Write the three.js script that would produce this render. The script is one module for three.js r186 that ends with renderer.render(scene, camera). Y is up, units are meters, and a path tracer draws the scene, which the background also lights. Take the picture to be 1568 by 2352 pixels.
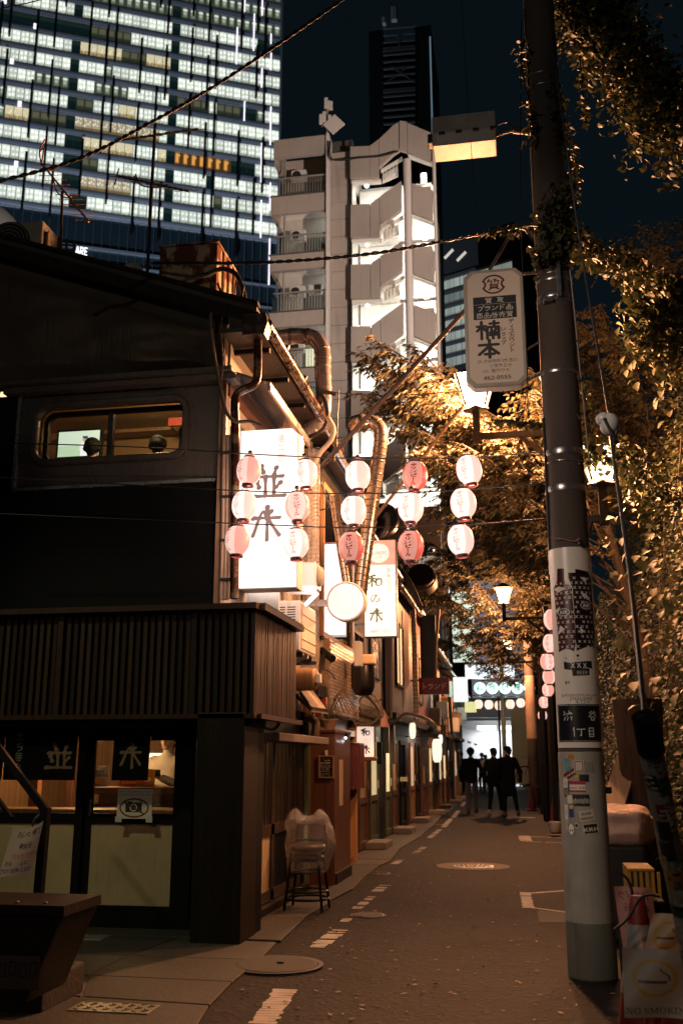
import * as THREE from 'three';
import { mergeGeometries } from 'three/addons/utils/BufferGeometryUtils.js';
import { RoundedBoxGeometry } from 'three/addons/geometries/RoundedBoxGeometry.js';
import { MarchingCubes } from 'three/addons/objects/MarchingCubes.js';
import { RectAreaLightUniformsLib } from 'three/addons/lights/RectAreaLightUniformsLib.js';

// ---------------------------------------------------------------- camera, sky, exposure
const scene = new THREE.Scene();
const F = 2287.3, PITCH = 13.972 * Math.PI / 180, YAW = 10.327 * Math.PI / 180;
const camera = new THREE.PerspectiveCamera(54.412, 682 / 1024, 0.1, 1500);
camera.rotation.order = 'YXZ';
camera.position.set(0, 1.45, 0); camera.rotation.set(PITCH, YAW, 0);
camera.focus = 8.6; camera.userData.fStop = 3.2;
RectAreaLightUniformsLib.init();
{ // night sky over a city: deep teal, slightly lighter towards the horizon, the same all round
  const W = 64, H = 32, d = new Float32Array(W * H * 4);
  for (let y = 0; y < H; y++) for (let x = 0; x < W; x++) {
    const up = (y + .5) / H * 2 - 1, k = 0.82 + 0.35 * Math.pow(1 - Math.max(0, up), 3);
    d.set([.0032 * k, .0070 * k, .0098 * k, 1], (y * W + x) * 4);
  }
  const t = new THREE.DataTexture(d, W, H, THREE.RGBAFormat, THREE.FloatType);
  t.mapping = THREE.EquirectangularReflectionMapping; t.magFilter = THREE.LinearFilter; t.needsUpdate = true;
  scene.background = t; scene.environment = t;
}
const renderer = new THREE.WebGLRenderer();
renderer.toneMapping = THREE.LinearToneMapping; renderer.toneMappingExposure = .82;
renderer.shadowMap.enabled = true;

// ---------------------------------------------------------------- measuring helpers: where a sight line meets a plane of the street
const fwd = new THREE.Vector3(-Math.sin(YAW) * Math.cos(PITCH), Math.sin(PITCH), -Math.cos(YAW) * Math.cos(PITCH));
const rgt = new THREE.Vector3(Math.cos(YAW), 0, -Math.sin(YAW)), upv = rgt.clone().cross(fwd), EYE = new THREE.Vector3(0, 1.45, 0);
const ray = (x, y) => fwd.clone().multiplyScalar(F).addScaledVector(rgt, x - 784).addScaledVector(upv, 1176 - y);
const onZ = (x, y, z) => { const d = ray(x, y); return EYE.clone().addScaledVector(d, z / d.z); };
const onX = (x, y, v) => { const d = ray(x, y); return EYE.clone().addScaledVector(d, v / d.x); };
const onY = (x, y, v = 0) => { const d = ray(x, y); return EYE.clone().addScaledVector(d, (v - 1.45) / d.y); };

// ---------------------------------------------------------------- small tools
let seed = 7;
const rnd = (a = 1, b) => { seed = (seed * 1664525 + 1013904223) >>> 0; const r = seed / 4294967296; return b === undefined ? r * a : a + r * (b - a); };
const V = (x, y, z) => new THREE.Vector3(x, y, z);
const used = {};
function numbered(n) { const k = used[n] = (used[n] ?? -1) + 1; return k ? n + '_' + String(k).padStart(3, '0') : n; }
function prep(g) {                                     // uv in metres from the dominant normal, unless the geometry keeps its own
  if (g.userData.ready) return g;
  const own = g.userData.uv; g = g.index ? g.toNonIndexed() : g; if (!g.attributes.normal) g.computeVertexNormals();
  for (const k of Object.keys(g.attributes)) if (!['position', 'normal', 'uv'].includes(k)) g.deleteAttribute(k);
  if (!own || !g.attributes.uv) {
    const p = g.attributes.position, n = g.attributes.normal, uv = new Float32Array(p.count * 2);
    for (let i = 0; i < p.count; i += 3) {
      const nx = Math.abs(n.getX(i) + n.getX(i + 1) + n.getX(i + 2)), ny = Math.abs(n.getY(i) + n.getY(i + 1) + n.getY(i + 2)), nz = Math.abs(n.getZ(i) + n.getZ(i + 1) + n.getZ(i + 2));
      for (let k = i; k < i + 3; k++) {
        const x = p.getX(k), y = p.getY(k), z = p.getZ(k);
        uv[2 * k] = ny > nx && ny > nz ? x : nx > nz ? z : x; uv[2 * k + 1] = ny > nx && ny > nz ? z : y;
      }
    }
    g.setAttribute('uv', new THREE.BufferAttribute(uv, 2));
  }
  g.morphAttributes = {}; g.clearGroups(); g.userData.ready = true; return g;
}
const M = (gs) => { const a = [].concat(gs).flat(3).filter(Boolean).map(prep); return a.length === 1 ? a[0] : mergeGeometries(a); };
function finish(o, m, parent) { o.castShadow = o.receiveShadow = true; parent.add(o); return o; }
function thing(name, label, category, pos, group) {    // a Group at the thing's base; its children are its parts
  const o = new THREE.Group(); o.name = numbered(name); o.position.copy(Array.isArray(pos) ? V(...pos) : pos ?? V(0, 0, 0)); scene.add(o);
  o.userData = { label, category }; if (group) o.userData.group = group; return o;
}
const origin = (o) => { const p = V(0, 0, 0); while (o && o !== scene) { p.add(o.position); o = o.parent; } return p; };
function part(parent, name, gs, m, label) {            // shapes given in street coordinates; the part hangs under its thing
  const g = M(gs), p = origin(parent), o = new THREE.Mesh(p.lengthSq() ? g.clone().translate(-p.x, -p.y, -p.z) : g, m);
  o.name = name; if (label) o.userData.label = label; return finish(o, m, parent);
}
function single(name, label, category, gs, m, group) { // a thing that is one mesh, its origin at its base
  const g = M(gs).clone(); g.computeBoundingBox(); const b = g.boundingBox, c = V((b.min.x + b.max.x) / 2, b.min.y, (b.min.z + b.max.z) / 2);
  g.translate(-c.x, -c.y, -c.z); const o = new THREE.Mesh(g, m); o.name = numbered(name); o.position.copy(c);
  o.userData = { label, category }; if (group) o.userData.group = group; return finish(o, m, scene);
}
function struct(name, gs, m, kind = 'structure') { const o = new THREE.Mesh(M(gs), m); o.name = numbered(name); o.userData = { kind }; return finish(o, m, scene); }
const copyOf = (o, name, label) => { const c = o.clone(); c.name = numbered(name); if (label) c.userData = { ...o.userData, label }; scene.add(c); return c; };
// shapes
const bb = (x0, x1, y0, y1, z0, z1) => new THREE.BoxGeometry(Math.abs(x1 - x0), Math.abs(y1 - y0), Math.abs(z1 - z0)).translate((x0 + x1) / 2, (y0 + y1) / 2, (z0 + z1) / 2);
const rb = (x0, x1, y0, y1, z0, z1, r = .015) => new RoundedBoxGeometry(Math.abs(x1 - x0), Math.abs(y1 - y0), Math.abs(z1 - z0), 2, r).translate((x0 + x1) / 2, (y0 + y1) / 2, (z0 + z1) / 2);
const bar = (a, b, r1, r2 = r1, seg = 10) => {
  const d = b.clone().sub(a), g = new THREE.CylinderGeometry(r2, r1, d.length(), seg);
  return g.applyQuaternion(new THREE.Quaternion().setFromUnitVectors(V(0, 1, 0), d.clone().normalize())).translate((a.x + b.x) / 2, (a.y + b.y) / 2, (a.z + b.z) / 2);
};
const beam = (a, b, w, h) => {                          // a square bar between two points
  const d = b.clone().sub(a), g = new THREE.BoxGeometry(w, h, d.length()), m = new THREE.Matrix4().lookAt(b, a, Math.abs(d.y) > d.length() * .98 ? V(1, 0, 0) : V(0, 1, 0));
  return g.applyMatrix4(m).translate((a.x + b.x) / 2, (a.y + b.y) / 2, (a.z + b.z) / 2);
};
const tube = (pts, r, seg = 24, rad = 8, closed = false) => new THREE.TubeGeometry(new THREE.CatmullRomCurve3(pts, closed, 'centripetal'), seg, r, rad, closed);
const cable = (a, b, sag, r, seg = 16) => { const pts = []; for (let i = 0; i <= 8; i++) { const t = i / 8, p = a.clone().lerp(b, t); p.y -= sag * 4 * t * (1 - t); pts.push(p); } return tube(pts, r, seg, 5); };
const lathe = (pr, x, y, z, seg = 20) => new THREE.LatheGeometry(pr.map(([a, b]) => new THREE.Vector2(a, b)), seg).translate(x, y, z);
const ball = (r, x, y, z, sx = 1, sy = 1, sz = 1, seg = 14) => new THREE.SphereGeometry(r, seg, Math.ceil(seg * .7)).scale(sx, sy, sz).translate(x, y, z);
const ext = (pts, depth, o = {}) => { const s = new THREE.Shape(pts.map(([x, y]) => new THREE.Vector2(x, y))); if (o.holes) s.holes = o.holes; return new THREE.ExtrudeGeometry(s, { depth, bevelEnabled: !!o.bevel, bevelSize: o.bevel ?? 0, bevelThickness: o.bevel ?? 0, bevelSegments: 1, curveSegments: 10 }); };
const quad = (a, b, c, d) => { const g = new THREE.BufferGeometry(); g.setAttribute('position', new THREE.Float32BufferAttribute([a, b, c, a, c, d].flatMap((p) => [p.x, p.y, p.z]), 3)); g.computeVertexNormals(); g.setAttribute('uv', new THREE.Float32BufferAttribute([0, 0, 1, 0, 1, 1, 0, 0, 1, 1, 0, 1], 2)); g.userData.uv = true; return g; };
const print = (w, h) => { const g = new THREE.PlaneGeometry(w, h); g.userData.uv = true; return g; };
const rrect = (x0, x1, y0, y1, r, Kind = THREE.Path) => { const s = new Kind(); s.moveTo(x0 + r, y0); s.lineTo(x1 - r, y0); s.absarc(x1 - r, y0 + r, r, -Math.PI / 2, 0); s.lineTo(x1, y1 - r); s.absarc(x1 - r, y1 - r, r, 0, Math.PI / 2); s.lineTo(x0 + r, y1); s.absarc(x0 + r, y1 - r, r, Math.PI / 2, Math.PI); s.lineTo(x0, y0 + r); s.absarc(x0 + r, y0 + r, r, Math.PI, Math.PI * 1.5); return s; };

// ---------------------------------------------------------------- surface textures (grain, grime, wear)
const hash = (x, y, s) => { let h = Math.imul(x, 374761393) + Math.imul(y, 668265263) + Math.imul(s, 974711); h = Math.imul(h ^ (h >>> 13), 1274126177); return ((h ^ (h >>> 16)) >>> 0) / 4294967296; };
const sm = (t) => t * t * (3 - 2 * t);
function vnoise(u, v, nx, ny, s) { // tileable value noise, u and v in 0..1
  const x = u * nx, y = v * ny, ix = Math.floor(x), iy = Math.floor(y), a = sm(x - ix), b = sm(y - iy), w = (i, n) => ((i % n) + n) % n;
  const h = (i, j) => hash(w(i, nx), w(j, ny), s);
  return (h(ix, iy) * (1 - a) + h(ix + 1, iy) * a) * (1 - b) + (h(ix, iy + 1) * (1 - a) + h(ix + 1, iy + 1) * a) * b;
}
const fbm = (u, v, nx, ny, s, o = 4) => { let r = 0, k = .5, t = 0; for (let i = 0; i < o; i++) { r += k * vnoise(u, v, nx << i, ny << i, s + i); t += k; k *= .55; } return r / t; };
function tex(n, fn, srgb = false) {
  const d = new Uint8Array(n * n * 4);
  for (let y = 0; y < n; y++) for (let x = 0; x < n; x++) { const c = fn(x / n, y / n), i = (y * n + x) * 4; for (let k = 0; k < 3; k++) d[i + k] = Math.max(0, Math.min(255, 255 * (c.length ? c[k] : c))); d[i + 3] = 255; }
  const t = new THREE.DataTexture(d, n, n); t.wrapS = t.wrapT = THREE.RepeatWrapping; t.magFilter = THREE.LinearFilter; t.minFilter = THREE.LinearFilter; if (srgb) t.colorSpace = THREE.SRGBColorSpace; t.needsUpdate = true; return t;
}
const stretch = (t, a, b = a) => { const c = t.clone(); c.repeat.set(a, b); c.needsUpdate = true; return c; };
const TX = {
  grime: tex(512, (u, v) => { const a = fbm(u, v, 4, 4, 1, 6), st = fbm(u, v, 40, 3, 9, 3), sp = hash(u * 512 | 0, v * 512 | 0, 5); return .62 + .5 * a * (.6 + .4 * st) - .2 * Math.max(0, st - .62) * 3 + .08 * (sp - .5); }),
  grain: tex(512, (u, v) => .35 + .5 * fbm(u, v, 16, 16, 3, 6) + .15 * hash(u * 512 | 0, v * 512 | 0, 2)),
  wood: tex(512, (u, v) => { const w = u + .012 * fbm(u, v, 3, 3, 4), l = vnoise(w - Math.floor(w), v, 120, 5, 8), m = fbm(w - Math.floor(w), v, 24, 2, 6, 4); return .42 + .38 * m + .3 * l * l; }),
  asphalt: tex(1024, (u, v) => { const b = fbm(u, v, 6, 6, 11, 4), f = vnoise(u, v, 256, 256, 3), g = hash(u * 1024 | 0, v * 1024 | 0, 7); const f2 = vnoise(u, v, 130, 130, 23), c = vnoise(u, v, 180, 180, 29); return .16 + .36 * b * b + .22 * Math.pow(f, 2) * f2 + (c > .84 ? 1.6 * (c - .80) * (.4 + f2) : 0) + .55 * Math.pow(vnoise(u, v, 62, 46, 37), 5) - .16 * Math.pow(vnoise(u, v, 38, 30, 43), 3) + .10 * (g > .9 ? g : 0); }),
  stone: tex(512, (u, v) => { const f = vnoise(u, v, 150, 150, 3), g = vnoise(u, v, 90, 90, 13); return .5 * f + .5 * g; }),
  rust: tex(512, (u, v) => { const a = fbm(u, v, 5, 4, 21, 6), b = fbm(u, v, 30, 6, 23, 4), k = sm(Math.max(0, Math.min(1, (a + .35 * b - .58) * 6))); const s = .8 + .3 * fbm(u, v, 8, 8, 31); return [s * (.86 - .42 * k), s * (.84 - .60 * k), s * (.80 - .70 * k)]; }, true),
  bark: tex(256, (u, v) => .25 + .75 * fbm(u, v, 18, 4, 41, 4)),
};
const lin = (c) => (typeof c === 'string' ? new THREE.Color(c) : new THREE.Color().setRGB(...[].concat(c).length === 1 ? [c, c, c] : c));
// mat(colour, roughness, metalness, { t: texture, s: repeats per metre, sy, b: bump texture, bd: bump depth in metres })
function mat(c, r = .8, m = 0, o = {}) {
  const k = new THREE[o.sp === undefined ? 'MeshStandardMaterial' : 'MeshPhysicalMaterial']({ color: lin(c), roughness: r, metalness: m }); if (o.sp !== undefined) k.specularIntensity = o.sp; // old matt wood and cloth reflect less
  if (o.t) k.map = stretch(TX[o.t], o.s ?? .5, o.sy ?? o.s ?? .5);
  if (o.b) { k.bumpMap = stretch(TX[o.b], o.bs ?? o.s ?? .5, o.bsy ?? o.bs ?? o.sy ?? o.s ?? .5); k.bumpScale = o.bd ?? .004; }
  if (o.rt) k.roughnessMap = stretch(TX[o.rt], o.rs ?? .7);
  if (o.side) k.side = THREE.DoubleSide; return k;
}
const glow = (c, i, o = {}) => new THREE.MeshStandardMaterial({ color: lin(o.base ?? [.7, .7, .7]), roughness: .6, emissive: lin(c), emissiveIntensity: i, ...o.p });
const paneMat = (c = [1, 1, 1], r = .04) => new THREE.MeshPhysicalMaterial({ color: lin(c), roughness: r, transmission: 1, thickness: 0, ior: 1.5 });
const shade = (m) => { m.castShadow = true; return m; };
function lampPoint(name, color, I, p, size = .04) { const l = new THREE.PointLight(lin(color), I, 0, 2); l.name = name; l.position.copy(p); l.castShadow = true; l.shadow.radius = size / .02; scene.add(l); return l; }
function lampArea(name, color, I, w, h, p, look) { const l = new THREE.RectAreaLight(lin(color), I, w, h); l.name = name; l.position.copy(p); l.lookAt(look); scene.add(l); return l; }
const dark = mat([.02, .02, .021], .7, 0, { sp: .4 }), black = mat([.008, .008, .009], .6, 0, { sp: .3 });
const steel = mat([.42, .42, .43], .42, .85, { t: 'grime', s: .8, rt: 'grain' }), zinc = mat([.5, .5, .52], .32, .9, { t: 'grime', s: 1.2, rt: 'grain' });
const wire = mat([.012, .012, .012], .55), white = mat([.72, .72, .70], .6, 0, { t: 'grime', s: .6 }), iron = mat([.05, .05, .052], .5, .6, { t: 'grime', s: 1 });
// ---------------------------------------------------------------- lettering: strokes on a 16 x 16 grid, each point two hex digits (x, y down)
const GL = {
 '木': '15e5 808f 85621d 85a2 85b9ed', '本': '14e4 808f 85491c 8597ec 5cbc', '並': '4053 b1a4 15e5 656e a5ae 273a d8ba 0efe', '呑': '21d1 15e5 8185581a 85bae9 5a5f 5abababf 5ebe',
 'み': '2272823e1d0b3a9bec c5b99f', '処': '4115 41614a0f 44673d7ded a2a8 a2d2dbeb', '立': '8083 24d4 465a b69b 1eee', 'ち': '13c2 70376047a6c9aee5f 47a7db9e5f',
 'キ': '25d3 18e6 708f', 'リ': '414a b1b88f', 'ン': '2456 1eaae4', 'ビ': '414dde 4994c5 c0d3 e0f3', 'ー': '818f', '一': '18e8', 'ル': '52581e 929ee9', '質': '2131 21151 1363 5357 9181 b19195 93e3 d3d7 48c8 484d c8cd 4aca 4cbc 4dcd 6d2f adef',
 '買': '11e1 1115 e1e5 15e5 5155 a1a5 47c7 474d c7cd 49c9 4bcb 4dcd 6d2f aeef', '取': '1181 313c 717c 3474 3878 1c8b 93e3b99f 94bcff', 'ブ': '24c49b4f d0e2 f0f2', 'ラ': '33c3 16d6ab4f', 'ド': '414f 46b9 91a3 c0d2',
 '品': '51a1a65651 18686f1f18 98f8ff9f98', '商': '8082 12e2 5364 a394 252f 25d5df 5babae5e5b 7658 96b8', '券': '4052 b0a2 14e4 17f7 86080c 85ec 5bbbbf8f 8b3f', '売': '8084 12e2 35c5 171a 17e7ea 693f a9aefe', '楠': '0464 303f 3408 3468 92f2 c0c5 757f 75f5ff a7a9 d7c9 9aea 9cec babf',
 'デ': '2292 15d5 857b3f b0c2 d0e2', 'ィ': 'b48958 9a9f', 'ス': '23c39a1f 8aee', 'カ': '24d4cd9e 706a1f', 'ウ': '8083 2328 23d3ca5f', 'ト': '505f 56cb', 'シ': '2245 1638 1edae4', 'ョ': '46c6cf4f 4aca', 'ッ': '4658 8698 d6c95f', 'プ': '24c49b4f d0f0f2d2d0', 'フ': '24c49b4f',
 '渋': '1123 0626 1f3a a0a5 a3e3 45f5 6879 eaca 6f8b eadf', '谷': '6124 a1e4 831a 83fa 5abbbf5f5a', '丁': '13e3 838e6d', '目': '41c1cf4f41 46c6 4bcb', '1': '648082 808f', 'の': '844d2f0b16539372d9ce8f', '和': '7113 0575 424f 461b 4679 96e6ed9d96',
 'や': '17b5e7da9a 5032 4a7f 8092', 'き': '23d2 26d5 70ba 2b3f9f', 'と': '50466 c43a4fdf', 'り': '414a b1b88f', 'ん': '70382f2f5989a bcadf9', 'べ': '1964ec a3b5 c2d4', 'い': '232a4e5c b3d9', '横': '0464 303f 3408 3468 72f2 9094 d0d4 75f5 67e7 86ed8d86 b6bd 8d6f def', '事': '12e2 34c4c73734 18e8 2ad5 2acacd 808f6e', '務': '2161 4458 0676 464e2d 4617 a07 93d3 93fa d36b 8cecdf 9c7f', '所': '1171 373 3777 27353f 91e1 969a9f 96f6 c6cf',
 'メ': 'd1a82f 46cc', '犯': '60373b 214e2f 93d3d9 939eee', 'レ': '414ee8', 'ロ': '33d3dd3d33', '上': '808e 87d7 1eee', 'に': '313e 75d5 6cde', 'で': '14e47c9fdf b8c9', 'お': '14a3 604e2d 3987dbdd9f', '願': '12712f 3494 949 353959 a1f1 a4e4ec aceca4 a8e8', 'し': '504d8fde', 'ま': '24d4 27d7 80 8d4e5aee', 'す': '14e4 808b5a687f', '駅': '212c 21717 2474 2878 1d7d 92e2e793 929f d8ff', '南': '12e2 8085 262f 26e6ef 5758 4aca 8a8f', '改': '2161 6525 2529 6e 91 b07 b4f4 d48f 98ef', '札': '0464 303f 3408 3468 919ede', '西': '12e2 252f25d5df 2fdf 6265 5aa2 a5ae', '口': '33d3dd3d33', '銀': '5007 5094 2575 1878 505e 0fae a2e2 e8a8 a5e5 a2af df b8ef', '行': '4115 6026 464f 82e2 76f6 c6cf', '徒': '4115 6026 464f a1a5 83e3 75f5 a5ae a9d9 8affb', '歩': '5053 8084 82c2 15e5 8689 2b4 c7e9 b91f', '分': '6115 a1e6 38b8be9f 783f', '2': '34609194d72ede', '0': '6094cfaf4b4460', '並3': '', '女': '',
 'Ｘ': '22dd d22d',
};
function glyph(g, ch, x, y, w, h, lw) {
  const s = GL[ch]; if (!s) return; g.lineWidth = lw; g.lineCap = 'round'; g.lineJoin = 'round';
  for (const st of s.split(' ')) { g.beginPath(); for (let i = 0; i + 1 < st.length; i += 2) { const a = x + parseInt(st[i], 16) / 15 * w, b = y + parseInt(st[i + 1], 16) / 15 * h; i ? g.lineTo(a, b) : g.moveTo(a, b); } g.stroke(); }
}
// a brush: each stroke swells and tapers
function brush(g, ch, x, y, w, h, lw, seedv = 1) {
  for (const st of (GL[ch] ?? '').split(' ')) {
    const P = []; for (let i = 0; i + 1 < st.length; i += 2) P.push(new THREE.Vector3(x + parseInt(st[i], 16) / 15 * w, y + parseInt(st[i + 1], 16) / 15 * h, 0));
    if (P.length < 2) continue; const c = new THREE.CatmullRomCurve3(P, false, 'centripetal'), n = 40, L = c.getLength();
    for (let i = 0; i <= n; i++) { const t = i / n, p = c.getPoint(t), r = lw * (.62 + .5 * Math.pow(Math.abs(2 * t - 1), 2.2) * (t < .5 ? 1 : .8) - .25 * Math.max(0, t - .8) * 3 * (L > w * .3 ? 1 : 0)); g.beginPath(); g.ellipse(p.x, p.y, Math.max(.2, r), Math.max(.2, r * .8), -.6, 0, 7); g.fill(); }
  }
}
const down = (g, s, x, y, w, h, gap, lw) => [...s].forEach((c, i) => glyph(g, c, x, y + i * (h + gap), w, h, lw));
const across = (g, s, x, y, w, h, gap, lw) => [...s].forEach((c, i) => glyph(g, c, x + i * (w + gap), y, w, h, lw));
function canvas(w, h, fn, srgb = true) { const c = document.createElement('canvas'); c.width = w; c.height = h; const g = c.getContext('2d'); fn(g, w, h); const t = new THREE.CanvasTexture(c); if (srgb) t.colorSpace = THREE.SRGBColorSpace; t.magFilter = THREE.LinearFilter; return t; }
const paint = (g, c, x, y, w, h) => { g.fillStyle = c; g.fillRect(x, y, w, h); };
// a lit sign face: print over a white diffuser; the light behind shines through the print
const litFace = (t, i, base = [.8, .8, .8]) => new THREE.MeshStandardMaterial({ color: lin(base), map: t, roughness: .35, emissive: lin([1, 1, 1]), emissiveMap: t, emissiveIntensity: i });
const printed = (t, r = .6) => new THREE.MeshStandardMaterial({ map: t, roughness: r });

// one 512 x 512 sheet of 64 small prints; put(geometry, draw) draws the next one and points the geometry's uv at it
const sheetOf = () => { const t = canvas(512, 512, () => {}); t.userData.n = 0; return t; };
const sheetPut = (m) => (geo, draw) => { const t = m.map, k = t.userData.n++, x = k % 8, y = (k / 8) | 0, c = t.image.getContext('2d'), uv = geo.attributes.uv; c.save(); c.beginPath(); c.rect(x * 64, y * 64, 64, 64); c.clip(); c.translate(x * 64, y * 64); draw(c); c.restore(); for (let i = 0; i < uv.count; i++) uv.setXY(i, (x + .02 + uv.getX(i) * .96) / 8, 1 - (y + .98 - uv.getY(i) * .96) / 8); };
// ================================================================ the setting: ground, pavement, far buildings
struct('road', new THREE.PlaneGeometry(500, 500, 1, 1).rotateX(-Math.PI / 2).translate(0, 0, -200), mat([.030, .026, .023], .8, 0, { sp: .35, t: 'asphalt', s: .55, b: 'asphalt', bs: .55, bd: .014 }));
{ // pavement of worn concrete slabs along the left
  const base = mat([.10, .095, .085], .85, 0, { t: 'grain', s: .8, b: 'stone', bs: 1, bd: .004 });
  const tones = [[.029, .028, .021], [.022, .022, .016], [.036, .032, .024], [.019, .018, .014]].map((c) => mat(c, .72, 0, { t: 'grime', s: .9, b: 'grain', bs: 1.7, bd: .012 }));
  const edge = (z) => -1.84 - .105 * Math.min(2.6, Math.max(0, -z - 5.8)) - .05 * Math.sin(z * 1.7) - Math.max(0, -z - 14) * .012;
  const o = struct('pavement', bb(-9, -2.35, -.02, .012, 1, -9.5), base);
  const zs = [0, -1.2, -2.5, -3.6, -4.7, -5.55, -6.35, -7.0, -7.7, -8.5]; const g0 = [-7, -5.8, -4.7, -3.8, -2.95];
  for (let i = 0; i + 1 < zs.length; i++) for (let j = 0; j < 5; j++) {
    const jit = (a, b) => (hash(a, b, 77) - .5) * .42, jz = (a, b) => (hash(a, b, 78) - .5) * .3;
    const x0 = g0[j] + jit(i, j), x1 = j === 4 ? edge(zs[i]) : g0[j + 1] + jit(i, j + 1), x2 = j === 4 ? edge(zs[i + 1]) : g0[j + 1] + jit(i + 1, j + 1), x3 = g0[j] + jit(i + 1, j);
    const q = .012, s = new THREE.ExtrudeGeometry(new THREE.Shape([[x0 + q, -zs[i] - jz(i, j) * .5 + q], [x1 - q, -zs[i] - jz(i, j + 1) * .5 + q], [x2 - q, -zs[i + 1] - jz(i + 1, j + 1) * .5 - q], [x3 + q, -zs[i + 1] - jz(i + 1, j) * .5 - q]].map(([a, b]) => new THREE.Vector2(a, b))), { depth: .012 + .004 * rnd(), bevelEnabled: true, bevelSize: .006, bevelThickness: .006, bevelSegments: 1 });
    s.rotateX(-Math.PI / 2); part(o, 'paving_slab', s, tones[(i * 3 + j * 2 + (hash(i, j, 3) * 3 | 0)) % 4]);
  }
  // apron in front of the row of houses, in lengths
  const cuts = [-8.5, -9.7, -10.9, -11.9, -13.1, -14.6, -15.4, -17.2, -19.8, -22.5, -25.6, -29, -33, -38, -44, -50];
  for (let i = 0; i + 1 < cuts.length; i++) {
    const z0 = cuts[i], z1 = cuts[i + 1], s = new THREE.ExtrudeGeometry(new THREE.Shape([[-4, -z0 + .01], [edge(z0) + .03 * rnd(), -z0 + .01], [edge(z1) + .03 * rnd(), -z1 - .01], [-4, -z1 - .01]].map(([a, b]) => new THREE.Vector2(a, b))), { depth: .014 + .005 * rnd(), bevelEnabled: true, bevelSize: .006, bevelThickness: .006, bevelSegments: 1 });
    s.rotateX(-Math.PI / 2); part(o, 'paving_slab', s, tones[(i * 5 + 1) % 4]);
  }
}
{ // worn white road paint: each dash broken into chips that follow the cracks
  const gs = [], paintM = mat([.46, .44, .40], .7, 0, { t: 'grain', s: 3 });
  const dash = (xa, za, xb, zb, w, wear) => {
    const L = Math.hypot(xb - xa, zb - za), n = Math.max(2, Math.round(L / .06)), dx = (xb - xa) / L, dz = (zb - za) / L;
    for (let i = 0; i < n; i++) {
      if (rnd() < wear) continue; const t0 = i / n * L + .008 * rnd(), t1 = (i + 1) / n * L - .006 * rnd() * (1 + wear * 2), l = -w / 2 * rnd(.75, 1), r = w / 2 * rnd(.75, 1), k = .015 * (rnd() - .5);
      const P = (t, s, e) => V(xa + dx * t - dz * s, .004, za + dz * (t + e) + dx * s); gs.push(quad(P(t0, l, k), P(t0, r, -k), P(t1, r, k), P(t1, l, -k)));
    }
  };
  const c = (x, y) => { const p = onY(x, y); return [p.x, p.z]; };
  for (const [a, b, w, wear] of [[[570, 2400], [660, 2268], .17, .10], [[722, 2180], [752, 2160], .13, .6], [[738, 2168], [782, 2136], .17, .18], [[790, 2118], [800, 2108], .1, .5], [[818, 2088], [838, 2072], .12, .15], [[842, 2068], [856, 2058], .1, .2], [[862, 2050], [886, 2032], .15, .3], [[905, 1985], [920, 1975], .12, .4], [[952, 1960], [974, 1945], .12, .3], [[985, 1925], [1010, 1905], .13, .2], [[1018, 1900], [1036, 1880], .14, .04], [[1040, 1878], [1052, 1862], .14, .04], [[1060, 1852], [1066, 1842], .14, .1], [[1100, 1812], [1108, 1798], .14, .05]]) { const [p, q] = [c(...a), c(...b)]; dash(...p, ...q, w, wear); }
  { const [a, b] = [c(988, 1894), c(1020, 1894)]; dash(...a, ...b, .12, 0); }
  for (const [x0, x1, y] of [[1182, 1228, 1878], [1225, 1275, 1862], [1190, 1240, 1800]]) { const [a, b] = [c(x0, y), c(x1, y)]; dash(...a, ...b, .28, .03); }
  // the painted box by the pole
  for (const [a, b, w] of [[[1205, 2053], [1300, 2046], .1], [[1205, 2050], [1213, 2086], .13], [[1210, 2084], [1300, 2096], .06]]) { const [p, q] = [c(...a), c(...b)]; dash(...p, ...q, w, .02); }
  for (const [a, b, w] of [[[1200, 1922], [1290, 1924], .1], [[1202, 1920], [1208, 1932], .25], [[1206, 1933], [1290, 1936], .07]]) { const [p, q] = [c(...a), c(...b)]; dash(...p, ...q, w, .05); }
  struct('road_paint', gs, paintM);
  const patch = [onY(1232, 2090, .003), onY(1330, 2098, .003), onY(1330, 2120, .003), onY(1238, 2118, .003)];
  struct('road_patch', quad(patch[3], patch[2], patch[1], patch[0]), mat([.028, .026, .024], .8, 0, { t: 'asphalt', s: 1 }));
  const crk = []; for (const [x0, z0, x1, z1] of [[-1.2, -8.2, .2, -9.1], [-.9, -10.8, .1, -12.4], [-1.6, -13.5, -.5, -16.2], [-1.3, -17, .2, -19.5]]) { let p = V(x0, .0035, z0); for (let i = 1; i <= 14; i++) { const t = i / 14, q = V(x0 + (x1 - x0) * t + rnd(-.06, .06), .0035, z0 + (z1 - z0) * t + rnd(-.06, .06)), w = rnd(.002, .006); crk.push(quad(V(p.x - w, p.y, p.z), V(p.x + w, p.y, p.z), V(q.x + w, q.y, q.z), V(q.x - w, q.y, q.z))); p = q; } }
  struct('road_crack', crk, mat([.008, .007, .007], .9, 0, { sp: .2 }));
  const lv = []; for (let i = 0; i < 420; i++) { const x = rnd(-1.9, .9), z = -5.5 - 26 * rnd() * rnd(), a = rnd(7), s = rnd(.008, .028); const P = (u, v) => V(x + s * (Math.cos(a) * u - Math.sin(a) * v), .006 + .012 * rnd(), z + s * (Math.sin(a) * u + Math.cos(a) * v)); lv.push(quad(P(-1, 0), P(0, -.5), P(1, 0), P(0, .5))); }
  struct('fallen_leaves', lv, mat([.20, .13, .05], .7, 0, { side: true }), 'stuff').userData = { kind: 'stuff', label: 'small dead leaves scattered over the dark asphalt of the alley', category: 'leaf litter' };
}
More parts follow.
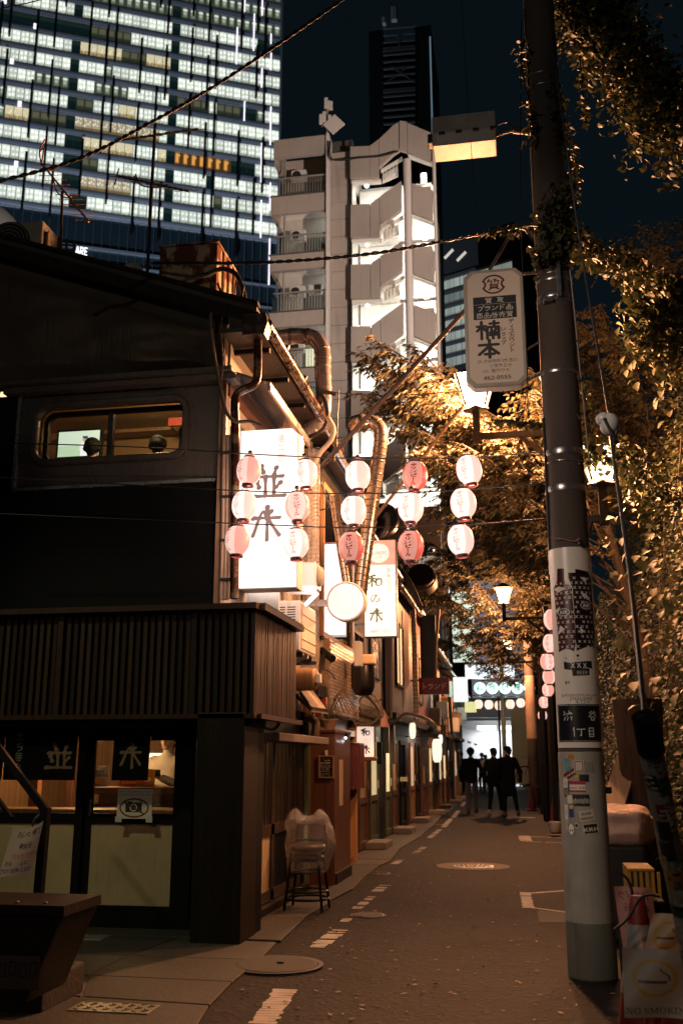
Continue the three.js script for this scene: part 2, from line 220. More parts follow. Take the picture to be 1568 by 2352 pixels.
// ---------------------------------------------------------------- the glass office tower
{
  const R = onZ(641, 300, -180), base = V(R.x, 0, R.z), ang = 26 * Math.PI / 180;
  const t = thing('office_tower', 'tall glass office tower with rows of lit white office floors at night', 'office tower', base);
  t.rotation.y = ang;
  const dx = V(Math.cos(ang), 0, -Math.sin(ang)), n = V(Math.sin(ang), 0, Math.cos(ang));
  const loc = (x, y) => { const d = ray(x, y), k = n.dot(base.clone().sub(EYE)) / n.dot(d), p = EYE.clone().addScaledVector(d, k).sub(base); return [p.dot(dx), p.y]; };
  const yb = loc(634, 556)[1], yt = loc(646, 0)[1], P = (yt - yb) / 13.5, BAY = 1.66;
  const lp = (name, g, m) => { const o = new THREE.Mesh(M(g), m); o.name = name; return finish(o, m, t); };
  const glass = mat([.012, .022, .03], .12, 0), spM = mat([.22, .24, .29], .35, .15), finM = mat([.004, .005, .007], .4), rail = mat([.30, .34, .40], .3, .6);
  const X0 = -75, top = yb + P * 19;
  lp('tower_body', bb(X0, 0, 0, top, -30, -.6), glass);
  const cell = (f) => canvas(64, 64, f);
  const rg = (s) => { let q = s; return () => (q = (q * 16807) % 2147483647) / 2147483647; };
  const kinds = {
    b: [1, 2, 3].map((s) => litFace(cell((g) => { const r = rg(s * 991); paint(g, '#b2baaa', 0, 0, 64, 64); paint(g, '#98a092', 0, 52, 64, 12); for (const [x, y] of [[10, 8], [38, 8], [10, 32], [38, 32]]) { g.filter = 'blur(3px)'; paint(g, '#ffffff', x + r() * 6, y + r() * 6, 16, 10); g.filter = 'none'; } for (let i = 0; i < 4; i++) paint(g, '#56604f', r() * 60, 56 + r() * 4, 3 + r() * 5, 8); paint(g, '#7d8578', s === 2 ? 30 : 61, 0, 3, 64); }), [1.2, 1.55, 1.8][s - 1])),
    s: [1, 2].map((s) => litFace(cell((g) => { const r = rg(s * 77); paint(g, '#3c4438', 0, 0, 64, 64); paint(g, '#6c7464', 18, 12, 34, 44); g.filter = 'blur(3px)'; paint(g, '#f4f8ea', 16, 8 + r() * 4, 36, 13); paint(g, '#aab09a', 20, 26, 26, 16); g.filter = 'none'; }), 1.05)),
    d: [litFace(cell((g) => { paint(g, '#0b1c1d', 0, 0, 64, 64); paint(g, '#1d2b24', 0, 6, 64, 20); paint(g, '#12241f', 30, 0, 3, 64); }), .8)],
    m: [litFace(cell((g) => { paint(g, '#3d3f33', 0, 0, 64, 64); g.filter = 'blur(2px)'; paint(g, '#5b5b45', 6, 10, 50, 30); paint(g, '#2a3026', 0, 46, 64, 18); g.filter = 'none'; }), .9)],
    w: [1, 2].map((s) => litFace(cell((g) => { const r = rg(s * 313); paint(g, '#d2c6a0', 0, 0, 64, 64); paint(g, '#a8946a', 0, 44, 64, 20); for (let i = 0; i < 3; i++) { g.fillStyle = '#fff9e0'; g.beginPath(); g.arc(r() * 60, 6 + r() * 40, 3 + r() * 3, 0, 7); g.fill(); } for (let i = 0; i < 3; i++) paint(g, '#5b4a2c', r() * 60, 52 + r() * 6, 6, 10); }), 1.05)),
    o: [litFace(cell((g) => { paint(g, '#6b4318', 0, 0, 64, 64); g.filter = 'blur(3px)'; paint(g, '#e0a050', 8, 6, 26, 52); paint(g, '#ffe9b0', 34, 12, 10, 10); paint(g, '#3a2410', 46, 0, 12, 64); g.filter = 'none'; }), 1.0)],
    y: [1, 2].map((s) => litFace(cell((g) => { const r = rg(s * 555); paint(g, '#a3967a', 0, 0, 64, 64); g.filter = 'blur(2px)'; for (let i = 0; i < 7; i++) paint(g, '#fffbe6', r() * 54, r() * 50, 10, 7); paint(g, '#6b5938', 0, 50, 64, 14); g.filter = 'none'; }), 1.1)),
  };
  // runs of window kinds from the left edge of the picture to the tower's corner; floor 0 is the lowest lit one
  const runs = (t) => t.split(' ').map((k) => k[0].repeat(+k.slice(1))).join(''); // 'b9 d2' = nine bright, two dark
  const rows = { 0: runs('b9 d2 b9 d1 b12'), 1: runs('b8 d2 y6 b4 d1 b5 m1 b6'), 2: runs('b8 d2 m2 b8 d1 b4 d1 b7'), 3: runs('b8 d2 w6 b3 w1 d1 o7 d3 b2'), 4: runs('s1 w3 m4 d1 y10 b1 d1 b12'), 5: runs('s1 b7 d1 m2 b3 w2 b4 d1 b12'), 6: runs('b4 s4 d1 b2 s4 b5 d1 m4 b1 m3 d2 s1 b1'), 7: runs('b8 d1 b3 s1 b7 d1 b12'), 8: runs('b8 d1 w5 m3 w3 d1 b12'), 9: runs('d10 m5 b5 d1 b12'), 10: runs('m1 b7 d1 b11 d1 b10 d2'), 11: runs('s9 d1 s10 d1 s12'), 12: runs('s8 d2 s9 d2 s12'), 13: runs('d2 s7 d1 s9 d2 s12') };
  const xL = loc(0, 300)[0], pg = print(BAY - .05, P * .63); let count = 0; const rest = {};
  const nb = Math.ceil(-X0 / BAY), first = Math.floor((-xL) / BAY);
  for (let f = 0; f < 19; f++) for (let b = 0; b < nb; b++) {
    const i = first - b, s = rows[f] ?? rows[11]; const ch = i >= 0 && i < s.length ? s[i] : i < 0 ? s[(-i) % 7] : s[s.length - 1];
    const list = kinds[ch], m = list[(hash(f, b, 9) * list.length) | 0], x = -(b + .5) * BAY, y = yb + P * (f + .33 + .335);
    if (b <= first && f < 14 && count < 300 && !(f === 9 && ch === 'd')) { count++; const o = new THREE.Mesh(prep(pg), m); o.name = 'window_pane'; o.position.set(x, y, -.25); finish(o, m, t); }
    else (rest[ch + list.indexOf(m)] ??= [m, []])[1].push(pg.clone().translate(x, y, -.25));
  }
  for (const k of Object.keys(rest)) { const o = lp('window_pane', rest[k][1], rest[k][0]); o.userData.kind = 'stuff'; }
  // spandrels: bowed bands of brushed metal between the floors
  for (let f = 0; f < 19; f++) { const g = new THREE.CylinderGeometry(P * .17, P * .17, -X0, 10, 1, false).rotateZ(Math.PI / 2).scale(1, 1, .5).translate(X0 / 2, yb + P * (f + .165), -.2); lp('spandrel', [g, bb(X0, 0, yb + P * f - .08, yb + P * f + .05, -.6, .05)], spM); }
  { const mg = []; for (let b = 0; b <= nb; b++) mg.push(bb(-b * BAY - .045, -b * BAY + .045, 0, top, -.6, -.12)); const o = lp('mullion', mg, mat([.10, .12, .14], .4, .5)); o.userData.kind = 'stuff'; }
  for (let j = 0; j < 24; j++) for (let k = 0; k < 8; k++) { const x = -(j * 2 + 1 + (j % 3 === 0 ? 1 : 0)) * BAY * 1.04, f0 = k * 3.7 + (j * 1.37) % 2.6 - 1.2; if (x > X0 && (j * 7 + k * 3) % 5 !== 0 && -x < -xL + 2) lp('fin', bb(x - .22, x + .22, Math.max(0, yb + P * f0), Math.min(top, yb + P * (f0 + 2.9)), -.2, .75), finM); }
  // dark lower storeys: tall glazing with steel rails
  for (let b = 0; b < nb; b++) if (b % 1 === 0) { const x = -b * BAY; if (b <= first) lp('rail', bb(x - .05, x + .05, 0, yb - .3, -.55, -.2), rail); }
  for (const [f, w] of [[-1.6, .5], [-2.3, .3], [-3.4, .25], [-4.4, .5], [-6, .3]]) lp('rail', bb(X0, f === -1.6 ? -BAY * 14 : 0, yb + P * f, yb + P * f + w, -.6, .1), rail);
  const led = glow([.93, .86, 1], 1.6);
  for (const [x, y0, y1] of [[544, 64, 148], [583, 33, 118], [562, 0, 28], [602, 0, 37], [622, 79, 102], [622, 123, 162], [601, 158, 202], [561, 234, 279], [621, 246, 334], [600, 330, 420], [620, 421, 484], [599, 461, 547], [618, 549, 655]]) { const [a, ya] = loc(x, y0), [b, yb2] = loc(x, y1); lp('light_strip', bb((a + b) / 2 - .13, (a + b) / 2 + .13, yb2, ya, .1, .3), led); }
  for (const [x, y] of [[12, 4], [82, 62], [28, 142], [46, 240], [38, 378]]) { const [a, ya] = loc(x, y); lp('light_strip', bb(a - .35, a + .35, ya - .6, ya + .6, .1, .3), led); }
  lp('corner_post', bb(-.1, .35, 0, top, -.6, .3), rail);
  // the last letters of the name sign, the rest is hidden by the roof
  const [sx, sy] = loc(174, 586), [ex] = loc(203, 586), h = loc(174, 568)[1] - sy, w = (ex - sx) / 3, L = [], st = h * .11;
  const seg = (k, x0, y0, x1, y1) => L.push(beam(V(sx + (k + x0 * .8) * w, sy + y0 * h, .4), V(sx + (k + x1 * .8) * w, sy + y1 * h, .4), st, st));
  seg(0, 0, 0, .5, 1); seg(0, .5, 1, 1, 0); seg(0, .2, .35, .8, .35); seg(1, .1, 0, .1, 1); seg(1, .1, .95, .8, .95); seg(1, .1, .5, .8, .5); seg(1, .85, .95, .85, .5); seg(1, .45, .5, .95, 0); seg(2, .15, 0, .15, 1); seg(2, .15, .95, .95, .95); seg(2, .15, .5, .85, .5); seg(2, .15, .05, .95, .05);
  lp('sign_letters', L, glow([.95, .97, 1], 1.6));
}
// ---------------------------------------------------------------- the pale apartment house with an open stair
{
  const Z = -45, base = V(-7.6, 0, Z - 4), t = thing('apartment_building', 'pale panelled apartment house with balconies and a brightly lit open zigzag stair', 'apartment building', base);
  const q = (cx, cy, z = Z) => onZ(574.5 + .3298 * cx, 172.4 + .3298 * cy, z), S = (cx, cy) => { const p = q(cx, cy); return [p.x, p.y]; };
  const FL = q(850, 400).y - q(850, 803).y;
  const wallM = mat([.40, .345, .31], .85, 0, { t: 'grime', s: .12, b: 'grain', bs: 1.5, bd: .004 }), whiteM = mat([.62, .60, .56], .7), seam = mat([.07, .06, .055], .9), pale = mat([.55, .5, .48], .7), litM = wallM, darkIn = mat([.09, .085, .075], .85), railM = mat([.35, .33, .30], .5, .4);
  const xa = q(165, 450).x, xb = q(530, 450).x, xc = q(550, 500).x, xd = q(692, 520).x, xe = q(1050, 500).x, xg = q(1262, 600).x, yT = q(530, 415).y;
  part(t, 'wall', [bb(xa, xd, 0, yT - 2.2, Z - 8, Z - 2.0), bb(xd, xg - .3, 0, q(1100, 330).y - 1.6, Z - 8, Z - 3.2), bb(xa, xc, yT - 3, yT, Z - 8, Z - 2), bb(xc, xd, yT - 3, q(600, 500).y, Z - 8, Z - .75)], wallM);
  // balcony stack: solid parapets, openings with railings between
  const oTop = [560, 955, 1350, 1745, 2140].map((c) => q(350, c).y), oBot = [830, 1238, 1640, 2040, 2440].map((c) => q(350, c).y);
  part(t, 'parapet', bb(xa, xb, oTop[0], yT, Z - .22, Z), wallM); part(t, 'parapet', bb(xa, xa + .2, oTop[0] - .3, yT, Z - 2, Z - .23), wallM);
  const acM = mat([.5, .49, .46], .5);
  for (let k = 0; k < 5; k++) {
    const lo = k < 4 ? oTop[k + 1] : 0; part(t, 'parapet', bb(xa - .1, xb, lo, oBot[k], Z - .2, Z), wallM); part(t, 'parapet', bb(xa - .1, xa + .1, lo, oBot[k], Z - 2, Z - .21), wallM);
    part(t, 'balcony_floor', bb(xa, xb, oBot[k] - .25, oBot[k] - .05, Z - 2, Z - .2), pale); part(t, 'coping', bb(xa - .14, xb + .02, oBot[k] - .03, oBot[k] + .03, Z - .24, Z + .05), seam);
    const r = []; for (let i = 0; i <= 16; i++) { const x = xa + .35 + (xb - xa - .5) * i / 16; r.push(bb(x - .018, x + .018, oBot[k] + .05, oBot[k] + 1.05, Z - .12, Z - .08)); } r.push(bb(xa + .1, xb, oBot[k] + 1.05, oBot[k] + 1.1, Z - .15, Z - .05)); part(t, 'railing', r, railM);
    part(t, 'post', bar(V(xa + .55, oBot[k], Z - .4), V(xa + .55, oTop[k] + .1, Z - .4), .05), railM);
    part(t, 'balcony_window', bb(xa + 1.4, xb - .3, oBot[k] + .1, oBot[k] + 1.9, Z - 1.99, Z - 1.95), k === 3 ? glow([.95, .9, .5], .75) : darkIn);
    const ay = oBot[k] + (k ? 1.25 : 1.45); part(t, 'air_conditioner', [rb(xa + .75, xa + 1.55, ay, ay + .58, Z - 1.2, Z - .9, .03)], acM); part(t, 'fan_grille', new THREE.CylinderGeometry(.22, .22, .03, 18).rotateX(Math.PI / 2).translate(xa + 1.05, ay + .29, Z - .88), dark);
    if (k === 2) { part(t, 'air_conditioner', rb(xb - 1.1, xb - .4, ay + .1, ay + .6, Z - 1.2, Z - .9, .03), acM); }
    if (k === 1) part(t, 'laundry', ext([[0, 0], [1.4, 0], [1.2, .5], [.8, .9]], .04).translate(xa + 1.5, oBot[k] + .1, Z - .5), mat([.10, .18, .15], .9));
    if (k === 0) part(t, 'balcony_lamp', bb(xb - .55, xb - .2, oBot[k] + .15, oBot[k] + .95, Z - 1.9, Z - 1.85), glow([1, .86, .6], 1.5));
  }
  // pilaster and the panelled strip
  part(t, 'pilaster', rb(xb - .02, xc, 0, yT + .05, Z - .9, Z + .12, .05), pale);
  for (let y = q(600, 500).y, k = 0; y > 10 && k < 24; k++, y -= .985) { part(t, 'wall_panel', rb(xc + .02, xd - .03, y - .955, y, Z - .75, Z - .5, .012), wallM); part(t, 'wall_panel', rb(xb + .02, xc - .03, y - .955, y, Z + .10, Z + .16, .012), pale); }
  part(t, 'downpipe', bar(V(xd, 0, Z - .3), V(xd, q(690, 440).y, Z - .3), .07), dark);
  part(t, 'cable_pipe', tube([q(555, 460, Z + .3), q(560, 580, Z + .3), q(620, 592, Z + .3), q(760, 575, Z + .3), q(920, 560, Z + .3), q(1030, 530, Z + .3)], .05, 30, 6), dark);
  // the stair: slanting panel bands, one per storey
  const band = (k, pts, z0, d, m, name) => part(t, name, ext(pts.map(([x, y]) => { const [a, b] = S(x, y); return [a, b - k * FL]; }), d).translate(0, 0, z0), m);
  band(0, [[696, 716], [696, 498], [830, 494], [830, 712]], Z - .25, .25, wallM, 'wall_panel'); band(0, [[832, 712], [832, 492], [894, 448], [894, 708], [880, 716]], Z - .25, .25, wallM, 'wall_panel');
  band(0, [[897, 640], [897, 446], [1000, 345], [1038, 326], [1038, 520], [1000, 545]], Z - .25, .25, wallM, 'wall_panel'); band(0, [[1041, 520], [1041, 325], [1092, 333], [1092, 535]], Z - .2, .3, wallM, 'wall_panel'); band(0, [[1095, 535], [1095, 333], [1255, 402], [1255, 600]], Z - .25, .25, wallM, 'wall_panel');
  for (let k = 0; k < 7; k++) {
    band(k, [[698, 1130], [698, 902], [832, 897], [832, 1126]], Z - .25, .25, wallM, 'wall_panel'); band(k, [[836, 1126], [836, 895], [896, 850], [900, 1122]], Z - .25, .25, wallM, 'wall_panel');
    band(k, [[904, 1048], [900, 846], [1050, 738], [1050, 938]], Z - .25, .25, wallM, 'wall_panel');
    band(k, [[1093, 945], [1093, 742], [1124, 752], [1126, 956]], Z - .25, .25, wallM, 'wall_panel'); band(k, [[1128, 957], [1127, 753], [1268, 800], [1268, 1010]], Z - .25, .25, wallM, 'wall_panel');
    // flights and landings behind, white and lit
    band(k, [[905, 690], [905, 628], [1010, 570], [1015, 640]], Z - .9, .06, whiteM, 'stringer');
    for (let i = 0; i < 5; i++) band(k, [[912 + i * 24, 700 - i * 16], [912 + i * 24, 634 - i * 15], [918 + i * 24, 630 - i * 15], [918 + i * 24, 696 - i * 16]], Z - .6, .06, whiteM, 'baluster');
    band(k, [[900, 632], [900, 618], [1048, 530], [1048, 546]], Z - .7, .2, whiteM, 'handrail');
    band(k, [[1095, 545], [1095, 530], [1265, 590], [1265, 606]], Z - .5, .3, whiteM, 'soffit'); band(k, [[700, 735], [700, 720], [905, 708], [905, 724]], Z - .5, .3, whiteM, 'soffit');
    const p0 = q(800, 905); part(t, 'landing', [bb(xd + .1, xd + 2.2, p0.y - k * FL - .95, p0.y - k * FL - .8, Z - 2.6, Z - .3), bb(xe + .4, xg - .1, p0.y - k * FL + .75, p0.y - k * FL + .9, Z - 2.6, Z - .3)], litM);
    part(t, 'stair_wall', [bb(xd + .1, xg - .1, p0.y - k * FL - .75, p0.y - k * FL + FL - .96, Z - 2.75, Z - 2.62)], litM);
    part(t, 'stair_beam', [bb(xd + .3, xd + 2.4, p0.y - k * FL + .55, p0.y - k * FL + .72, Z - 1.7, Z - 1.5)], whiteM);
    part(t, 'stair_lamp', rb(xe + .75, xe + 1.05, p0.y - k * FL + 2.5, p0.y - k * FL + 3.1, Z - 2.6, Z - 2.45, .05), glow([.96, 1, .93], 3)); part(t, 'stair_lamp', [ball(.16, xd + .35, p0.y - k * FL + .15, Z - .45), ball(.13, xd + .8, p0.y - k * FL + 1.45, Z - .55)], glow([.96, 1, .93], 3));
    if (k < 6) { const a = lampArea('stair_fill', [.95, 1, .92], 58, 1.6, 1.0, V(xd + 1.1, p0.y - k * FL + .9, Z - .7), V(xd + 1.1, p0.y - k * FL + .5, Z - 2.6)), b = lampArea('stair_fill', [.95, 1, .92], 62, 1.6, 1.0, V(xe + 1.5, p0.y - k * FL + 2.5, Z - .7), V(xe + 1.5, p0.y - k * FL + 2.1, Z - 2.6)); }  // added unseen fill panels aimed at the back wall to brighten the openings
  }
  part(t, 'stair_post', bar(V(xe + .28, 0, Z - .1), V(xe + .28, q(1065, 590).y, Z - .1), .2, .2, 14), pale);
  part(t, 'edge_pipe', bar(V(xg + .1, 0, Z - .2), V(xg + .1, q(1255, 420).y, Z - .2), .09), pale);
  part(t, 'roof_box', bb(q(550, 400).x, q(690, 400).x, q(600, 505).y, q(600, 382).y, Z - 3, Z - 1), mat([.05, .05, .048], .9));
  // phone antennas on the roof
  const am = part(t, 'antenna_mast', [bar(q(535, 420), q(535, 160), .05), bar(q(498, 360), q(560, 300), .03), bar(q(520, 270), q(565, 230), .03)], railM);
  for (const [x, y0, y1] of [[492, 275, 345], [515, 255, 330], [527, 160, 235], [545, 180, 240], [562, 185, 245], [553, 280, 330]]) { const a = q(x, y1, Z + .15), b = q(x, y0, Z + .15); part(am, 'antenna_panel', rb(a.x - .09, a.x + .09, a.y, b.y, Z + .1, Z + .22, .03), pale); }
  { const c = q(582, 345, Z + .2); part(am, 'antenna_plate', bb(-.42, .42, -.42, .42, -.03, .03).rotateZ(.7).translate(c.x, c.y, c.z), pale); }
  // an added floodlight, out of view, brightens this front in place of city light
  const fl = thing('added_flood_mast', 'added steel mast with a floodlight, out of view beyond the trees', 'floodlight', [10.5, 0, -20]);
  part(fl, 'mast', bar(V(10.5, 0, -20), V(10.5, 13, -20), .12, .08), steel); part(fl, 'floodlight', rb(10.1, 10.5, 12.9, 13.4, -20.3, -19.9, .04), iron);
  const sp = new THREE.SpotLight(lin([1, .79, .65]), 4100, 0, .40, .7, 2); sp.name = 'added_flood_beam'; sp.position.set(10, 13.2, -20.6); sp.target.position.set(-8, 27, -45); sp.castShadow = true; sp.shadow.radius = 6; scene.add(sp, sp.target);
}
// ---------------------------------------------------------------- dark tower with a lattice front, far right block
{
  const Z = -125, p = (x, y, z = Z) => onZ(x, y, z), t = thing('lattice_tower', 'black high rise with a pale steel lattice up its front and thin blue edge light', 'high rise', p(920, 1700).setY(0));
  const blk = mat([.0012, .0016, .002], .9), st = mat([.16, .17, .16], .5, .3), a = p(848, 300), b = p(880, 200), c = p(955, 200), d = p(992, 200);
  part(t, 'tower_body', [bb(a.x, b.x, 0, p(850, 72).y, Z - 14, Z), bb(c.x, d.x, 0, p(970, 60).y, Z - 14, Z), bb(b.x, c.x, 0, p(915, 75).y, Z - 14, Z - 2)], blk);
  for (const y of [66, 82, 98, 112, 118, 127, 143, 159, 175, 191, 208, 213, 223, 238, 254, 270, 286]) { const q = p(880, y), r = p(953, y - 6); part(t, 'lattice_rung', beam(q, r, .22, .3), st); }
  part(t, 'lattice_brace', [beam(p(884, 192), p(938, 152), .2, .2), beam(p(898, 152), p(952, 190), .2, .2)], st); part(t, 'lattice_mast', [beam(p(916, 114), p(916, 78), .3, .3), beam(p(878, 68), p(874, 40), .2, .2), beam(p(953, 60), p(950, 32), .3, .3), beam(p(898, 66), p(899, -20), .15, .15)], st);
  part(t, 'antenna_panel', [rb(p(899, 20).x, p(913, 20).x, p(905, 54).y, p(905, 20).y, Z, Z + .8, .2), rb(p(879, 50).x, p(888, 50).x, p(883, 62).y, p(883, 44).y, Z, Z + .8, .2)], mat([.35, .35, .34], .6));
  part(t, 'edge_light', bb(p(991, 300).x, p(991, 300).x + .18, 0, p(985, 86).y, Z, Z + .2), glow([.35, .55, .7], .32));
  const Z2 = -150, r = (x, y) => onZ(x, y, Z2), t2 = thing('office_block', 'dark office block with slanting bands of lit windows behind the apartment house', 'office block', r(1100, 1700).setY(0)), tw = -.42;
  t2.rotation.y = tw; const l2 = (name, g, m) => { const o = new THREE.Mesh(M(g), m); o.name = name; return finish(o, m, t2); }, o2 = t2.position;
  l2('wall', bb(-40, 9, 0, r(1040, 548).y, -20, 0), mat([.010, .012, .013], .9));
  const bandT = canvas(512, 32, (g) => { paint(g, '#9da39a', 0, 0, 512, 32); for (let i = 0; i < 512; i += 4) { g.fillStyle = `rgba(30,34,30,${(hash(i, 3, 4) * .5).toFixed(2)})`; g.fillRect(i, 0, 2, 32); } });
  for (const [y0, y1, i] of [[635, 655, .8], [668, 690, .18], [700, 720, .7], [728, 748, .75], [757, 777, .7], [787, 807, .6], [815, 835, .5]]) { const hi = r(1040, y0).y, lo = r(1040, y1).y, g = print(48, hi - lo).translate(-15.5, (hi + lo) / 2, .06); l2('window_band', g, litFace(bandT, i)); l2('ledge', bb(-40, 8.9, hi + .1, hi + .6, 0, .5), mat([.03, .033, .035], .7)); }
  for (const [x, y] of [[1030, 577], [1060, 589]]) { const q = r(x, y); l2('sign_light', bb(-1, 1, -.25, .25, 0, .1).rotateZ(.6).translate((q.x - o2.x) / Math.cos(tw), q.y, .1), glow([1, .85, .55], .5)); }
}
// ================================================================ the standing bar on the corner
const woodDark = mat([.018, .013, .010], .55, 0, { sp: .3, t: 'wood', s: 1.2, sy: .6, b: 'wood', bs: 1.2, bsy: .6, bd: .003 });
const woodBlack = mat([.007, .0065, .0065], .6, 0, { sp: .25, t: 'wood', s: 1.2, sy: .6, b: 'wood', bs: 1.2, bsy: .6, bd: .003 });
const woodRed = mat([.13, .052, .026], .45, 0, { t: 'wood', s: 1.4, sy: .6, b: 'wood', bs: 1.4, bsy: .6, bd: .002 });
const woodPale = mat([.34, .20, .10], .5, 0, { t: 'wood', s: 1.1, sy: .5 });
const plaster = mat([.40, .36, .31], .9, 0, { t: 'grime', s: .5, b: 'grain', bs: 2, bd: .004 });
const tarp = mat([.085, .07, .055], .62, 0, { sp: .5, t: 'grime', s: .35, b: 'grime', bs: .6, bd: .05 });
const rusty = mat([.14, .115, .10], .36, .5, { t: 'grime', s: 1.1, rt: 'grime', rs: .8 });
const glassM = paneMat([.92, .95, .95]);
{
  const t = thing('corner_bar', 'two storey dark timber standing bar on the corner with slatted balcony screen', 'bar', [-3.7, 0, -9.2]), Z = -8.9, W = -8.7;
  // ---- ground floor shell
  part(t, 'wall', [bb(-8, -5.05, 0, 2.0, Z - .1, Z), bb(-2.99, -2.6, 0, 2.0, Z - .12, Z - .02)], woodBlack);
  part(t, 'back_wall', bb(-8, -2.66, 0, 5.2, -13.4, -13.2), plaster);
  part(t, 'interior_wall', [bb(-5.6, -5.4, 0, 1.79, -11.6, Z - .11), bb(-5.4, -2.7, 0, 1.79, -11.75, -11.6)], mat([.36, .20, .10], .7, 0, { t: 'wood', s: .7, sy: .4 }));
  part(t, 'ceiling', bb(-5.6, -2.64, 1.82, 1.95, -11.7, Z - .02), woodRed);
  part(t, 'floor', bb(-5.6, -2.64, .0, .03, -11.7, Z - .1), mat([.05, .045, .04], .8));
  part(t, 'sill', bb(-5.05, -2.75, .01, .1, Z - .1, Z + .06), woodBlack);
  part(t, 'column', rb(-2.75, -2.33, 0, 1.84, -8.72, -8.26, .012), woodDark); part(t, 'corner_post', bb(-2.62, -2.34, 0, 1.9, -8.95, -8.73), woodBlack);
  part(t, 'lintel', [bb(-5.1, -2.6, 1.70, 1.81, Z - .1, Z + .05), bb(-5.1, -2.3, 1.74, 1.8, -8.85, -8.36)], woodBlack);
  // ---- the sliding front doors: stiles, rails, clear upper and frosted lower panes
  const kraft = new THREE.MeshPhysicalMaterial({ color: lin([.62, .46, .25]), roughness: .8, transmission: .25, thickness: 0 });
  kraft.map = stretch(TX.grime, .6);
  const door = (x0, x1, z) => {
    const d = part(t, 'door', [bb(x0, x0 + .075, .1, 1.72, z - .04, z), bb(x1 - .075, x1, .1, 1.72, z - .04, z), bb(x0, x1, .1, .19, z - .041, z - .001), bb(x0, x1, .885, .975, z - .041, z - .001), bb(x0, x1, 1.66, 1.72, z - .041, z - .001)], woodBlack);
    part(d, 'frosted_pane', bb(x0 + .07, x1 - .07, .18, .895, z - .025, z - .015), kraft); part(d, 'pane', bb(x0 + .07, x1 - .07, .97, 1.67, z - .025, z - .015), glassM); return d;
  };
  door(-4.95, -4.02, Z); const d2 = door(-4.03, -3.1, Z - .05); part(d2, 'handle', rb(-3.98, -3.955, .95, 1.1, Z - .05, Z - .03, .008), zinc);
  part(t, 'door_post', bb(-3.11, -2.98, .05, 1.72, Z - .08, Z + .01), woodBlack);
  // ---- the alley side: lattice doors
  part(t, 'side_sill', bb(-2.63, -2.5, .01, .09, -11.75, -8.95), woodDark);
  part(t, 'side_wall', [bb(-2.66, -2.6, 1.72, 2.0, -11.75, -8.95), bb(-2.7, -2.6, 0, 2, -11.78, -11.62)], woodBlack);
  const sideM = mat([.05, .03, .02], .45, 0, { t: 'wood', s: 1.4, sy: .5 });
  for (const [za, zb] of [[-8.97, -9.6], [-9.6, -10.25], [-10.25, -10.95], [-10.95, -11.6]]) {
    const x = -2.57, d = part(t, 'side_door', [bb(x - .04, x, .09, 1.72, za, za - .06), bb(x - .04, x, .09, 1.72, zb + .06, zb), bb(x - .04, x, .1, .2, za, zb), bb(x - .04, x, .72, .82, za, zb), bb(x - .04, x, 1.62, 1.72, za, zb)], sideM);
    part(d, 'pane', bb(x - .03, x - .022, .8, 1.64, za - .05, zb + .05), glassM); part(d, 'panel', bb(x - .03, x - .015, .18, .74, za - .05, zb + .05), za > -10 ? kraft : woodBlack);
    for (let i = 1; i < 4; i++) part(d, 'lattice_bar', bb(x - .015, x - .001, .82, 1.63, za + (zb - za) * i / 4 - .011, za + (zb - za) * i / 4 + .011), sideM);
  }
  part(t, 'shelf_board', [rb(-2.6, -2.28, 1.62, 1.70, -11.7, -9.3, .01)], mat([.17, .15, .13], .8, 0, { t: 'wood', s: 2, sy: 1 }));
  part(t, 'bracket', tube([V(-2.6, 1.8, -9.6), V(-2.42, 1.74, -9.6), V(-2.36, 1.80, -9.6), V(-2.40, 1.84, -9.6)], .018, 14, 6), iron);
  // ---- the slatted screen round the upper floor
  const slatM = [[.036, .019, .012], [.046, .024, .014], [.028, .016, .011], [.055, .031, .017]].map((c) => mat(c, .5, 0, { sp: .35, t: 'wood', s: 2, sy: .7, b: 'wood', bs: 2, bsy: .7, bd: .002 }));
  const scr = part(t, 'slat_screen', [bb(-5.6, -2.25, 1.79, 1.83, -8.36, -8.26), bb(-5.6, -2.25, 2.72, 2.77, -8.37, -8.25), bb(-2.31, -2.21, 1.79, 1.83, -9.95, -8.36), bb(-2.32, -2.20, 2.72, 2.77, -9.95, -8.37), bb(-5.6, -2.31, 1.8, 2.76, -8.40, -8.385), bb(-2.345, -2.33, 1.8, 2.76, -9.95, -8.385)], slatM[1]);
  part(t, 'balcony_floor', bb(-5.6, -2.35, 1.83, 1.95, W - .02, -8.4), woodBlack);
  for (let i = 0; i < 50; i++) { const x = -2.275 - i * .0655, wide = i % 19 === 8 ? .05 : .034; part(scr, 'slat', bb(x - wide, x, 1.83, 2.72, -8.375, -8.335 - .006 * rnd() + (wide > .04 ? .02 : 0)), slatM[(hash(i, 2, 3) * 4) | 0]); }
  for (let i = 0; i < 44; i++) { const z = -8.38 - i * .0352; part(scr, 'slat', bb(-2.32, -2.275 + .004 * rnd(), 1.83, 2.72, z - .021, z), slatM[(hash(i, 5, 3) * 4) | 0]); }
  { const tr = []; for (let i = 0; i < 36; i++) tr.push(bar(V(-2.28, 2.775, -8.4 - i * .043), V(-2.2, 2.775, -8.4 - i * .043), .012, .012, 6)); part(scr, 'edge_trim', tr, iron).userData.kind = 'stuff'; }
  // ---- upper wall, window panel, ledge
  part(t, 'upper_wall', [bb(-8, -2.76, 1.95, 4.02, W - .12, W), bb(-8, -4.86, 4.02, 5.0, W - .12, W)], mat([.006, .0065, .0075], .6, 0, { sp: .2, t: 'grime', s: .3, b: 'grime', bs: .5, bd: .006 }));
  const P = { x0: -4.85, x1: -2.79, y0: 4.03, y1: 5.0 }, O = { x0: -4.66, x1: -3.12, y0: 4.29, y1: 4.86 };
  const hole = rrect(O.x0, O.x1, O.y0, O.y1, .13);
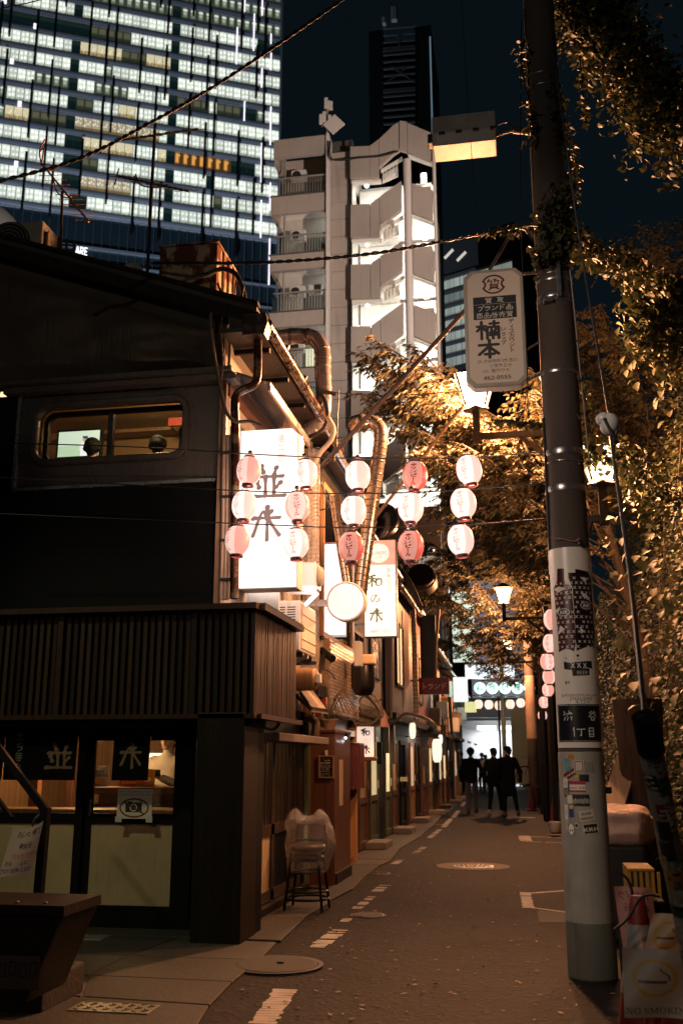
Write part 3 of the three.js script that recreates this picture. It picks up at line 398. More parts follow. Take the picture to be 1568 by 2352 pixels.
  part(t, 'window_panel', ext([[P.x0, P.y0], [P.x1, P.y0], [P.x1, P.y1], [P.x0, P.y1]], .1, { holes: [hole] }).translate(0, 0, W - .12), rusty);
  part(t, 'panel_edge', [beam(V(P.x0, P.y0 - .015, W), V(P.x1, P.y0 - .015, W), .05, .03), beam(V(P.x0, P.y0, W), V(P.x0, P.y1, W), .05, .03)], steel);
  { // the carriage-like window: rounded frame, centre mullion, panes
    const inner = rrect(O.x0 + .05, O.x1 - .05, O.y0 + .05, O.y1 - .05, .09), sh = rrect(O.x0 - .028, O.x1 + .028, O.y0 - .028, O.y1 + .028, .155, THREE.Shape); sh.holes = [rrect(O.x0 + .01, O.x1 - .01, O.y0 + .01, O.y1 - .01, .12)];
    const w = part(t, 'window', new THREE.ExtrudeGeometry(sh, { depth: .035, bevelEnabled: true, bevelSize: .014, bevelThickness: .014, bevelSegments: 2, curveSegments: 10 }).translate(0, 0, W - .022), rusty);
    const s2 = rrect(O.x0 + .005, O.x1 - .005, O.y0 + .005, O.y1 - .005, .12, THREE.Shape); s2.holes = [inner];
    part(w, 'frame', new THREE.ExtrudeGeometry(s2, { depth: .05, bevelEnabled: false, curveSegments: 10 }).translate(0, 0, W - .2), black);
    part(w, 'mullion', bb(-3.97, -3.92, O.y0 + .03, O.y1 - .03, W - .21, W - .14), iron);
    part(w, 'pane', bb(O.x0 + .04, -3.96, O.y0 + .04, O.y1 - .04, W - .19, W - .183), glassM); part(w, 'pane', bb(-3.94, O.x1 - .04, O.y0 + .04, O.y1 - .04, W - .175, W - .168), glassM);
  }
  part(t, 'ledge', [rb(-5.0, -2.6, 4.99, 5.06, W - .1, W + .10, .012), bb(-5.0, -2.62, 5.06, 5.1, W - .1, W + .16)], rusty);
  // gable above the ledge, up to the sloping roof
  const r0 = [-8, 7.66], r1 = [-2.36, 5.60];
  part(t, 'gable', ext([[-8, 5.08], [-2.72, 5.08], [-2.72, 5.66], [-8, 7.58]], .1).translate(0, 0, W - .06), tarp);
  { // the loose weathered sheet nailed over the gable hangs in soft folds
    const NX = 70, NY = 22, pos = [], ix = []; for (let j = 0; j <= NY; j++) for (let i = 0; i <= NX; i++) { const x = -7.5 + 4.72 * i / NX, top = 7.39 - (x + 7.5) * .3655 - .16, y = 5.14 + (top - 5.14) * j / NY, e = Math.min(1, i / 4, (NX - i) / 4, j / 3, (NY - j) / 3); pos.push(x, y, W + .05 + e * (.085 * fbm(i / NX + .11 * Math.sin(j / 5), j / NY, 13, 3, 71, 4) + .05 * Math.abs(Math.sin(x * 3.1 + y * 1.7)))); if (i < NX && j < NY) { const q = j * (NX + 1) + i; ix.push(q, q + 1, q + NX + 1, q + 1, q + NX + 2, q + NX + 1); } }
    const g = new THREE.BufferGeometry(); g.setAttribute('position', new THREE.Float32BufferAttribute(pos, 3)); g.setIndex(ix); g.computeVertexNormals(); part(t, 'weather_sheet', g, tarp);
  }
  part(t, 'roof', ext([[r0[0], r0[1] - .02], [r1[0], r1[1] - .02], [r1[0], r1[1] + .04], [r0[0], r0[1] + .04]], 4.3).translate(0, 0, -12.75), mat([.05, .045, .04], .6, .3, { t: 'grime', s: .7 }));
  part(t, 'barge_board', [ext([[r0[0], r0[1] - .16], [r1[0] + .02, r1[1] - .14], [r1[0] + .02, r1[1] - .02], [r0[0], r0[1] - .02]], .04).translate(0, 0, -8.48), ext([[r0[0], r0[1] + .04], [r1[0] + .02, r1[1] + .04], [r1[0] + .02, r1[1] + .08], [r0[0], r0[1] + .08]], .09).translate(0, 0, -8.5)], woodDark);
  part(t, 'soffit', bb(-2.74, -2.34, 5.42, 5.46, -12.4, -8.5), mat([.05, .047, .044], .5, .4, { t: 'grime', s: 1.5, b: 'grime', bs: 2, bd: .015 })); for (let k = 0; k < 5; k++) part(t, 'rafter', beam(V(-2.74, 5.38, -8.9 - k * .8), V(-2.34, 5.38, -8.9 - k * .8), .04, .05), woodDark);
  part(t, 'alley_wall', bb(-2.78, -2.70, 1.95, 5.42, -12.2, W - .065), plaster);
  // pent canopy under the eave: bent zinc sheet
  part(t, 'canopy', [quad(V(-2.74, 5.16, -8.75), V(-2.30, 4.98, -8.75), V(-2.30, 4.98, -10.7), V(-2.74, 5.16, -10.7)), bb(-2.315, -2.29, 4.90, 4.99, -10.7, -8.75), quad(V(-2.74, 5.13, -8.74), V(-2.30, 4.95, -8.74), V(-2.30, 4.98, -8.74), V(-2.74, 5.16, -8.74))], mat([.26, .26, .27], .34, .8, { side: true, t: 'grime', s: 1.5, rt: 'grain' }));
  part(t, 'fascia', [bb(-2.72, -2.68, 4.86, 5.1, -10.9, -8.72)], woodRed);
  // ---- upper room seen through the window
  const paperM = mat([.5, .42, .3], .7), roomM = mat([.30, .19, .09], .8);
  part(t, 'upper_room', [bb(-6, -2.95, 3.0, 5.6, -11.5, -11.4), bb(-6, -2.95, 5.55, 5.6, -11.4, W - .07), bb(-6, -5.9, 3, 5.55, -11.4, W - .2), bb(-3.0, -2.95, 3, 5.55, -11.4, W - .125), bb(-6, -2.8, 2.9, 3.0, -11.4, W - .2)], roomM);
  part(t, 'picture_rail', bb(-4.1, -3.01, 5.36, 5.46, -10.9, -10.85), mat([.42, .06, .04], .6)); part(t, 'wall_shelf', bb(-5.5, -4.15, 5.40, 5.44, -11.3, -11.1), woodPale); part(t, 'picture', bb(-3.75, -3.55, 5.38, 5.5, -10.84, -10.83), white); part(t, 'wall_panel', [bb(-3.5, -3.1, 4.95, 5.3, -11.38, -11.36)], woodRed); part(t, 'wall_poster', bb(-4.0, -3.8, 5.0, 5.3, -11.38, -11.37), paperM);
  part(t, 'door_frame', [bb(-3.42, -3.36, 3, 5.5, -11.38, -11.3), bb(-4.12, -4.06, 3, 5.5, -11.38, -11.3)], woodDark);
  part(t, 'ceiling_lamp', ball(.08, -5.4, 5.3, -9.4), glow([1, .72, .38], 2));
  lampPoint('upper_room_lamp', [1, .66, .32], 5, V(-3.9, 5.35, -9.9), .1);
  const bar1 = lampPoint('bar_lamp', [1, .55, .22], 5.5, V(-4.35, 1.66, -9.85), .08), bar2 = lampPoint('bar_lamp_two', [1, .62, .3], .45, V(-3.0, 1.68, -9.5), .05);
  part(t, 'pendant_bulb', ball(.05, -4.35, 1.72, -9.85), glow([1, .7, .4], 4)); part(t, 'pendant_bulb', ball(.04, -3.0, 1.75, -9.5), glow([1, .7, .4], 4));
  // counter
  const ct = part(t, 'counter', [rb(-5.3, -2.85, .96, 1.0, -9.55, -9.12, .01)], woodPale); part(ct, 'counter_front', bb(-5.3, -2.85, .02, .955, -9.5, -9.42), woodRed);
  part(t, 'back_counter', [rb(-4.25, -2.9, 1.0, 1.03, -9.95, -9.62, .01), bb(-4.2, -2.9, 1.03, 1.12, -9.93, -9.66), rb(-4.3, -2.86, 1.12, 1.19, -10.0, -9.6, .01)], woodRed);
  part(t, 'inner_post', bb(-4.95, -4.86, .03, 1.8, -9.75, -9.66), mat([.32, .13, .05], .5, 0, { t: 'wood', s: 1.5 })); part(t, 'inner_post', bb(-4.78, -4.72, .03, 1.8, -10.2, -10.14), woodRed);
  part(t, 'wall_cabinet', [rb(-4.4, -3.3, 1.32, 1.36, -11.4, -11.2, .005), bb(-4.4, -3.3, 1.5, 1.53, -11.4, -11.2)], woodPale);
  for (let i = 0; i < 7; i++) { const x = -4.3 + i * .15; part(t, 'bottle', lathe([[0, 0], [.035, 0], [.035, .1], [.012, .14], [.012, .17], [0, .17]], x, 1.36, -11.3, 10), [white, woodRed, mat([.03, .08, .04], .2)][i % 3]); }
  part(t, 'white_lamp_box', rb(-4.05, -3.8, 1.38, 1.52, -10.6, -10.4, .02), glow([1, .95, .8], 1.2)); part(t, 'exit_light', bb(-4.0, -3.93, 1.56, 1.62, -11.0, -10.98), glow([.2, .9, .45], .8));
}
// ---- what stands and hangs in and on the bar
function snack(name, label, x, y, z, w, h, c, fn) {
  const s = thing(name, label, 'snack packet', [x, y, z]); const g = new THREE.BoxGeometry(w, h, .04, 6, 8, 1).translate(0, h / 2, 0), p = g.attributes.position;
  for (let i = 0; i < p.count; i++) { const k = Math.sin((p.getX(i) / w + .5) * Math.PI) * Math.sin(p.getY(i) / h * Math.PI); p.setZ(i, p.getZ(i) * (.25 + 1.4 * k)); } g.computeVertexNormals(); const o = new THREE.Mesh(prep(g), mat(c, .3)); o.name = 'packet'; finish(o, o.material, s);
  const f = new THREE.PlaneGeometry(w * .92, h * .8, 6, 6), q = f.attributes.position; for (let i = 0; i < q.count; i++) q.setZ(i, .003 + .02 * (.25 + 1.4 * Math.cos(q.getX(i) / w * Math.PI) * Math.cos(q.getY(i) / h * Math.PI))); f.userData.uv = true; f.computeVertexNormals(); const l = new THREE.Mesh(prep(f.translate(0, h / 2, .002)), printed(canvas(64, 80, fn), .3)); l.name = 'print'; finish(l, l.material, s);
}
snack('snack_packet', 'red snack packet beside the left door post above the bar counter', onZ(207, 1790, -9.75).x, 1.19, -9.75, .17, .2, [.45, .05, .03], (g) => { paint(g, '#c2301c', 0, 0, 64, 80); paint(g, '#f1d9b0', 6, 48, 52, 26); g.fillStyle = '#8d1d12'; g.beginPath(); g.moveTo(32, 6); g.lineTo(58, 36); g.lineTo(6, 36); g.fill(); glyph(g, 'ラ', 8, 50, 20, 20, 4); g.strokeStyle = '#222'; across(g, 'ラム', 10, 50, 20, 20, 2, 4); });
snack('snack_packet', 'silver potato snack packet behind the left door post', onZ(232, 1790, -9.72).x, 1.19, -9.72, .16, .2, [.4, .42, .44], (g) => { paint(g, '#b9c0c4', 0, 0, 64, 80); g.fillStyle = '#20242a'; g.font = 'bold 17px sans-serif'; g.fillText('PURE', 8, 24); g.fillText('POTATO', 0, 42); paint(g, '#d8a04a', 10, 52, 44, 22); });
snack('snack_packet', 'red and white snack packet above the no camera notice', onZ(298, 1790, -9.75).x, 1.19, -9.75, .2, .17, [.5, .06, .04], (g) => { paint(g, '#c8281c', 0, 0, 64, 80); g.fillStyle = '#f5e6c8'; g.beginPath(); g.ellipse(32, 34, 26, 14, -.2, 0, 7); g.fill(); g.fillStyle = '#c8281c'; g.font = 'bold 22px serif'; g.fillText('10', 20, 42); paint(g, '#e8b04c', 4, 60, 56, 14); });
snack('snack_packet', 'orange snack packet under the right end of the dark curtain', onZ(335, 1790, -9.74).x, 1.19, -9.74, .19, .17, [.5, .26, .05], (g) => { paint(g, '#d9861e', 0, 0, 64, 80); g.fillStyle = '#7a2410'; g.beginPath(); g.arc(24, 30, 16, 0, 7); g.fill(); g.fillStyle = '#f7d98a'; g.beginPath(); g.arc(42, 48, 14, 0, 7); g.fill(); });
{
  // half curtain over the doors
  const t = thing('shop_curtain', 'black half curtain of three cloths with white brush lettering over the bar doors', 'shop curtain', [-4.0, 1.76, -8.8]);
  const cloth = (x0, x1, y0, y1, draw, z = -8.8, pxw = 192, pxh = 256) => {
    const g = new THREE.PlaneGeometry(x1 - x0, y1 - y0, 24, 6), p = g.attributes.position; for (let i = 0; i < p.count; i++) { const k = (y1 - y0) / 2 - p.getY(i); p.setZ(i, .012 * Math.sin(p.getX(i) * 21 + x0 * 9) * k / (y1 - y0) * 2); } g.computeVertexNormals(); g.userData.uv = true; g.translate((x0 + x1) / 2, (y0 + y1) / 2, z);
    const m = printed(canvas(pxw, pxh, (c) => { paint(c, '#15171a', 0, 0, pxw, pxh); draw?.(c, pxw, pxh); }), .9); m.side = THREE.DoubleSide; part(t, 'cloth', g, m);
  };
  cloth(-4.78, -4.42, 1.27, 1.74, (c, w, h) => { c.fillStyle = '#c9c8b2'; [...'立ち呑み'].forEach((k, i) => brush(c, k, w * .30, 24 + i * 50, 42, 40, 4)); });
  cloth(-4.42, -4.06, 1.27, 1.70, (c, w, h) => { c.fillStyle = '#d8bf86'; brush(c, '並', w * .2, 70, 128, 128, 11); });
  cloth(-3.71, -3.36, 1.27, 1.70, (c, w, h) => { c.fillStyle = '#d8bf86'; brush(c, '木', w * .2, 70, 110, 120, 10); });
  cloth(-4.06, -3.71, 1.62, 1.74); cloth(-3.36, -2.98, 1.62, 1.74); cloth(-5.0, -4.78, 1.27, 1.74);
  part(t, 'rod', bar(V(-5.05, 1.745, -8.8), V(-2.95, 1.745, -8.8), .012), woodDark);
}
{ // the notice on the door glass
  const a = onZ(268, 1880, -8.86), b = onZ(351, 1813, -8.86), m = printed(canvas(320, 256, (g, w, h) => {
    paint(g, '#cfc7b2', 0, 0, w, h); g.fillStyle = '#2a2a28'; g.font = '21px sans-serif'; g.fillText('Please never point your camera', 12, 28); g.fillText('into the restaurant as it is rude.', 10, 54);
    paint(g, '#1d1c1b', 78, 118, 150, 82); paint(g, '#1d1c1b', 96, 106, 40, 16); g.fillStyle = '#cfc7b2'; g.beginPath(); g.arc(152, 160, 34, 0, 7); g.fill(); g.fillStyle = '#1d1c1b'; g.beginPath(); g.arc(152, 160, 24, 0, 7); g.fill();
    g.fillStyle = '#c98a3a'; g.beginPath(); for (let i = 0; i < 12; i++) { const r = i % 2 ? 10 : 26, q = i / 12 * 6.283; g.lineTo(218 + r * Math.cos(q), 104 + r * Math.sin(q)); } g.fill();
    g.strokeStyle = '#6e1f1c'; g.lineWidth = 14; g.beginPath(); g.ellipse(158, 162, 128, 78, 0, 0, 7); g.stroke(); g.beginPath(); g.moveTo(62, 110); g.lineTo(252, 216); g.stroke();
  }));
  const t = thing('notice', 'white no camera notice taped to the bar door glass', 'notice', [(a.x + b.x) / 2, a.y, -8.86]);
  const g = new RoundedBoxGeometry(b.x - a.x, b.y - a.y, .004, 1, .001).translate((a.x + b.x) / 2, (a.y + b.y) / 2, -8.863); part(t, 'sheet', g, white); part(t, 'print', print(b.x - a.x, b.y - a.y).translate((a.x + b.x) / 2, (a.y + b.y) / 2, -8.859), m);
  for (const x of [a.x + .02, b.x - .02]) part(t, 'tape', bb(x - .03, x + .03, a.y - .03, a.y + .02, -8.857, -8.855), mat([.55, .53, .46], .4));
}
{ // television in the upper room, seen through the window
  const Zt = -10.6, a = onZ(132, 1050, Zt), b = onZ(230, 987, Zt), t = thing('television', 'bright television showing a ball game in the upper window', 'television', [(a.x + b.x) / 2, a.y - .06, Zt]);
  part(t, 'casing', rb(a.x - .03, b.x + .03, a.y - .04, b.y + .03, Zt - .06, Zt - .01, .01), black);
  part(t, 'screen', print(b.x - a.x, b.y - a.y).translate((a.x + b.x) / 2, (a.y + b.y) / 2, Zt - .006), litFace(canvas(160, 104, (g) => { paint(g, '#cfe3cf', 0, 0, 160, 104); paint(g, '#b8d4b4', 0, 60, 160, 44); paint(g, '#f2f6f4', 88, 46, 30, 58); g.fillStyle = '#c79a78'; g.beginPath(); g.arc(104, 36, 10, 0, 7); g.fill(); paint(g, '#2a4470', 94, 22, 20, 8); paint(g, '#2a4470', 100, 30, 22, 3); g.fillStyle = '#9a3030'; g.beginPath(); g.arc(108, 70, 9, 0, 7); g.fill(); paint(g, '#dfe8ee', 84, 52, 8, 30); }), 1.2));
}
// ================================================================ lit signs, paper lanterns, ducts on the left
function lightbox(name, label, { p, w, h, d, chamfer = 0, face, back, I = 1.3, A = 9, areaI, bracket = [], frameM = white, col = [1, .98, .95] }) { // p: bottom left corner of the face
  const t = thing(name, label, 'lit sign', [p.x + w / 2, p.y, p.z]);
  const c = chamfer, out = [[0, 0], [w, 0], [w, h - c], [w - c, h], [0, h]].filter((q, i) => c || i !== 3), sh = new THREE.Shape(out.map(([x, y]) => new THREE.Vector2(x, y)));
  const box = new THREE.ExtrudeGeometry(sh, { depth: d - .02, bevelEnabled: true, bevelSize: .008, bevelThickness: .008, bevelSegments: 1 }).translate(p.x, p.y, p.z - d);
  part(t, 'casing', box, frameM);
  const fg = new THREE.ShapeGeometry(sh), uv = fg.attributes.uv; for (let i = 0; i < uv.count; i++) uv.setXY(i, uv.getX(i) / w, uv.getY(i) / h); fg.userData.uv = true;
  part(t, 'sign_face', fg.translate(p.x, p.y, p.z + .004), litFace(face, I));
  if (back) { const bg = print(w, h).rotateY(Math.PI).translate(p.x + w / 2, p.y + h / 2, p.z - d - .014); part(t, 'sign_face', bg, litFace(face, I)); }
  if (bracket.length) part(t, 'bracket', bracket.map(([a, b]) => beam(a, b, .03, .03)), steel);
  if (areaI) { const c0 = V(p.x + w / 2, p.y + h / 2, p.z + .03); lampArea(name + '_light', col, areaI, w * .95, h * .95, c0, c0.clone().add(V(0, 0, 1))); const c1 = V(p.x + w / 2, p.y + h / 2, p.z - d - .04); lampArea(name + '_light', col, areaI, w * .95, h * .95, c1, c1.clone().add(V(0, 0, -1))); }
  return t;
}
{
  const a = onZ(541, 1352, -9.2), b = onZ(684, 983, -9.2);
  const t = lightbox('lit_sign', 'big white lit signboard with two large black brush characters on the bar corner', { p: a, w: b.x - a.x, h: b.y - a.y, d: .24, chamfer: .06, I: 1.25, areaI: 4, back: true, face: canvas(296, 800, (g, w, h) => {
    paint(g, '#fbfaf7', 0, 0, w, h); g.fillStyle = '#6d5c58'; brush(g, '並', 74, 190, 160, 165, 13); brush(g, '木', 70, 400, 150, 165, 13); g.fillStyle = '#f0b4a4';
    [...'呑み処'].forEach((k, i) => brush(g, k, 196, 30 + i * 50, 38, 40, 3.4)); g.strokeStyle = '#e6e2dc'; g.lineWidth = 2; g.beginPath(); g.ellipse(140, 715, 78, 22, 0, 0, 7); g.stroke();
  }), bracket: [[V(-2.75, 4.45, -9.32), V(-2.5, 4.45, -9.32)], [V(-2.75, 3.2, -9.32), V(-2.5, 3.2, -9.32)]] });
  // the yakitori sign: beer maker's round badge over brush characters
  const wano = (g, w, h) => {
    paint(g, '#fbfcf4', 0, 0, w, h); paint(g, '#f0a48c', 0, 0, w, h * .26); g.fillStyle = '#fbf3e8'; g.beginPath(); g.ellipse(w * .46, h * .135, w * .34, w * .34, 0, 0, 7); g.fill(); g.strokeStyle = '#e7b49c'; g.lineWidth = 4; g.beginPath(); g.ellipse(w * .46, h * .135, w * .27, w * .27, 0, 0, 7); g.stroke();
    g.fillStyle = '#e2a48c'; g.font = 'bold 38px serif'; g.textAlign = 'center'; g.fillText('KIRIN', w * .46, h * .15); g.font = '24px serif'; g.fillText('BEER', w * .46, h * .19);
    g.fillStyle = '#57603f'; brush(g, '和', w * .12, h * .36, 104, 100, 9); brush(g, 'の', w * .2, h * .56, 74, 66, 6); brush(g, '木', w * .16, h * .72, 100, 104, 9); g.fillStyle = '#8a8d74'; [...'やきとり'].forEach((k, i) => brush(g, k, w * .7, h * (.30 + i * .065), 36, 42, 3));
    g.fillStyle = '#454a34'; g.font = '36px sans-serif'; g.fillText('3407 3532', w * .5, h * .965);
  };
  const k0 = onZ(838, 1462, -15), k1 = onZ(907, 1240, -15);
  lightbox('lit_sign', 'tall white lit restaurant sign with red top, brush characters and phone number', { p: k0, w: k1.x - k0.x, h: k1.y - k0.y, d: .2, I: 1.15, areaI: 5, back: true, frameM: iron, face: canvas(240, 800, wano), bracket: [[V(-2.75, k1.y - .3, -15.1), V(k0.x, k1.y - .3, -15.1)], [V(-2.75, k0.y + .2, -15.1), V(k0.x, k0.y + .2, -15.1)]] });
  const s0 = onZ(820, 1738, -15.1), s1 = onZ(858, 1668, -15.1);
  const sm2 = lightbox('lit_sign', 'small pinkish lit box sign under a little wooden roof at the restaurant door', { p: s0, w: s1.x - s0.x, h: s1.y - s0.y, d: .14, I: 1.05, areaI: 3, frameM: woodRed, col: [1, .85, .75], face: canvas(128, 240, (g, w, h) => { paint(g, '#f6dccb', 0, 0, w, h); g.fillStyle = '#1f1814'; brush(g, '和', 34, 16, 62, 58, 6); brush(g, '木', 36, 152, 62, 64, 6); g.fillStyle = '#f3b8a8'; brush(g, 'の', 46, 92, 38, 40, 3); }) });
  part(sm2, 'sill', rb(s0.x - .03, s1.x + .03, s0.y - .06, s0.y - .01, -15.26, -15.06, .01), woodRed);
  { const x0 = s0.x - .12, x1 = s1.x + .1, y = s1.y + .02; part(sm2, 'little_roof', [quad(V(x0 - .02, y, -14.95), V(x1 + .02, y, -14.95), V(x1, y + .24, -15.25), V(x0, y + .24, -15.25)), quad(V(x0 - .02, y - .03, -14.95), V(x1 + .02, y - .03, -14.95), V(x1 + .02, y, -14.95), V(x0 - .02, y, -14.95))], mat([.06, .05, .04], .7, 0, { side: true, t: 'wood', s: 2 })); part(sm2, 'gable_board', quad(V(x1 + .02, y - .03, -14.94), V(x1 + .1, y - .03, -15.4), V(x1 + .04, y + .2, -15.3), V(x1 + .02, y + .24, -15.25)), mat([.4, .2, .15], .6, 0, { side: true })); }
}
{ // round lit sign
  const c = onZ(794, 1381, -11.5), r = .233, t = thing('round_lit_sign', 'round pale pink lit sign between the white signboard and the phone number sign', 'lit sign', [c.x, c.y - r, c.z]);
  part(t, 'casing', new THREE.CylinderGeometry(r, r, .16, 40).rotateX(Math.PI / 2).translate(c.x, c.y, c.z - .09), white); part(t, 'rim', new THREE.TorusGeometry(r - .01, .014, 8, 44).translate(c.x, c.y, c.z), white);
  const f = new THREE.CircleGeometry(r - .02, 40); f.userData.uv = true;
  part(t, 'sign_face', f.translate(c.x, c.y, c.z + .002), litFace(canvas(256, 256, (g) => { paint(g, '#ffffff', 0, 0, 256, 256); g.fillStyle = '#fbe6d8'; g.beginPath(); g.arc(128, 128, 112, 0, 7); g.fill(); }), 1.05)); part(t, 'bracket', [beam(V(-2.75, c.y, c.z - .1), V(c.x - r, c.y, c.z - .1), .05, .08)], steel);
  const q = V(c.x, c.y, c.z + .03); lampArea('round_sign_light', [1, .92, .82], 4, .4, .4, q, q.clone().add(V(0, 0, 1)));
}
// ---------------------------------------------------------------- paper lanterns on three wires across the alley
const lanternMat = (bg, panel, ink, I, base) => litFace(canvas(512, 256, (g) => {
  paint(g, bg, 0, 0, 512, 256); for (const x of [64, 320]) { paint(g, panel, x, 0, 128, 256); [...'キリンビール'].forEach((k, i) => { g.strokeStyle = ink; glyph(g, k, x + 42, 30 + i * 33, 44, 28, 7); }); }
}), I, base);
const lanternLit = lanternMat('#ffcdbe', '#fff0e8', '#f6a594', 1.4, [.6, .3, .25]), lanternMid = lanternMat('#ffb09e', '#ffdccd', '#ea7566', 1.15, [.6, .25, .2]), lanternDim = lanternMat('#ec6f5c', '#f5b09a', '#9c221c', .85, [.5, .12, .1]);
const lanternRim = mat([.10, .02, .02], .4), lanternHi = mat([.03, .02, .02], .4);
function lanternShape(r, h) { const pr = []; const n = 44; for (let i = 0; i <= n; i++) { const v = i / n, y = (v - .5) * h, k = Math.pow(Math.max(0, 1 - Math.pow(Math.abs(2 * v - 1 - .06), 2.4) * .68), .72); pr.push([r * k * (1 + (i % 2 ? .012 : -.006)), y]); } const g = new THREE.LatheGeometry(pr.map(([a, b]) => new THREE.Vector2(a, b)), 28); g.userData.uv = true; return g; }
function makeLantern(r, h, m) {
  const t = new THREE.Group(), add = (n, g, mm) => { const o = new THREE.Mesh(M(g), mm); o.name = n; return finish(o, mm, t); };
  add('lantern_paper', lanternShape(r, h).translate(0, h / 2, 0), m); const rt = r * .50;
  add('top_ring', lathe([[rt * .9, 0], [rt, 0], [rt, .022], [rt * .9, .022]], 0, h - .008, 0), lanternHi); add('bottom_ring', lathe([[rt * .9, 0], [rt, 0], [rt, .026], [rt * .9, .026]], 0, -.018, 0), lanternRim);
  add('hanger', [tube([V(-rt * .9, h + .01, 0), V(-rt * .5, h + .035, 0), V(0, h + .045, 0), V(rt * .5, h + .035, 0), V(rt * .9, h + .01, 0)], .0025, 12, 5), lathe([[0, 0], [.016, 0], [.02, .012], [.016, .028], [0, .03]], 0, h + .04, 0, 10)], wire);
  return t;
}
{
  const rows = [[[570, 1083], [703, 1090], [822, 1094], [951, 1095], [1081, 1081]], [[560, 1163], [684, 1165], [812, 1175], [942, 1168], [1066, 1158]], [[545, 1243], [681, 1250], [807, 1258], [942, 1256], [1060, 1242]]];
  const kind = [[1, 0, 0, 2, 0], [0, 1, 0, 0, 0], [1, 0, 2, 2, 0]], ord = ['leftmost', 'second from left', 'middle', 'second from right', 'rightmost'], rw = ['top', 'middle', 'lowest'];
  const protos = [lanternLit, lanternMid, lanternDim].map((m) => makeLantern(.108, .25, m)), tilt = [-.05, .06, .01, -.05, .12];
  rows.forEach((row, i) => row.forEach(([x, y], j) => {
    const p = onZ(x, y, -8.2 + .06 * (i - 1)), o = protos[kind[i][j]].clone(); o.name = numbered('paper_lantern'); o.position.set(p.x, p.y - .125, p.z); o.rotation.set(0, 1.25 + rnd(-.5, .5) + (j === 4 ? .3 : 0), tilt[j] * (i ? .6 : 1), 'ZYX');
    if (kind[i][j] === 2) o.rotation.y = 1.55 + rnd(-.15, .15);
    o.userData = { label: `${kind[i][j] === 2 ? 'dim red' : 'glowing pale pink'} paper lantern, ${ord[j]} of the five on the ${rw[i]} wire`, category: 'lantern', group: 'paper lanterns strung across the alley' }; scene.add(o);
    lampPoint('lantern_bulb', [1, .68, .5], kind[i][j] === 2 ? .15 : .42, V(p.x, p.y, p.z), .05);
  }));
  const wy = [[[0, 1017], [345, 1028], [575, 1043], [820, 1053], [1090, 1050], [1258, 1036]], [[0, 1097], [380, 1118], [570, 1128], [812, 1134], [1070, 1125], [1262, 1108]], [[0, 1180], [380, 1196], [560, 1203], [810, 1212], [1060, 1206], [1268, 1190]]];
  wy.forEach((w, i) => single('lantern_wire', `thin ${rw[i]} wire carrying a row of paper lanterns to the pole`, 'wire', tube(w.map(([x, y], k) => onZ(x, y, [-8.0, -8.1, -8.2, -8.2, -8.2, -7.8][k] + .06 * (i - 1))), .006, 50, 5), wire, 'wires carrying the paper lanterns'));
}
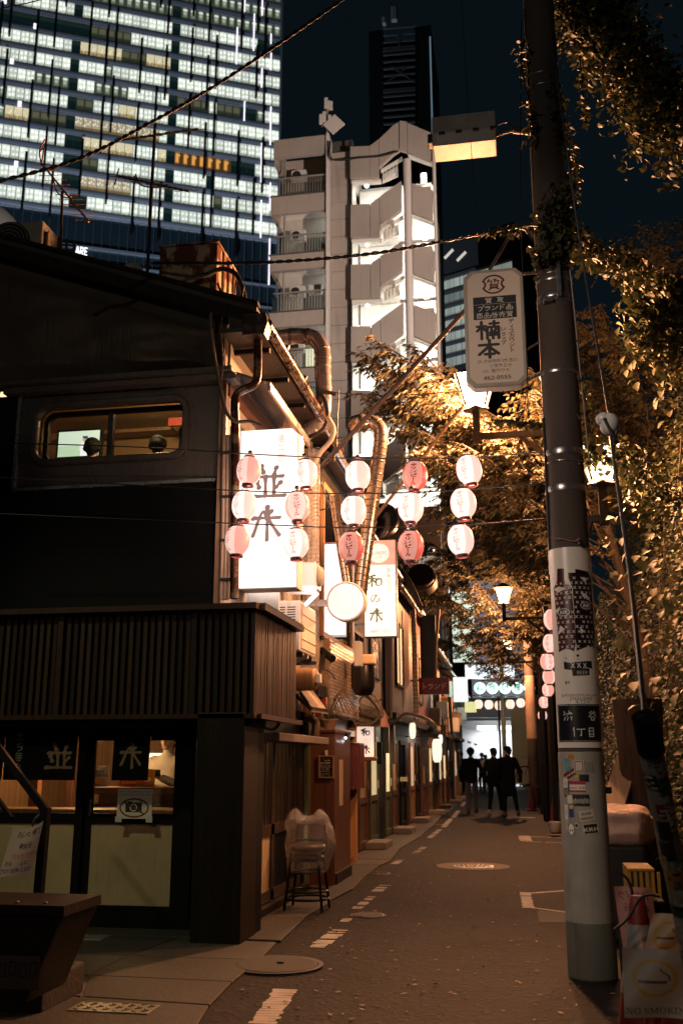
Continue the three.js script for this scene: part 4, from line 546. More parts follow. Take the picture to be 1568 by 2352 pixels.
// ---------------------------------------------------------------- gutter, downpipes, ducts
const seamRings = (curve, r, at) => at.map((t) => { const p = curve.getPointAt(t), d = curve.getTangentAt(t); return new THREE.TorusGeometry(r, r * .075, 6, 24).applyQuaternion(new THREE.Quaternion().setFromUnitVectors(V(0, 0, 1), d)).translate(p.x, p.y, p.z); });
{
  const gm = mat([.46, .40, .36], .32, .8, { t: 'rust', s: 2.2, rt: 'grain', rs: 2 });
  const t = thing('roof_gutter', 'rusty metal gutter pipe along the bar eave with hopper and downpipe', 'gutter', [-2.3, 5.4, -8.6]);
  const c = new THREE.CatmullRomCurve3([V(-2.29, 5.50, -8.55), V(-2.28, 5.47, -10.2), V(-2.27, 5.40, -12.3)]); part(t, 'gutter_pipe', new THREE.TubeGeometry(c, 20, .06, 16), gm); part(t, 'joint', seamRings(c, .062, [.05, .22, .24, .42, .62, .64, .85]), gm);
  for (let k = 0; k < 4; k++) part(t, 'gutter_bracket', beam(V(-2.36, 5.58, -9.2 - k * .85), V(-2.22, 5.53, -9.2 - k * .85), .03, .04), iron);
  const h = onZ(588, 752, -8.5); part(t, 'hopper', [ext([[-.11, -.09], [.09, -.09], [.12, .02], [.1, .11], [-.11, .11]], .16, { bevel: .008 }).translate(h.x, h.y, h.z - .1), ball(.06, h.x + .03, h.y + .13, h.z - .05, 1.2, .5, 1)], mat([.10, .07, .05], .5, .4, { t: 'rust', s: 3 }));
  const dp = tube([[592, 775], [592, 800], [590, 868], [585, 882], [548, 902], [541, 915], [541, 1000], [540, 1200], [538, 1375]].map(([x, y]) => onZ(x, y, -8.6)), .042, 60, 12); part(t, 'downpipe', dp, mat([.22, .17, .14], .4, .6, { t: 'rust', s: 2 }));
  const p2 = thing('conduit_bundle', 'bundle of pale conduits running down the bar corner', 'conduit', onZ(520, 1375, -8.64)); const cm = mat([.48, .36, .28], .5, .2, { t: 'grime', s: 2 });
  [[512, 955, .022], [520, 1000, .02], [528, 980, .016]].forEach(([x, y, r], i) => part(p2, 'conduit', tube([onZ(x + 4, y, -8.64), onZ(x + 2, y + 150, -8.64), onZ(x + 1, 1200, -8.64), onZ(x - 4, 1378, -8.64)], r, 20, 8), cm));
  for (const y of [1040, 1140, 1240, 1330]) part(p2, 'clip', bb(onZ(506, y, -8.62).x, onZ(532, y, -8.62).x, onZ(506, y, -8.6).y - .012, onZ(506, y, -8.6).y + .012, -8.66, -8.61), iron);
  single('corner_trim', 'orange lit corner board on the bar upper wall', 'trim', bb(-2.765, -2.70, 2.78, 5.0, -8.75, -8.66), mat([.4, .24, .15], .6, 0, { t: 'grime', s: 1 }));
  // black hose looping from the roof down to the sign
  single('power_cable', 'thick grey cable drooping from the roof edge down the bar corner', 'cable', [tube([[486, 700], [484, 740], [490, 800], [500, 860], [510, 910], [522, 950], [540, 968], [575, 968], [600, 978]].map(([x, y]) => onZ(x, y, -8.5)), .017, 60, 8), tube([[515, 690], [508, 760], [512, 830], [506, 890]].map(([x, y]) => onZ(x, y, -8.52)), .008, 30, 6), tube([[540, 700], [520, 760], [514, 830]].map(([x, y]) => onZ(x, y, -8.51)), .005, 30, 6)], mat([.11, .09, .075], .6, 0, { t: 'grime', s: 4 }));
  single('coiled_hose', 'black flexible hose looping round the big grey duct', 'hose', tube([[770, 905], [730, 898], [745, 915], [752, 955], [742, 985], [715, 1002], [690, 1010]].map(([x, y]) => onZ(x, y, -10.9)), .026, 50, 8), mat([.03, .03, .03], .7, 0, { b: 'stone', bs: 6, bd: .01 }));
  single('flexible_conduit', 'pale flexible conduit curling down beside the duct', 'conduit', tube([[752, 958], [765, 985], [760, 1010], [735, 1040], [720, 1065]].map(([x, y]) => onZ(x, y, -10.8)), .03, 40, 8), mat([.42, .34, .26], .6));
}
{ // the large grey exhaust duct: up, across and back over the eave
  const Z = -11.2, c = new THREE.CatmullRomCurve3([[598, 850], [600, 818], [615, 790], [645, 776], [690, 772], [722, 778], [739, 802], [741, 850], [743, 910], [738, 955], [715, 985], [690, 1004], [676, 1030], [672, 1075]].map(([x, y]) => onZ(x, y, Z)), false, 'centripetal');
  const dm = mat([.34, .32, .34], .36, .55, { t: 'grime', s: 1.6, rt: 'grain', rs: 1.5 }), t = thing('exhaust_duct', 'large grey steel exhaust duct bending over the bar roof', 'duct', onZ(672, 1075, Z));
  part(t, 'duct', new THREE.TubeGeometry(c, 120, .098, 24), dm); part(t, 'seam', seamRings(c, .099, [.1, .2, .33, .42, .46, .50, .55, .6, .65, .71, .75, .79, .83, .9]), dm);
  for (const k of [.24, .31]) part(t, 'strap', seamRings(c, .1, [k, k + .008]), rusty);
}
{ // two spiral ducts and their hood
  const sm_ = mat([.46, .41, .36], .3, .85, { t: 'grime', s: 2, rt: 'grain', rs: 2 });
  const mk = (pts, Z, r, name, label, hood) => {
    const c = new THREE.CatmullRomCurve3(pts.map(([x, y]) => onZ(x, y, Z)), false, 'centripetal'), t = thing(name, label, 'duct', onZ(...pts[pts.length - 1], Z)), n = Math.round(c.getLength() / .085), at = []; for (let i = 1; i < n; i++) at.push(i / n);
    part(t, 'duct', new THREE.TubeGeometry(c, 80, r, 20), sm_); part(t, 'spiral_seam', seamRings(c, r, at), rusty).userData.kind = 'stuff';
    if (hood) { const a = c.getPointAt(0), d = c.getTangentAt(0).negate(), q = new THREE.Quaternion().setFromUnitVectors(V(0, 1, 0), d); part(t, 'hood', lathe([[r, -.05], [r * 1.35, 0], [r * 1.4, .06], [r * 1.2, .17], [r * .5, .2]], 0, 0, 0).applyQuaternion(q).translate(a.x, a.y, a.z), sm_); }
  };
  mk([[836, 972], [858, 970], [872, 984], [874, 1010], [866, 1070], [855, 1150], [842, 1240], [830, 1330], [822, 1400]], -11.9, .088, 'spiral_duct', 'spiral steel flue with a hooded elbow beside the long wall sign', true);
  mk([[768, 1140], [776, 1200], [786, 1270], [796, 1330], [806, 1400]], -11.9, .062, 'spiral_duct', 'slimmer spiral steel flue leaning in front of the tiled house', false);
}
{ // air conditioner on brackets, boxes, cowl and awning over the alley
  const p = onZ(626, 1496, -10.1), w = .29, h = .53, L = .78, ac = thing('air_conditioner', 'white outdoor air conditioner on brackets beyond the slatted screen', 'air conditioner', [p.x + w / 2, p.y, -10.5]);
  part(ac, 'casing', rb(p.x, p.x + w, p.y, p.y + h, -10.1 - L, -10.1, .02), white); part(ac, 'feet', [bb(p.x, p.x + w, p.y - .05, p.y - .001, -10.3, -10.24), bb(p.x, p.x + w, p.y - .05, p.y - .001, -10.75, -10.69)], iron);
  for (let i = 0; i < 8; i++) for (const s of [0, 1]) part(ac, 'vent_slot', rb(p.x + .04 + s * .11, p.x + .13 + s * .11, p.y + .27 + i * .026, p.y + .282 + i * .026, -10.105, -10.097, .004), dark);
  const gm = mat([.5, .4, .32], .5); part(ac, 'side_grille', [rb(p.x + w - .002, p.x + w + .012, p.y + .03, p.y + h - .03, -10.1 - L + .04, -10.14, .01)], mat([.55, .42, .33], .5, 0, { t: 'grime', s: 1 })); for (let i = 1; i < 4; i++) part(ac, 'grille_bar', bar(V(p.x + w + .016, p.y + i * .13, -10.1 - L + .05), V(p.x + w + .016, p.y + i * .13, -10.15), .004), gm);
  part(ac, 'bracket', [beam(V(-2.75, p.y - .05, -10.27), V(p.x + w + .05, p.y - .05, -10.27), .04, .04), beam(V(-2.75, p.y - .3, -10.27), V(p.x + w, p.y - .06, -10.27), .03, .03), beam(V(-2.75, p.y - .07, -10.72), V(p.x + w + .05, p.y - .07, -10.72), .04, .04)], zinc);
  const q0 = onZ(680, 1350, -10.9), q1 = onZ(716, 1290, -10.9), b2 = thing('wall_box', 'grey equipment box behind the white signboard', 'box', [q0.x, q0.y, -11]); part(b2, 'casing', rb(q0.x, q1.x + .05, q0.y, q1.y, -11.2, -10.9, .015), mat([.5, .5, .5], .4, .4)); part(b2, 'fan_dome', ball(.12, q1.x + .06, (q0.y + q1.y) / 2, -11.05, .5, 1, 1), plaster);
  const b3 = thing('steel_bracket', 'welded steel bracket frame under the white signboard', 'bracket', onZ(700, 1385, -10.6)); const bp = (x, y) => onZ(x, y, -10.2); part(b3, 'bar', beam(bp(645, 1352), bp(727, 1352), .035, .05), zinc); part(b3, 'bar', beam(bp(660, 1362), bp(727, 1362), .02, .03), zinc); part(b3, 'brace', beam(bp(700, 1392), bp(730, 1362), .03, .05), zinc);
  single('cable_coil', 'coil of thin cable on the wall above the air conditioner', 'cable', tube([[618, 1360], [607, 1375], [606, 1392], [616, 1402], [622, 1385], [624, 1365]].map(([x, y]) => onZ(x, y, -9.95)), .006, 30, 6), mat([.5, .48, .44], .5));
  single('wall_sheet', 'light grey wall sheet below the white signboard', 'wall', bb(onZ(540, 1390, -9.6).x, onZ(640, 1390, -9.6).x, 2.6, 3.3, -9.64, -9.6), mat([.5, .49, .47], .7, 0, { t: 'grime', s: .8 }));
  const d0 = onZ(676, 1590, -11), cm = mat([.34, .22, .12], .5, .2, { t: 'wood', s: 3, sy: .4 });
  const cow = thing('vent_cowl', 'round yellow vent cowl below the air conditioner', 'vent', onZ(705, 1590, -11.0)), cc = onZ(700, 1560, -11.1); part(cow, 'cowl', [new THREE.CylinderGeometry(.13, .13, .2, 22).rotateZ(Math.PI / 2).translate(cc.x, cc.y, cc.z), ball(.13, cc.x + .1, cc.y, cc.z, .5, 1, 1)], cm); part(cow, 'cabinet', bb(cc.x - .26, cc.x - .08, cc.y - .16, cc.y + .17, -11.3, -11.0), cm); part(cow, 'socket', rb(cc.x + .14, cc.x + .2, cc.y - .05, cc.y + .05, -11.08, -11.0, .01), white);
  const A = (x, y, z) => onZ(x, y, z), a0 = A(672, 1566, -11.3), a1 = A(712, 1576, -11.9), a2 = A(752, 1632, -11.75), a3 = A(715, 1626, -11.1);
  const aw = thing('awning', 'small sloping beige sheet awning over the side passage', 'awning', [a3.x, a3.y, -11.5]); part(aw, 'sheet', [quad(a3, a2, a1, a0), quad(a3.clone().setY(a3.y - .04), a2.clone().setY(a2.y - .04), a2, a3)], mat([.5, .40, .32], .7, 0, { side: true, t: 'grime', s: 1, b: 'grain', bs: 3, bd: .006 })); part(aw, 'frame', [beam(a3, a2, .02, .03), beam(a0, a3, .02, .03), beam(a0.clone().setY(a0.y - .12), a3.clone().setY(a3.y - .02), .03, .03)], iron);
}
// ================================================================ the row of little houses along the left of the alley
const beige = mat([.40, .35, .29], .85, 0, { t: 'grime', s: .5, b: 'grain', bs: 2, bd: .004 }), greyWall = mat([.24, .21, .19], .85, 0, { t: 'grime', s: .5 }), green = mat([.07, .085, .045], .5, 0, { t: 'grime', s: 1, b: 'wood', bs: 1, bd: .004 });
const redWall = mat([.28, .07, .04], .6, 0, { t: 'wood', s: 1, sy: .4 }), brownClad = mat([.15, .060, .032], .4, 0, { t: 'wood', s: 1.2, sy: .35, b: 'wood', bs: 1.2, bsy: .35, bd: .003 });
const roofM = mat([.06, .052, .045], .6, .2, { t: 'grime', s: 1 }), glassDark = mat([.012, .012, .014], .05, 0), paperPane = mat([.5, .36, .2], .6, 0, { t: 'grime', s: .6 });
function alleyDoor(t, x, z0, z1, y1, m, o = {}) { // a sliding door in an alley wall facing +x, from z0 back to z1
  const d = part(t, 'door', [bb(x - .02, x + .03, .05, y1, z0, z0 - .06), bb(x - .02, x + .03, .05, y1, z1 + .06, z1), bb(x - .02, x + .03, .05, .16, z0 - .06, z1 + .06), bb(x - .02, x + .03, .75, .85, z0 - .06, z1 + .06), bb(x - .02, x + .03, y1 - .08, y1, z0 - .06, z1 + .06)], m);
  part(d, 'panel', bb(x - .015, x + .005, .16, .75, z0 - .06, z1 + .06), o.panel ?? m); part(d, 'pane', bb(x - .015, x + .005, .85, y1 - .08, z0 - .06, z1 + .06), o.pane ?? glassDark); part(d, 'handle', rb(x + .03, x + .06, .95, 1.1, z1 + .12, z1 + .09, .008), zinc); return d;
}
function house(name, label, { x, z0, z1, eave, wall, upper, doors = [], windows = [], roofOver = .35, gap = 0, front = true, ux = 0 }) {
  const t = thing('shop_house', label, 'house', [x - 1.2, 0, (z0 + z1) / 2]);
  part(t, 'wall', [bb(x - .12, x, 0, 2.3, z0, z1), bb(x - 4, x - .12, 0, eave + .05, z0, z0 - .12)], wall); part(t, 'upper_wall', bb(x - .12 + ux, x + ux, 2.3, eave, z0 - .001, z1 + .001), upper);
  part(t, 'roof', [quad(V(x + roofOver, eave - .05, z0 + .1), V(x + roofOver, eave - .05, z1), V(x - 3.5, eave + 1.35, z1), V(x - 3.5, eave + 1.35, z0 + .1)), bb(x + roofOver - .02, x + roofOver, eave - .15, eave - .05, z0 + .1, z1), quad(V(x + ux, eave, z0 + .1), V(x + ux, eave, z1), V(x + roofOver, eave - .12, z1), V(x + roofOver, eave - .12, z0 + .1))], (() => { const m = roofM.clone(); m.side = THREE.DoubleSide; return m; })());
  part(t, 'gutter', bar(V(x + roofOver + .03, eave - .08, z0 + .1), V(x + roofOver + .03, eave - .14, z1), .05, .05, 10), steel);
  part(t, 'beam', bb(x + .01, x + .09 + ux, 2.2, 2.34, z0, z1), woodDark);
  doors.forEach((d) => alleyDoor(t, x, d[0], d[1], d[2] ?? 1.8, d[3] ?? woodRed, d[4]));
  windows.forEach(([a, b, y0, y1, m, bars]) => { const X = x + ux, w = part(t, 'window', [bb(X, X + .05, y0, y0 + .05, a, b), bb(X, X + .05, y1 - .05, y1, a, b), bb(X, X + .05, y0, y1, a, a - .05), bb(X, X + .05, y0, y1, b + .05, b), bb(X, X + .04, y0, y1, (a + b) / 2 + .02, (a + b) / 2 - .02)], woodDark); part(w, 'pane', bb(X + .005, X + .015, y0 + .05, y1 - .05, a - .05, b + .05), m ?? glassDark); for (let i = 1; i < (bars ?? 0); i++) part(w, 'window_bar', bb(X + .05, X + .065, y0, y1, a + (b - a) * i / bars + .012, a + (b - a) * i / bars - .012), steel); });
  return t;
}
// 1: the narrow passage and the tiled house with the brown clad bar
{
  const t = house('shop_house', 'tiled two storey house with brown clad bar front and a chalk board', { x: -2.62, z0: -12.0, z1: -15.2, eave: 5.35, wall: brownClad, upper: beige, doors: [[-13.5, -14.2, 1.75, brownClad, { pane: paperPane }], [-14.25, -14.9, 1.75, woodRed, { pane: paperPane }]], windows: [], ux: .06 });
  const X = (px, z, y = 1750) => onZ(px, y, z).x, Zf = -11.95;
  part(t, 'post', rb(X(676, Zf), X(690, Zf), 0, 2.05, Zf - .12, Zf, .006), mat([.13, .10, .045], .6, 0, { t: 'rust', s: 1.5 })); part(t, 'post', rb(X(699, Zf), X(709, Zf), 0, 2.0, Zf - .12, Zf + .02, .006), green); part(t, 'wall_infill', bb(-4, X(699, Zf) - .001, 0, 2.0, Zf - .2, Zf - .13), black);
  const bx0 = X(709, -12.2, 1850), bx1 = X(764, -12.2, 2036), bt = onZ(740, 1682, -12.2).y; // the clad cabinet
  part(t, 'clad_front', bb(bx0, bx1, .02, bt, -12.24, -12.2), brownClad); part(t, 'clad_side', bb(bx1 - .02, bx1 + .018, .02, bt, -13.3, -12.22), brownClad); part(t, 'clad_trim', [bb(bx0, bx1 + .03, bt, bt + .03, -13.3, -12.18)], woodRed); part(t, 'kick_board', bb(bx1, bx1 + .04, .01, .14, -13.3, -12.25), woodDark);
  part(t, 'skirting', bb(-2.62, -2.55, .02, .1, -15.2, -13.3), woodPale);
  part(t, 'door_frame', [bb(-2.62, -2.5, 0, 1.95, -14.98, -15.06), bb(-2.62, -2.52, 0, 1.95, -15.1, -15.16), bb(-2.62, -2.52, 1.78, 1.86, -13.35, -15.06)], mat([.40, .22, .10], .45, 0, { t: 'wood', s: 1.5, sy: .4 }));
  // tiled bay over the door, and the tall tiled strip facing the street
  const tileG = [], tw = .105, th = .043, face = -2.44; const tM = mat([.42, .34, .26], .22);
  part(t, 'bay', [bb(-2.9, face - .012, 2.02, 2.96, -14.85, -12.55)], mat([.24, .17, .11], .9));
  for (let i = 0; i < 21; i++) for (let j = 0; j < 21; j++) { const y = 2.03 + i * (th + .0015), z = -12.56 - j * (tw + .004) - (i % 2) * tw / 2; if (z - tw > -14.86) tileG.push([y, z]); }
  const im = new THREE.InstancedMesh(prep(new RoundedBoxGeometry(.014, th - .006, tw - .003, 1, .003)), tM, tileG.length); tileG.forEach(([y, z], k) => { const a = new THREE.Matrix4().makeRotationFromEuler(new THREE.Euler(0, (hash(k, 1, 2) - .5) * .05, (hash(k, 3, 2) - .5) * .05)); a.setPosition(face - .004 + 2.62 + 1.2, y + th / 2, z - tw / 2 - (-13.6)); im.setMatrixAt(k, a); im.setColorAt(k, new THREE.Color().setScalar(.8 + .3 * hash(k, 7, 7))); }); im.name = 'wall_tile'; im.userData.kind = 'stuff'; im.castShadow = im.receiveShadow = true; t.add(im);
  const a0 = onZ(716, 1480, -12.3), a1 = onZ(747, 1130, -12.3), n2 = []; for (let y = a0.y, r = 0; y < a1.y + .5; y += .052, r++) for (let x = a0.x; x < a1.x - .02; x += .052) n2.push([x + .025, y + .025]);
  const im2 = new THREE.InstancedMesh(prep(new RoundedBoxGeometry(.047, .047, .012, 1, .003)), mat([.55, .50, .46], .2), n2.length); n2.forEach(([x, y], k) => { im2.setMatrixAt(k, new THREE.Matrix4().makeTranslation(x + 3.82, y, -12.0 + .016 + 13.6)); im2.setColorAt(k, new THREE.Color().setScalar(.85 + .2 * hash(k, 7, 9))); }); im2.name = 'wall_tile'; im2.userData.kind = 'stuff'; t.add(im2);
  // upper glass that mirrors the lit sign, framed in pale wood
  const w = part(t, 'window', [bb(-2.545, -2.49, 2.98, 5.0, -12.4, -12.46), bb(-2.545, -2.49, 2.98, 5.0, -14.6, -14.72), bb(-2.54, -2.49, 4.94, 5.02, -12.46, -14.6), bb(-2.54, -2.49, 2.96, 3.04, -12.46, -14.6)], woodPale); part(w, 'pane', bb(-2.53, -2.512, 3.04, 4.94, -12.46, -14.6), mat([.01, .01, .012], .02, .35));
  // warning camera, junction boxes
  const cm = thing('security_camera', 'black tube security camera under a white box on the tiled house', 'camera', onZ(752, 1510, -12.5)); part(cm, 'mount', rb(onZ(728, 1480, -12.6).x, onZ(745, 1480, -12.6).x, onZ(735, 1490, -12.6).y, onZ(735, 1460, -12.6).y, -12.7, -12.55, .01), white); part(cm, 'body', bar(onZ(738, 1492, -12.55), onZ(764, 1514, -12.4), .04, .05, 14), black);
  const e0 = onZ(812, 1530, -13.4), e1 = onZ(828, 1472, -13.4); single('white_meter_box', 'plain white box on the wall beside the tiled bay', 'meter box', rb(e0.x, e1.x, e0.y, e1.y, -13.6, -13.4, .012), white); const f0 = onZ(828, 1526, -14), f1 = onZ(858, 1502, -14); single('vent_hood', 'cream rounded vent hood beside the white meter box', 'vent', rb(f0.x, f1.x, f0.y, f1.y, -14.25, -14, .03), mat([.6, .48, .34], .5));
  const g0 = onZ(815, 1560, -14.2); single('black_tank', 'dark rounded water tank on the wall past the tiled bay', 'tank', lathe([[0, -.25], [.12, -.22], [.17, -.1], [.17, .2], [.12, .28], [0, .3]], g0.x + .12, g0.y, g0.z, 20), mat([.006, .006, .007], .3));
  single('tangled_cables', 'tangle of cables hanging from the tiled house wall', 'cables', [[[738, 1520], [732, 1560], [742, 1600], [735, 1625], [728, 1620]], [[740, 1535], [760, 1545], [770, 1560]], [[815, 1565], [840, 1600], [868, 1610], [880, 1600]], [[817, 1585], [850, 1590], [880, 1640], [876, 1650]], [[815, 1605], [840, 1640], [860, 1630]], [[818, 1620], [835, 1600], [862, 1622], [866, 1640]], [[745, 1500], [738, 1530], [733, 1580], [740, 1612]], [[820, 1575], [856, 1610], [873, 1640], [850, 1668]]].map((s, i) => tube(s.map(([x, y]) => onZ(x, y, i === 0 || i === 1 || i === 6 ? -12.45 : -14.9)), i === 7 ? .026 : .011, 24, 6)), mat([.05, .04, .03], .6));
  // pipes at the corner
  single('downpipe', 'pale yellow downpipe with clips beside the bar side door', 'downpipe', [tube([[672, 1640], [671, 1700], [668, 1720], [668, 1790], [670, 1810], [668, 1860], [666, 1990]].map(([x, y]) => onZ(x, y, -11.8)), .032, 40, 10), ...[1752, 1795, 1848].map((y) => { const p = onZ(668, y, -11.78); return bb(p.x - .045, p.x + .045, p.y - .03, p.y + .03, -11.84, -11.76); })], mat([.60, .47, .30], .5, 0, { t: 'grime', s: 1 }));
  single('downpipe', 'dark bent downpipe under the sloping awning', 'downpipe', tube([[694, 1640], [700, 1650], [714, 1650], [724, 1660], [724, 1690]].map(([x, y]) => onZ(x, y, -11.85)), .05, 20, 10), mat([.10, .07, .05], .5));
  single('lit_passage_wall', 'strip of white plaster in the passage lit by a hidden bulb', 'wall', bb(-4, -2.66, 0, 2.1, -11.94, -11.90), mat([.7, .62, .5], .8, 0, { t: 'grime', s: 1 }));
  { const p = thing('passage_lamp', 'bare bulb in the passage behind the plastic covered chairs', 'lamp', [-2.82, .55, -11.8]); part(p, 'bulb', ball(.03, -2.82, .58, -11.8), glow([1, .8, .55], 5)); part(p, 'socket', bb(-2.84, -2.80, .61, .68, -11.89, -11.78), black); lampPoint('passage_light', [1, .80, .55], 1.5, V(-2.82, .58, -11.8), .03); }
  // chalk board, paper notices, pots on the cabinet
  { const p0 = onZ(732, 1787, -12.19), p1 = onZ(767, 1735, -12.19), c = thing('chalk_board', 'small framed chalk board with handwriting on the brown clad front', 'chalk board', [(p0.x + p1.x) / 2, p0.y, -12.18]);
    part(c, 'frame', [bb(p0.x, p1.x, p0.y, p0.y + .015, -12.2, -12.165), bb(p0.x, p1.x, p1.y - .015, p1.y, -12.2, -12.165), bb(p0.x, p0.x + .015, p0.y + .015, p1.y - .015, -12.2, -12.165), bb(p1.x - .015, p1.x, p0.y + .015, p1.y - .015, -12.2, -12.165)], woodPale);
    part(c, 'board', print(p1.x - p0.x, p1.y - p0.y).translate((p0.x + p1.x) / 2, (p0.y + p1.y) / 2, -12.185), printed(canvas(144, 216, (g) => { paint(g, '#191b1a', 0, 0, 144, 216); g.strokeStyle = '#c8bfae'; g.fillStyle = '#c8bfae'; across(g, 'のみ一んり', 16, 18, 18, 16, 4, 1.6); across(g, 'こちの横', 34, 42, 15, 14, 4, 1.6); g.font = 'bold 20px sans-serif'; g.fillText('Bar TIGHT', 16, 80); across(g, 'きとりいます', 14, 92, 15, 14, 3, 1.6); paint(g, '#c8bfae', 14, 112, 110, 2); across(g, 'はのて取上', 16, 122, 14, 14, 4, 1.6); across(g, 'しんのまで', 16, 142, 14, 14, 4, 1.6); g.font = '12px sans-serif'; g.fillText('Beer & Cocktail', 12, 180); g.fillText('¥1000', 16, 200); g.strokeRect(98, 166, 34, 34); }), .8)); part(c, 'clip', rb((p0.x + p1.x) / 2 - .015, (p0.x + p1.x) / 2 + .015, p1.y, p1.y + .06, -12.19, -12.16, .005), white); }
  { const a = onX(775, 1842, bx1 + .02), b = onX(781, 1732, bx1 + .02); single('paper_notice', 'pale paper notice in a sleeve on the side of the clad bar', 'notice', bb(bx1 + .019, bx1 + .024, .9, 1.45, -12.75, -12.5), mat([.5, .38, .28], .4)); }
  { const y = bt + .03, pm = mat([.34, .22, .13], .8, 0, { t: 'grain', s: 3 }), p = thing('potted_plant', 'thin leaved plant in a clay pot on top of the clad bar', 'potted plant', [bx1 - .1, y, -12.35]); part(p, 'pot', lathe([[.08, 0], [.13, .12], [.14, .13], [.12, .13], [.11, .1], [0, .1]], bx1 - .1, y, -12.35, 18), pm); const lv = []; for (let i = 0; i < 34; i++) { const a = rnd(6.28), r = rnd(.15, .42), h = rnd(.1, .38); lv.push(tube([V(bx1 - .1, y + .1, -12.35), V(bx1 - .1 + r * .5 * Math.cos(a), y + .12 + h, -12.35 + r * .5 * Math.sin(a)), V(bx1 - .1 + r * Math.cos(a), y + h * .7, -12.35 + r * Math.sin(a))], .004, 8, 4)); } part(p, 'leaves', lv, mat([.08, .07, .03], .6)).userData.kind = 'stuff';
    const f = thing('figurine', 'small dark ornament standing on the clad bar top', 'figurine', [bx0 + .13, y, -12.3]); part(f, 'stand', lathe([[.06, 0], [.05, .02], [.015, .05], [.012, .14], [.03, .17], [.02, .22], [0, .23]], bx0 + .13, y, -12.3, 12), pm);
    const s0 = onZ(722, 1648, -12.4), s1 = onZ(754, 1602, -12.4), s = thing('red_sign', 'square red and cream sign under the awning edge', 'sign', [(s0.x + s1.x) / 2, s0.y, -12.4]); part(s, 'panel', bb(s0.x, s1.x, s0.y, s1.y, -12.44, -12.405), white); part(s, 'print', print(s1.x - s0.x, s1.y - s0.y).translate((s0.x + s1.x) / 2, (s0.y + s1.y) / 2, -12.4), printed(canvas(96, 140, (g) => { paint(g, '#d9b79a', 0, 0, 96, 140); paint(g, '#a81f2c', 4, 4, 76, 128); g.fillStyle = '#e8a070'; g.beginPath(); g.ellipse(44, 80, 22, 30, .4, 0, 7); g.fill(); }), .5)); }
  { const a = onZ(784, 1692, -12.9), c = thing('spot_lamp', 'small white led spot lamp clipped over the clad bar', 'lamp', a); part(c, 'housing', rb(a.x - .07, a.x + .07, a.y, a.y + .06, a.z - .08, a.z, .01).rotateZ(0), black); part(c, 'lens', rb(a.x - .06, a.x + .06, a.y - .03, a.y - .001, a.z - .06, a.z + .005, .008), glow([.85, .92, 1], 4)); lampPoint('spot_lamp_light', [.85, .92, 1], .35, V(a.x + .02, a.y - .06, a.z), .03); }
  { const n0 = onZ(775, 1770, -14.6); const c = thing('dark_noren', 'dark red split curtain over the restaurant entrance', 'shop curtain', [-2.3, 1.7, -15.0]); const nm = mat([.09, .018, .02], .9, 0, { side: true, t: 'grain', s: 2 }); for (let i = 0; i < 4; i++) { const z = -13.6 - i * .36, g = new THREE.PlaneGeometry(.34, .62, 10, 4), p = g.attributes.position; for (let k = 0; k < p.count; k++) p.setZ(k, .018 * Math.sin(p.getX(k) * 30 + i)); g.computeVertexNormals(); part(c, 'cloth', g.rotateY(Math.PI / 2 - .1).translate(-2.42, 1.36, z - .15), nm); } part(c, 'rod', bar(V(-2.42, 1.68, -13.4), V(-2.42, 1.68, -15.1), .014), woodDark); }
}
// 2..7: further houses, each with its own front
const lit = (c, i) => glow(c, i);
house('shop_house', 'dark restaurant house with blue green lit door beyond the tiled house', { x: -2.72, z0: -15.25, z1: -19.4, eave: 5.1, wall: woodBlack, upper: beige, doors: [[-15.4, -16.3, 1.85, woodBlack], [-16.4, -17.3, 1.8, woodRed, { pane: paperPane }], [-17.6, -18.5, 1.85, green, { pane: lit([1, .85, .4], .5) }]], windows: [[-15.8, -16.8, 2.7, 3.5], [-17.6, -18.9, 2.9, 4.1, paperPane, 6]] });
house('shop_house', 'narrow dark timber house with a ribbed hose climbing its wall', { x: -2.74, z0: -19.45, z1: -23.6, eave: 4.9, wall: woodDark, upper: mat([.10, .055, .03], .5, 0, { t: 'wood', s: 1, sy: .4 }), doors: [[-19.6, -20.4, 1.85, green, { pane: lit([1, .8, .35], .7) }], [-20.6, -21.4, 1.85, woodRed, { pane: paperPane }], [-22, -22.9, 1.85, woodBlack]], windows: [[-20, -21.2, 2.9, 4.2, lit([1, .62, .28], .9), 3]], ux: .18 });
house('shop_house', 'red boarded house behind the hanging red sign', { x: -2.76, z0: -23.65, z1: -28.4, eave: 5.0, wall: woodRed, upper: redWall, doors: [[-24, -24.9, 1.85, woodPale, { pane: lit([1, .75, .4], .35) }], [-25.2, -26.1, 1.85, woodDark], [-26.8, -27.8, 1.85, woodRed, { pane: paperPane }]], windows: [[-24.5, -26, 2.8, 4, paperPane, 5]], ux: .12 });
house('shop_house', 'ochre house with clutter of pipes halfway along the row', { x: -2.78, z0: -28.45, z1: -33.4, eave: 4.6, wall: mat([.34, .2, .1], .8, 0, { t: 'grime', s: 1 }), upper: beige, doors: [[-28.8, -29.8, 1.85, woodPale, { pane: lit([1, .7, .35], .8) }], [-30.3, -31.3, 1.85, woodRed], [-32, -33, 1.85, woodPale, { pane: lit([1, .8, .5], .6) }]], windows: [[-29, -30.4, 2.7, 3.7, lit([1, .7, .4], .8), 4], [-31, -32.5, 2.7, 3.7]] });
house('shop_house', 'small cream house near the far end of the row', { x: -2.80, z0: -33.45, z1: -39, eave: 4.4, wall: woodDark, upper: mat([.5, .36, .24], .85, 0, { t: 'grime', s: 1 }), doors: [[-33.9, -35, 1.85, woodPale, { pane: lit([1, .75, .4], .8) }], [-36, -37, 1.85, woodRed]], windows: [[-34, -36, 2.6, 3.6, paperPane, 6]] });
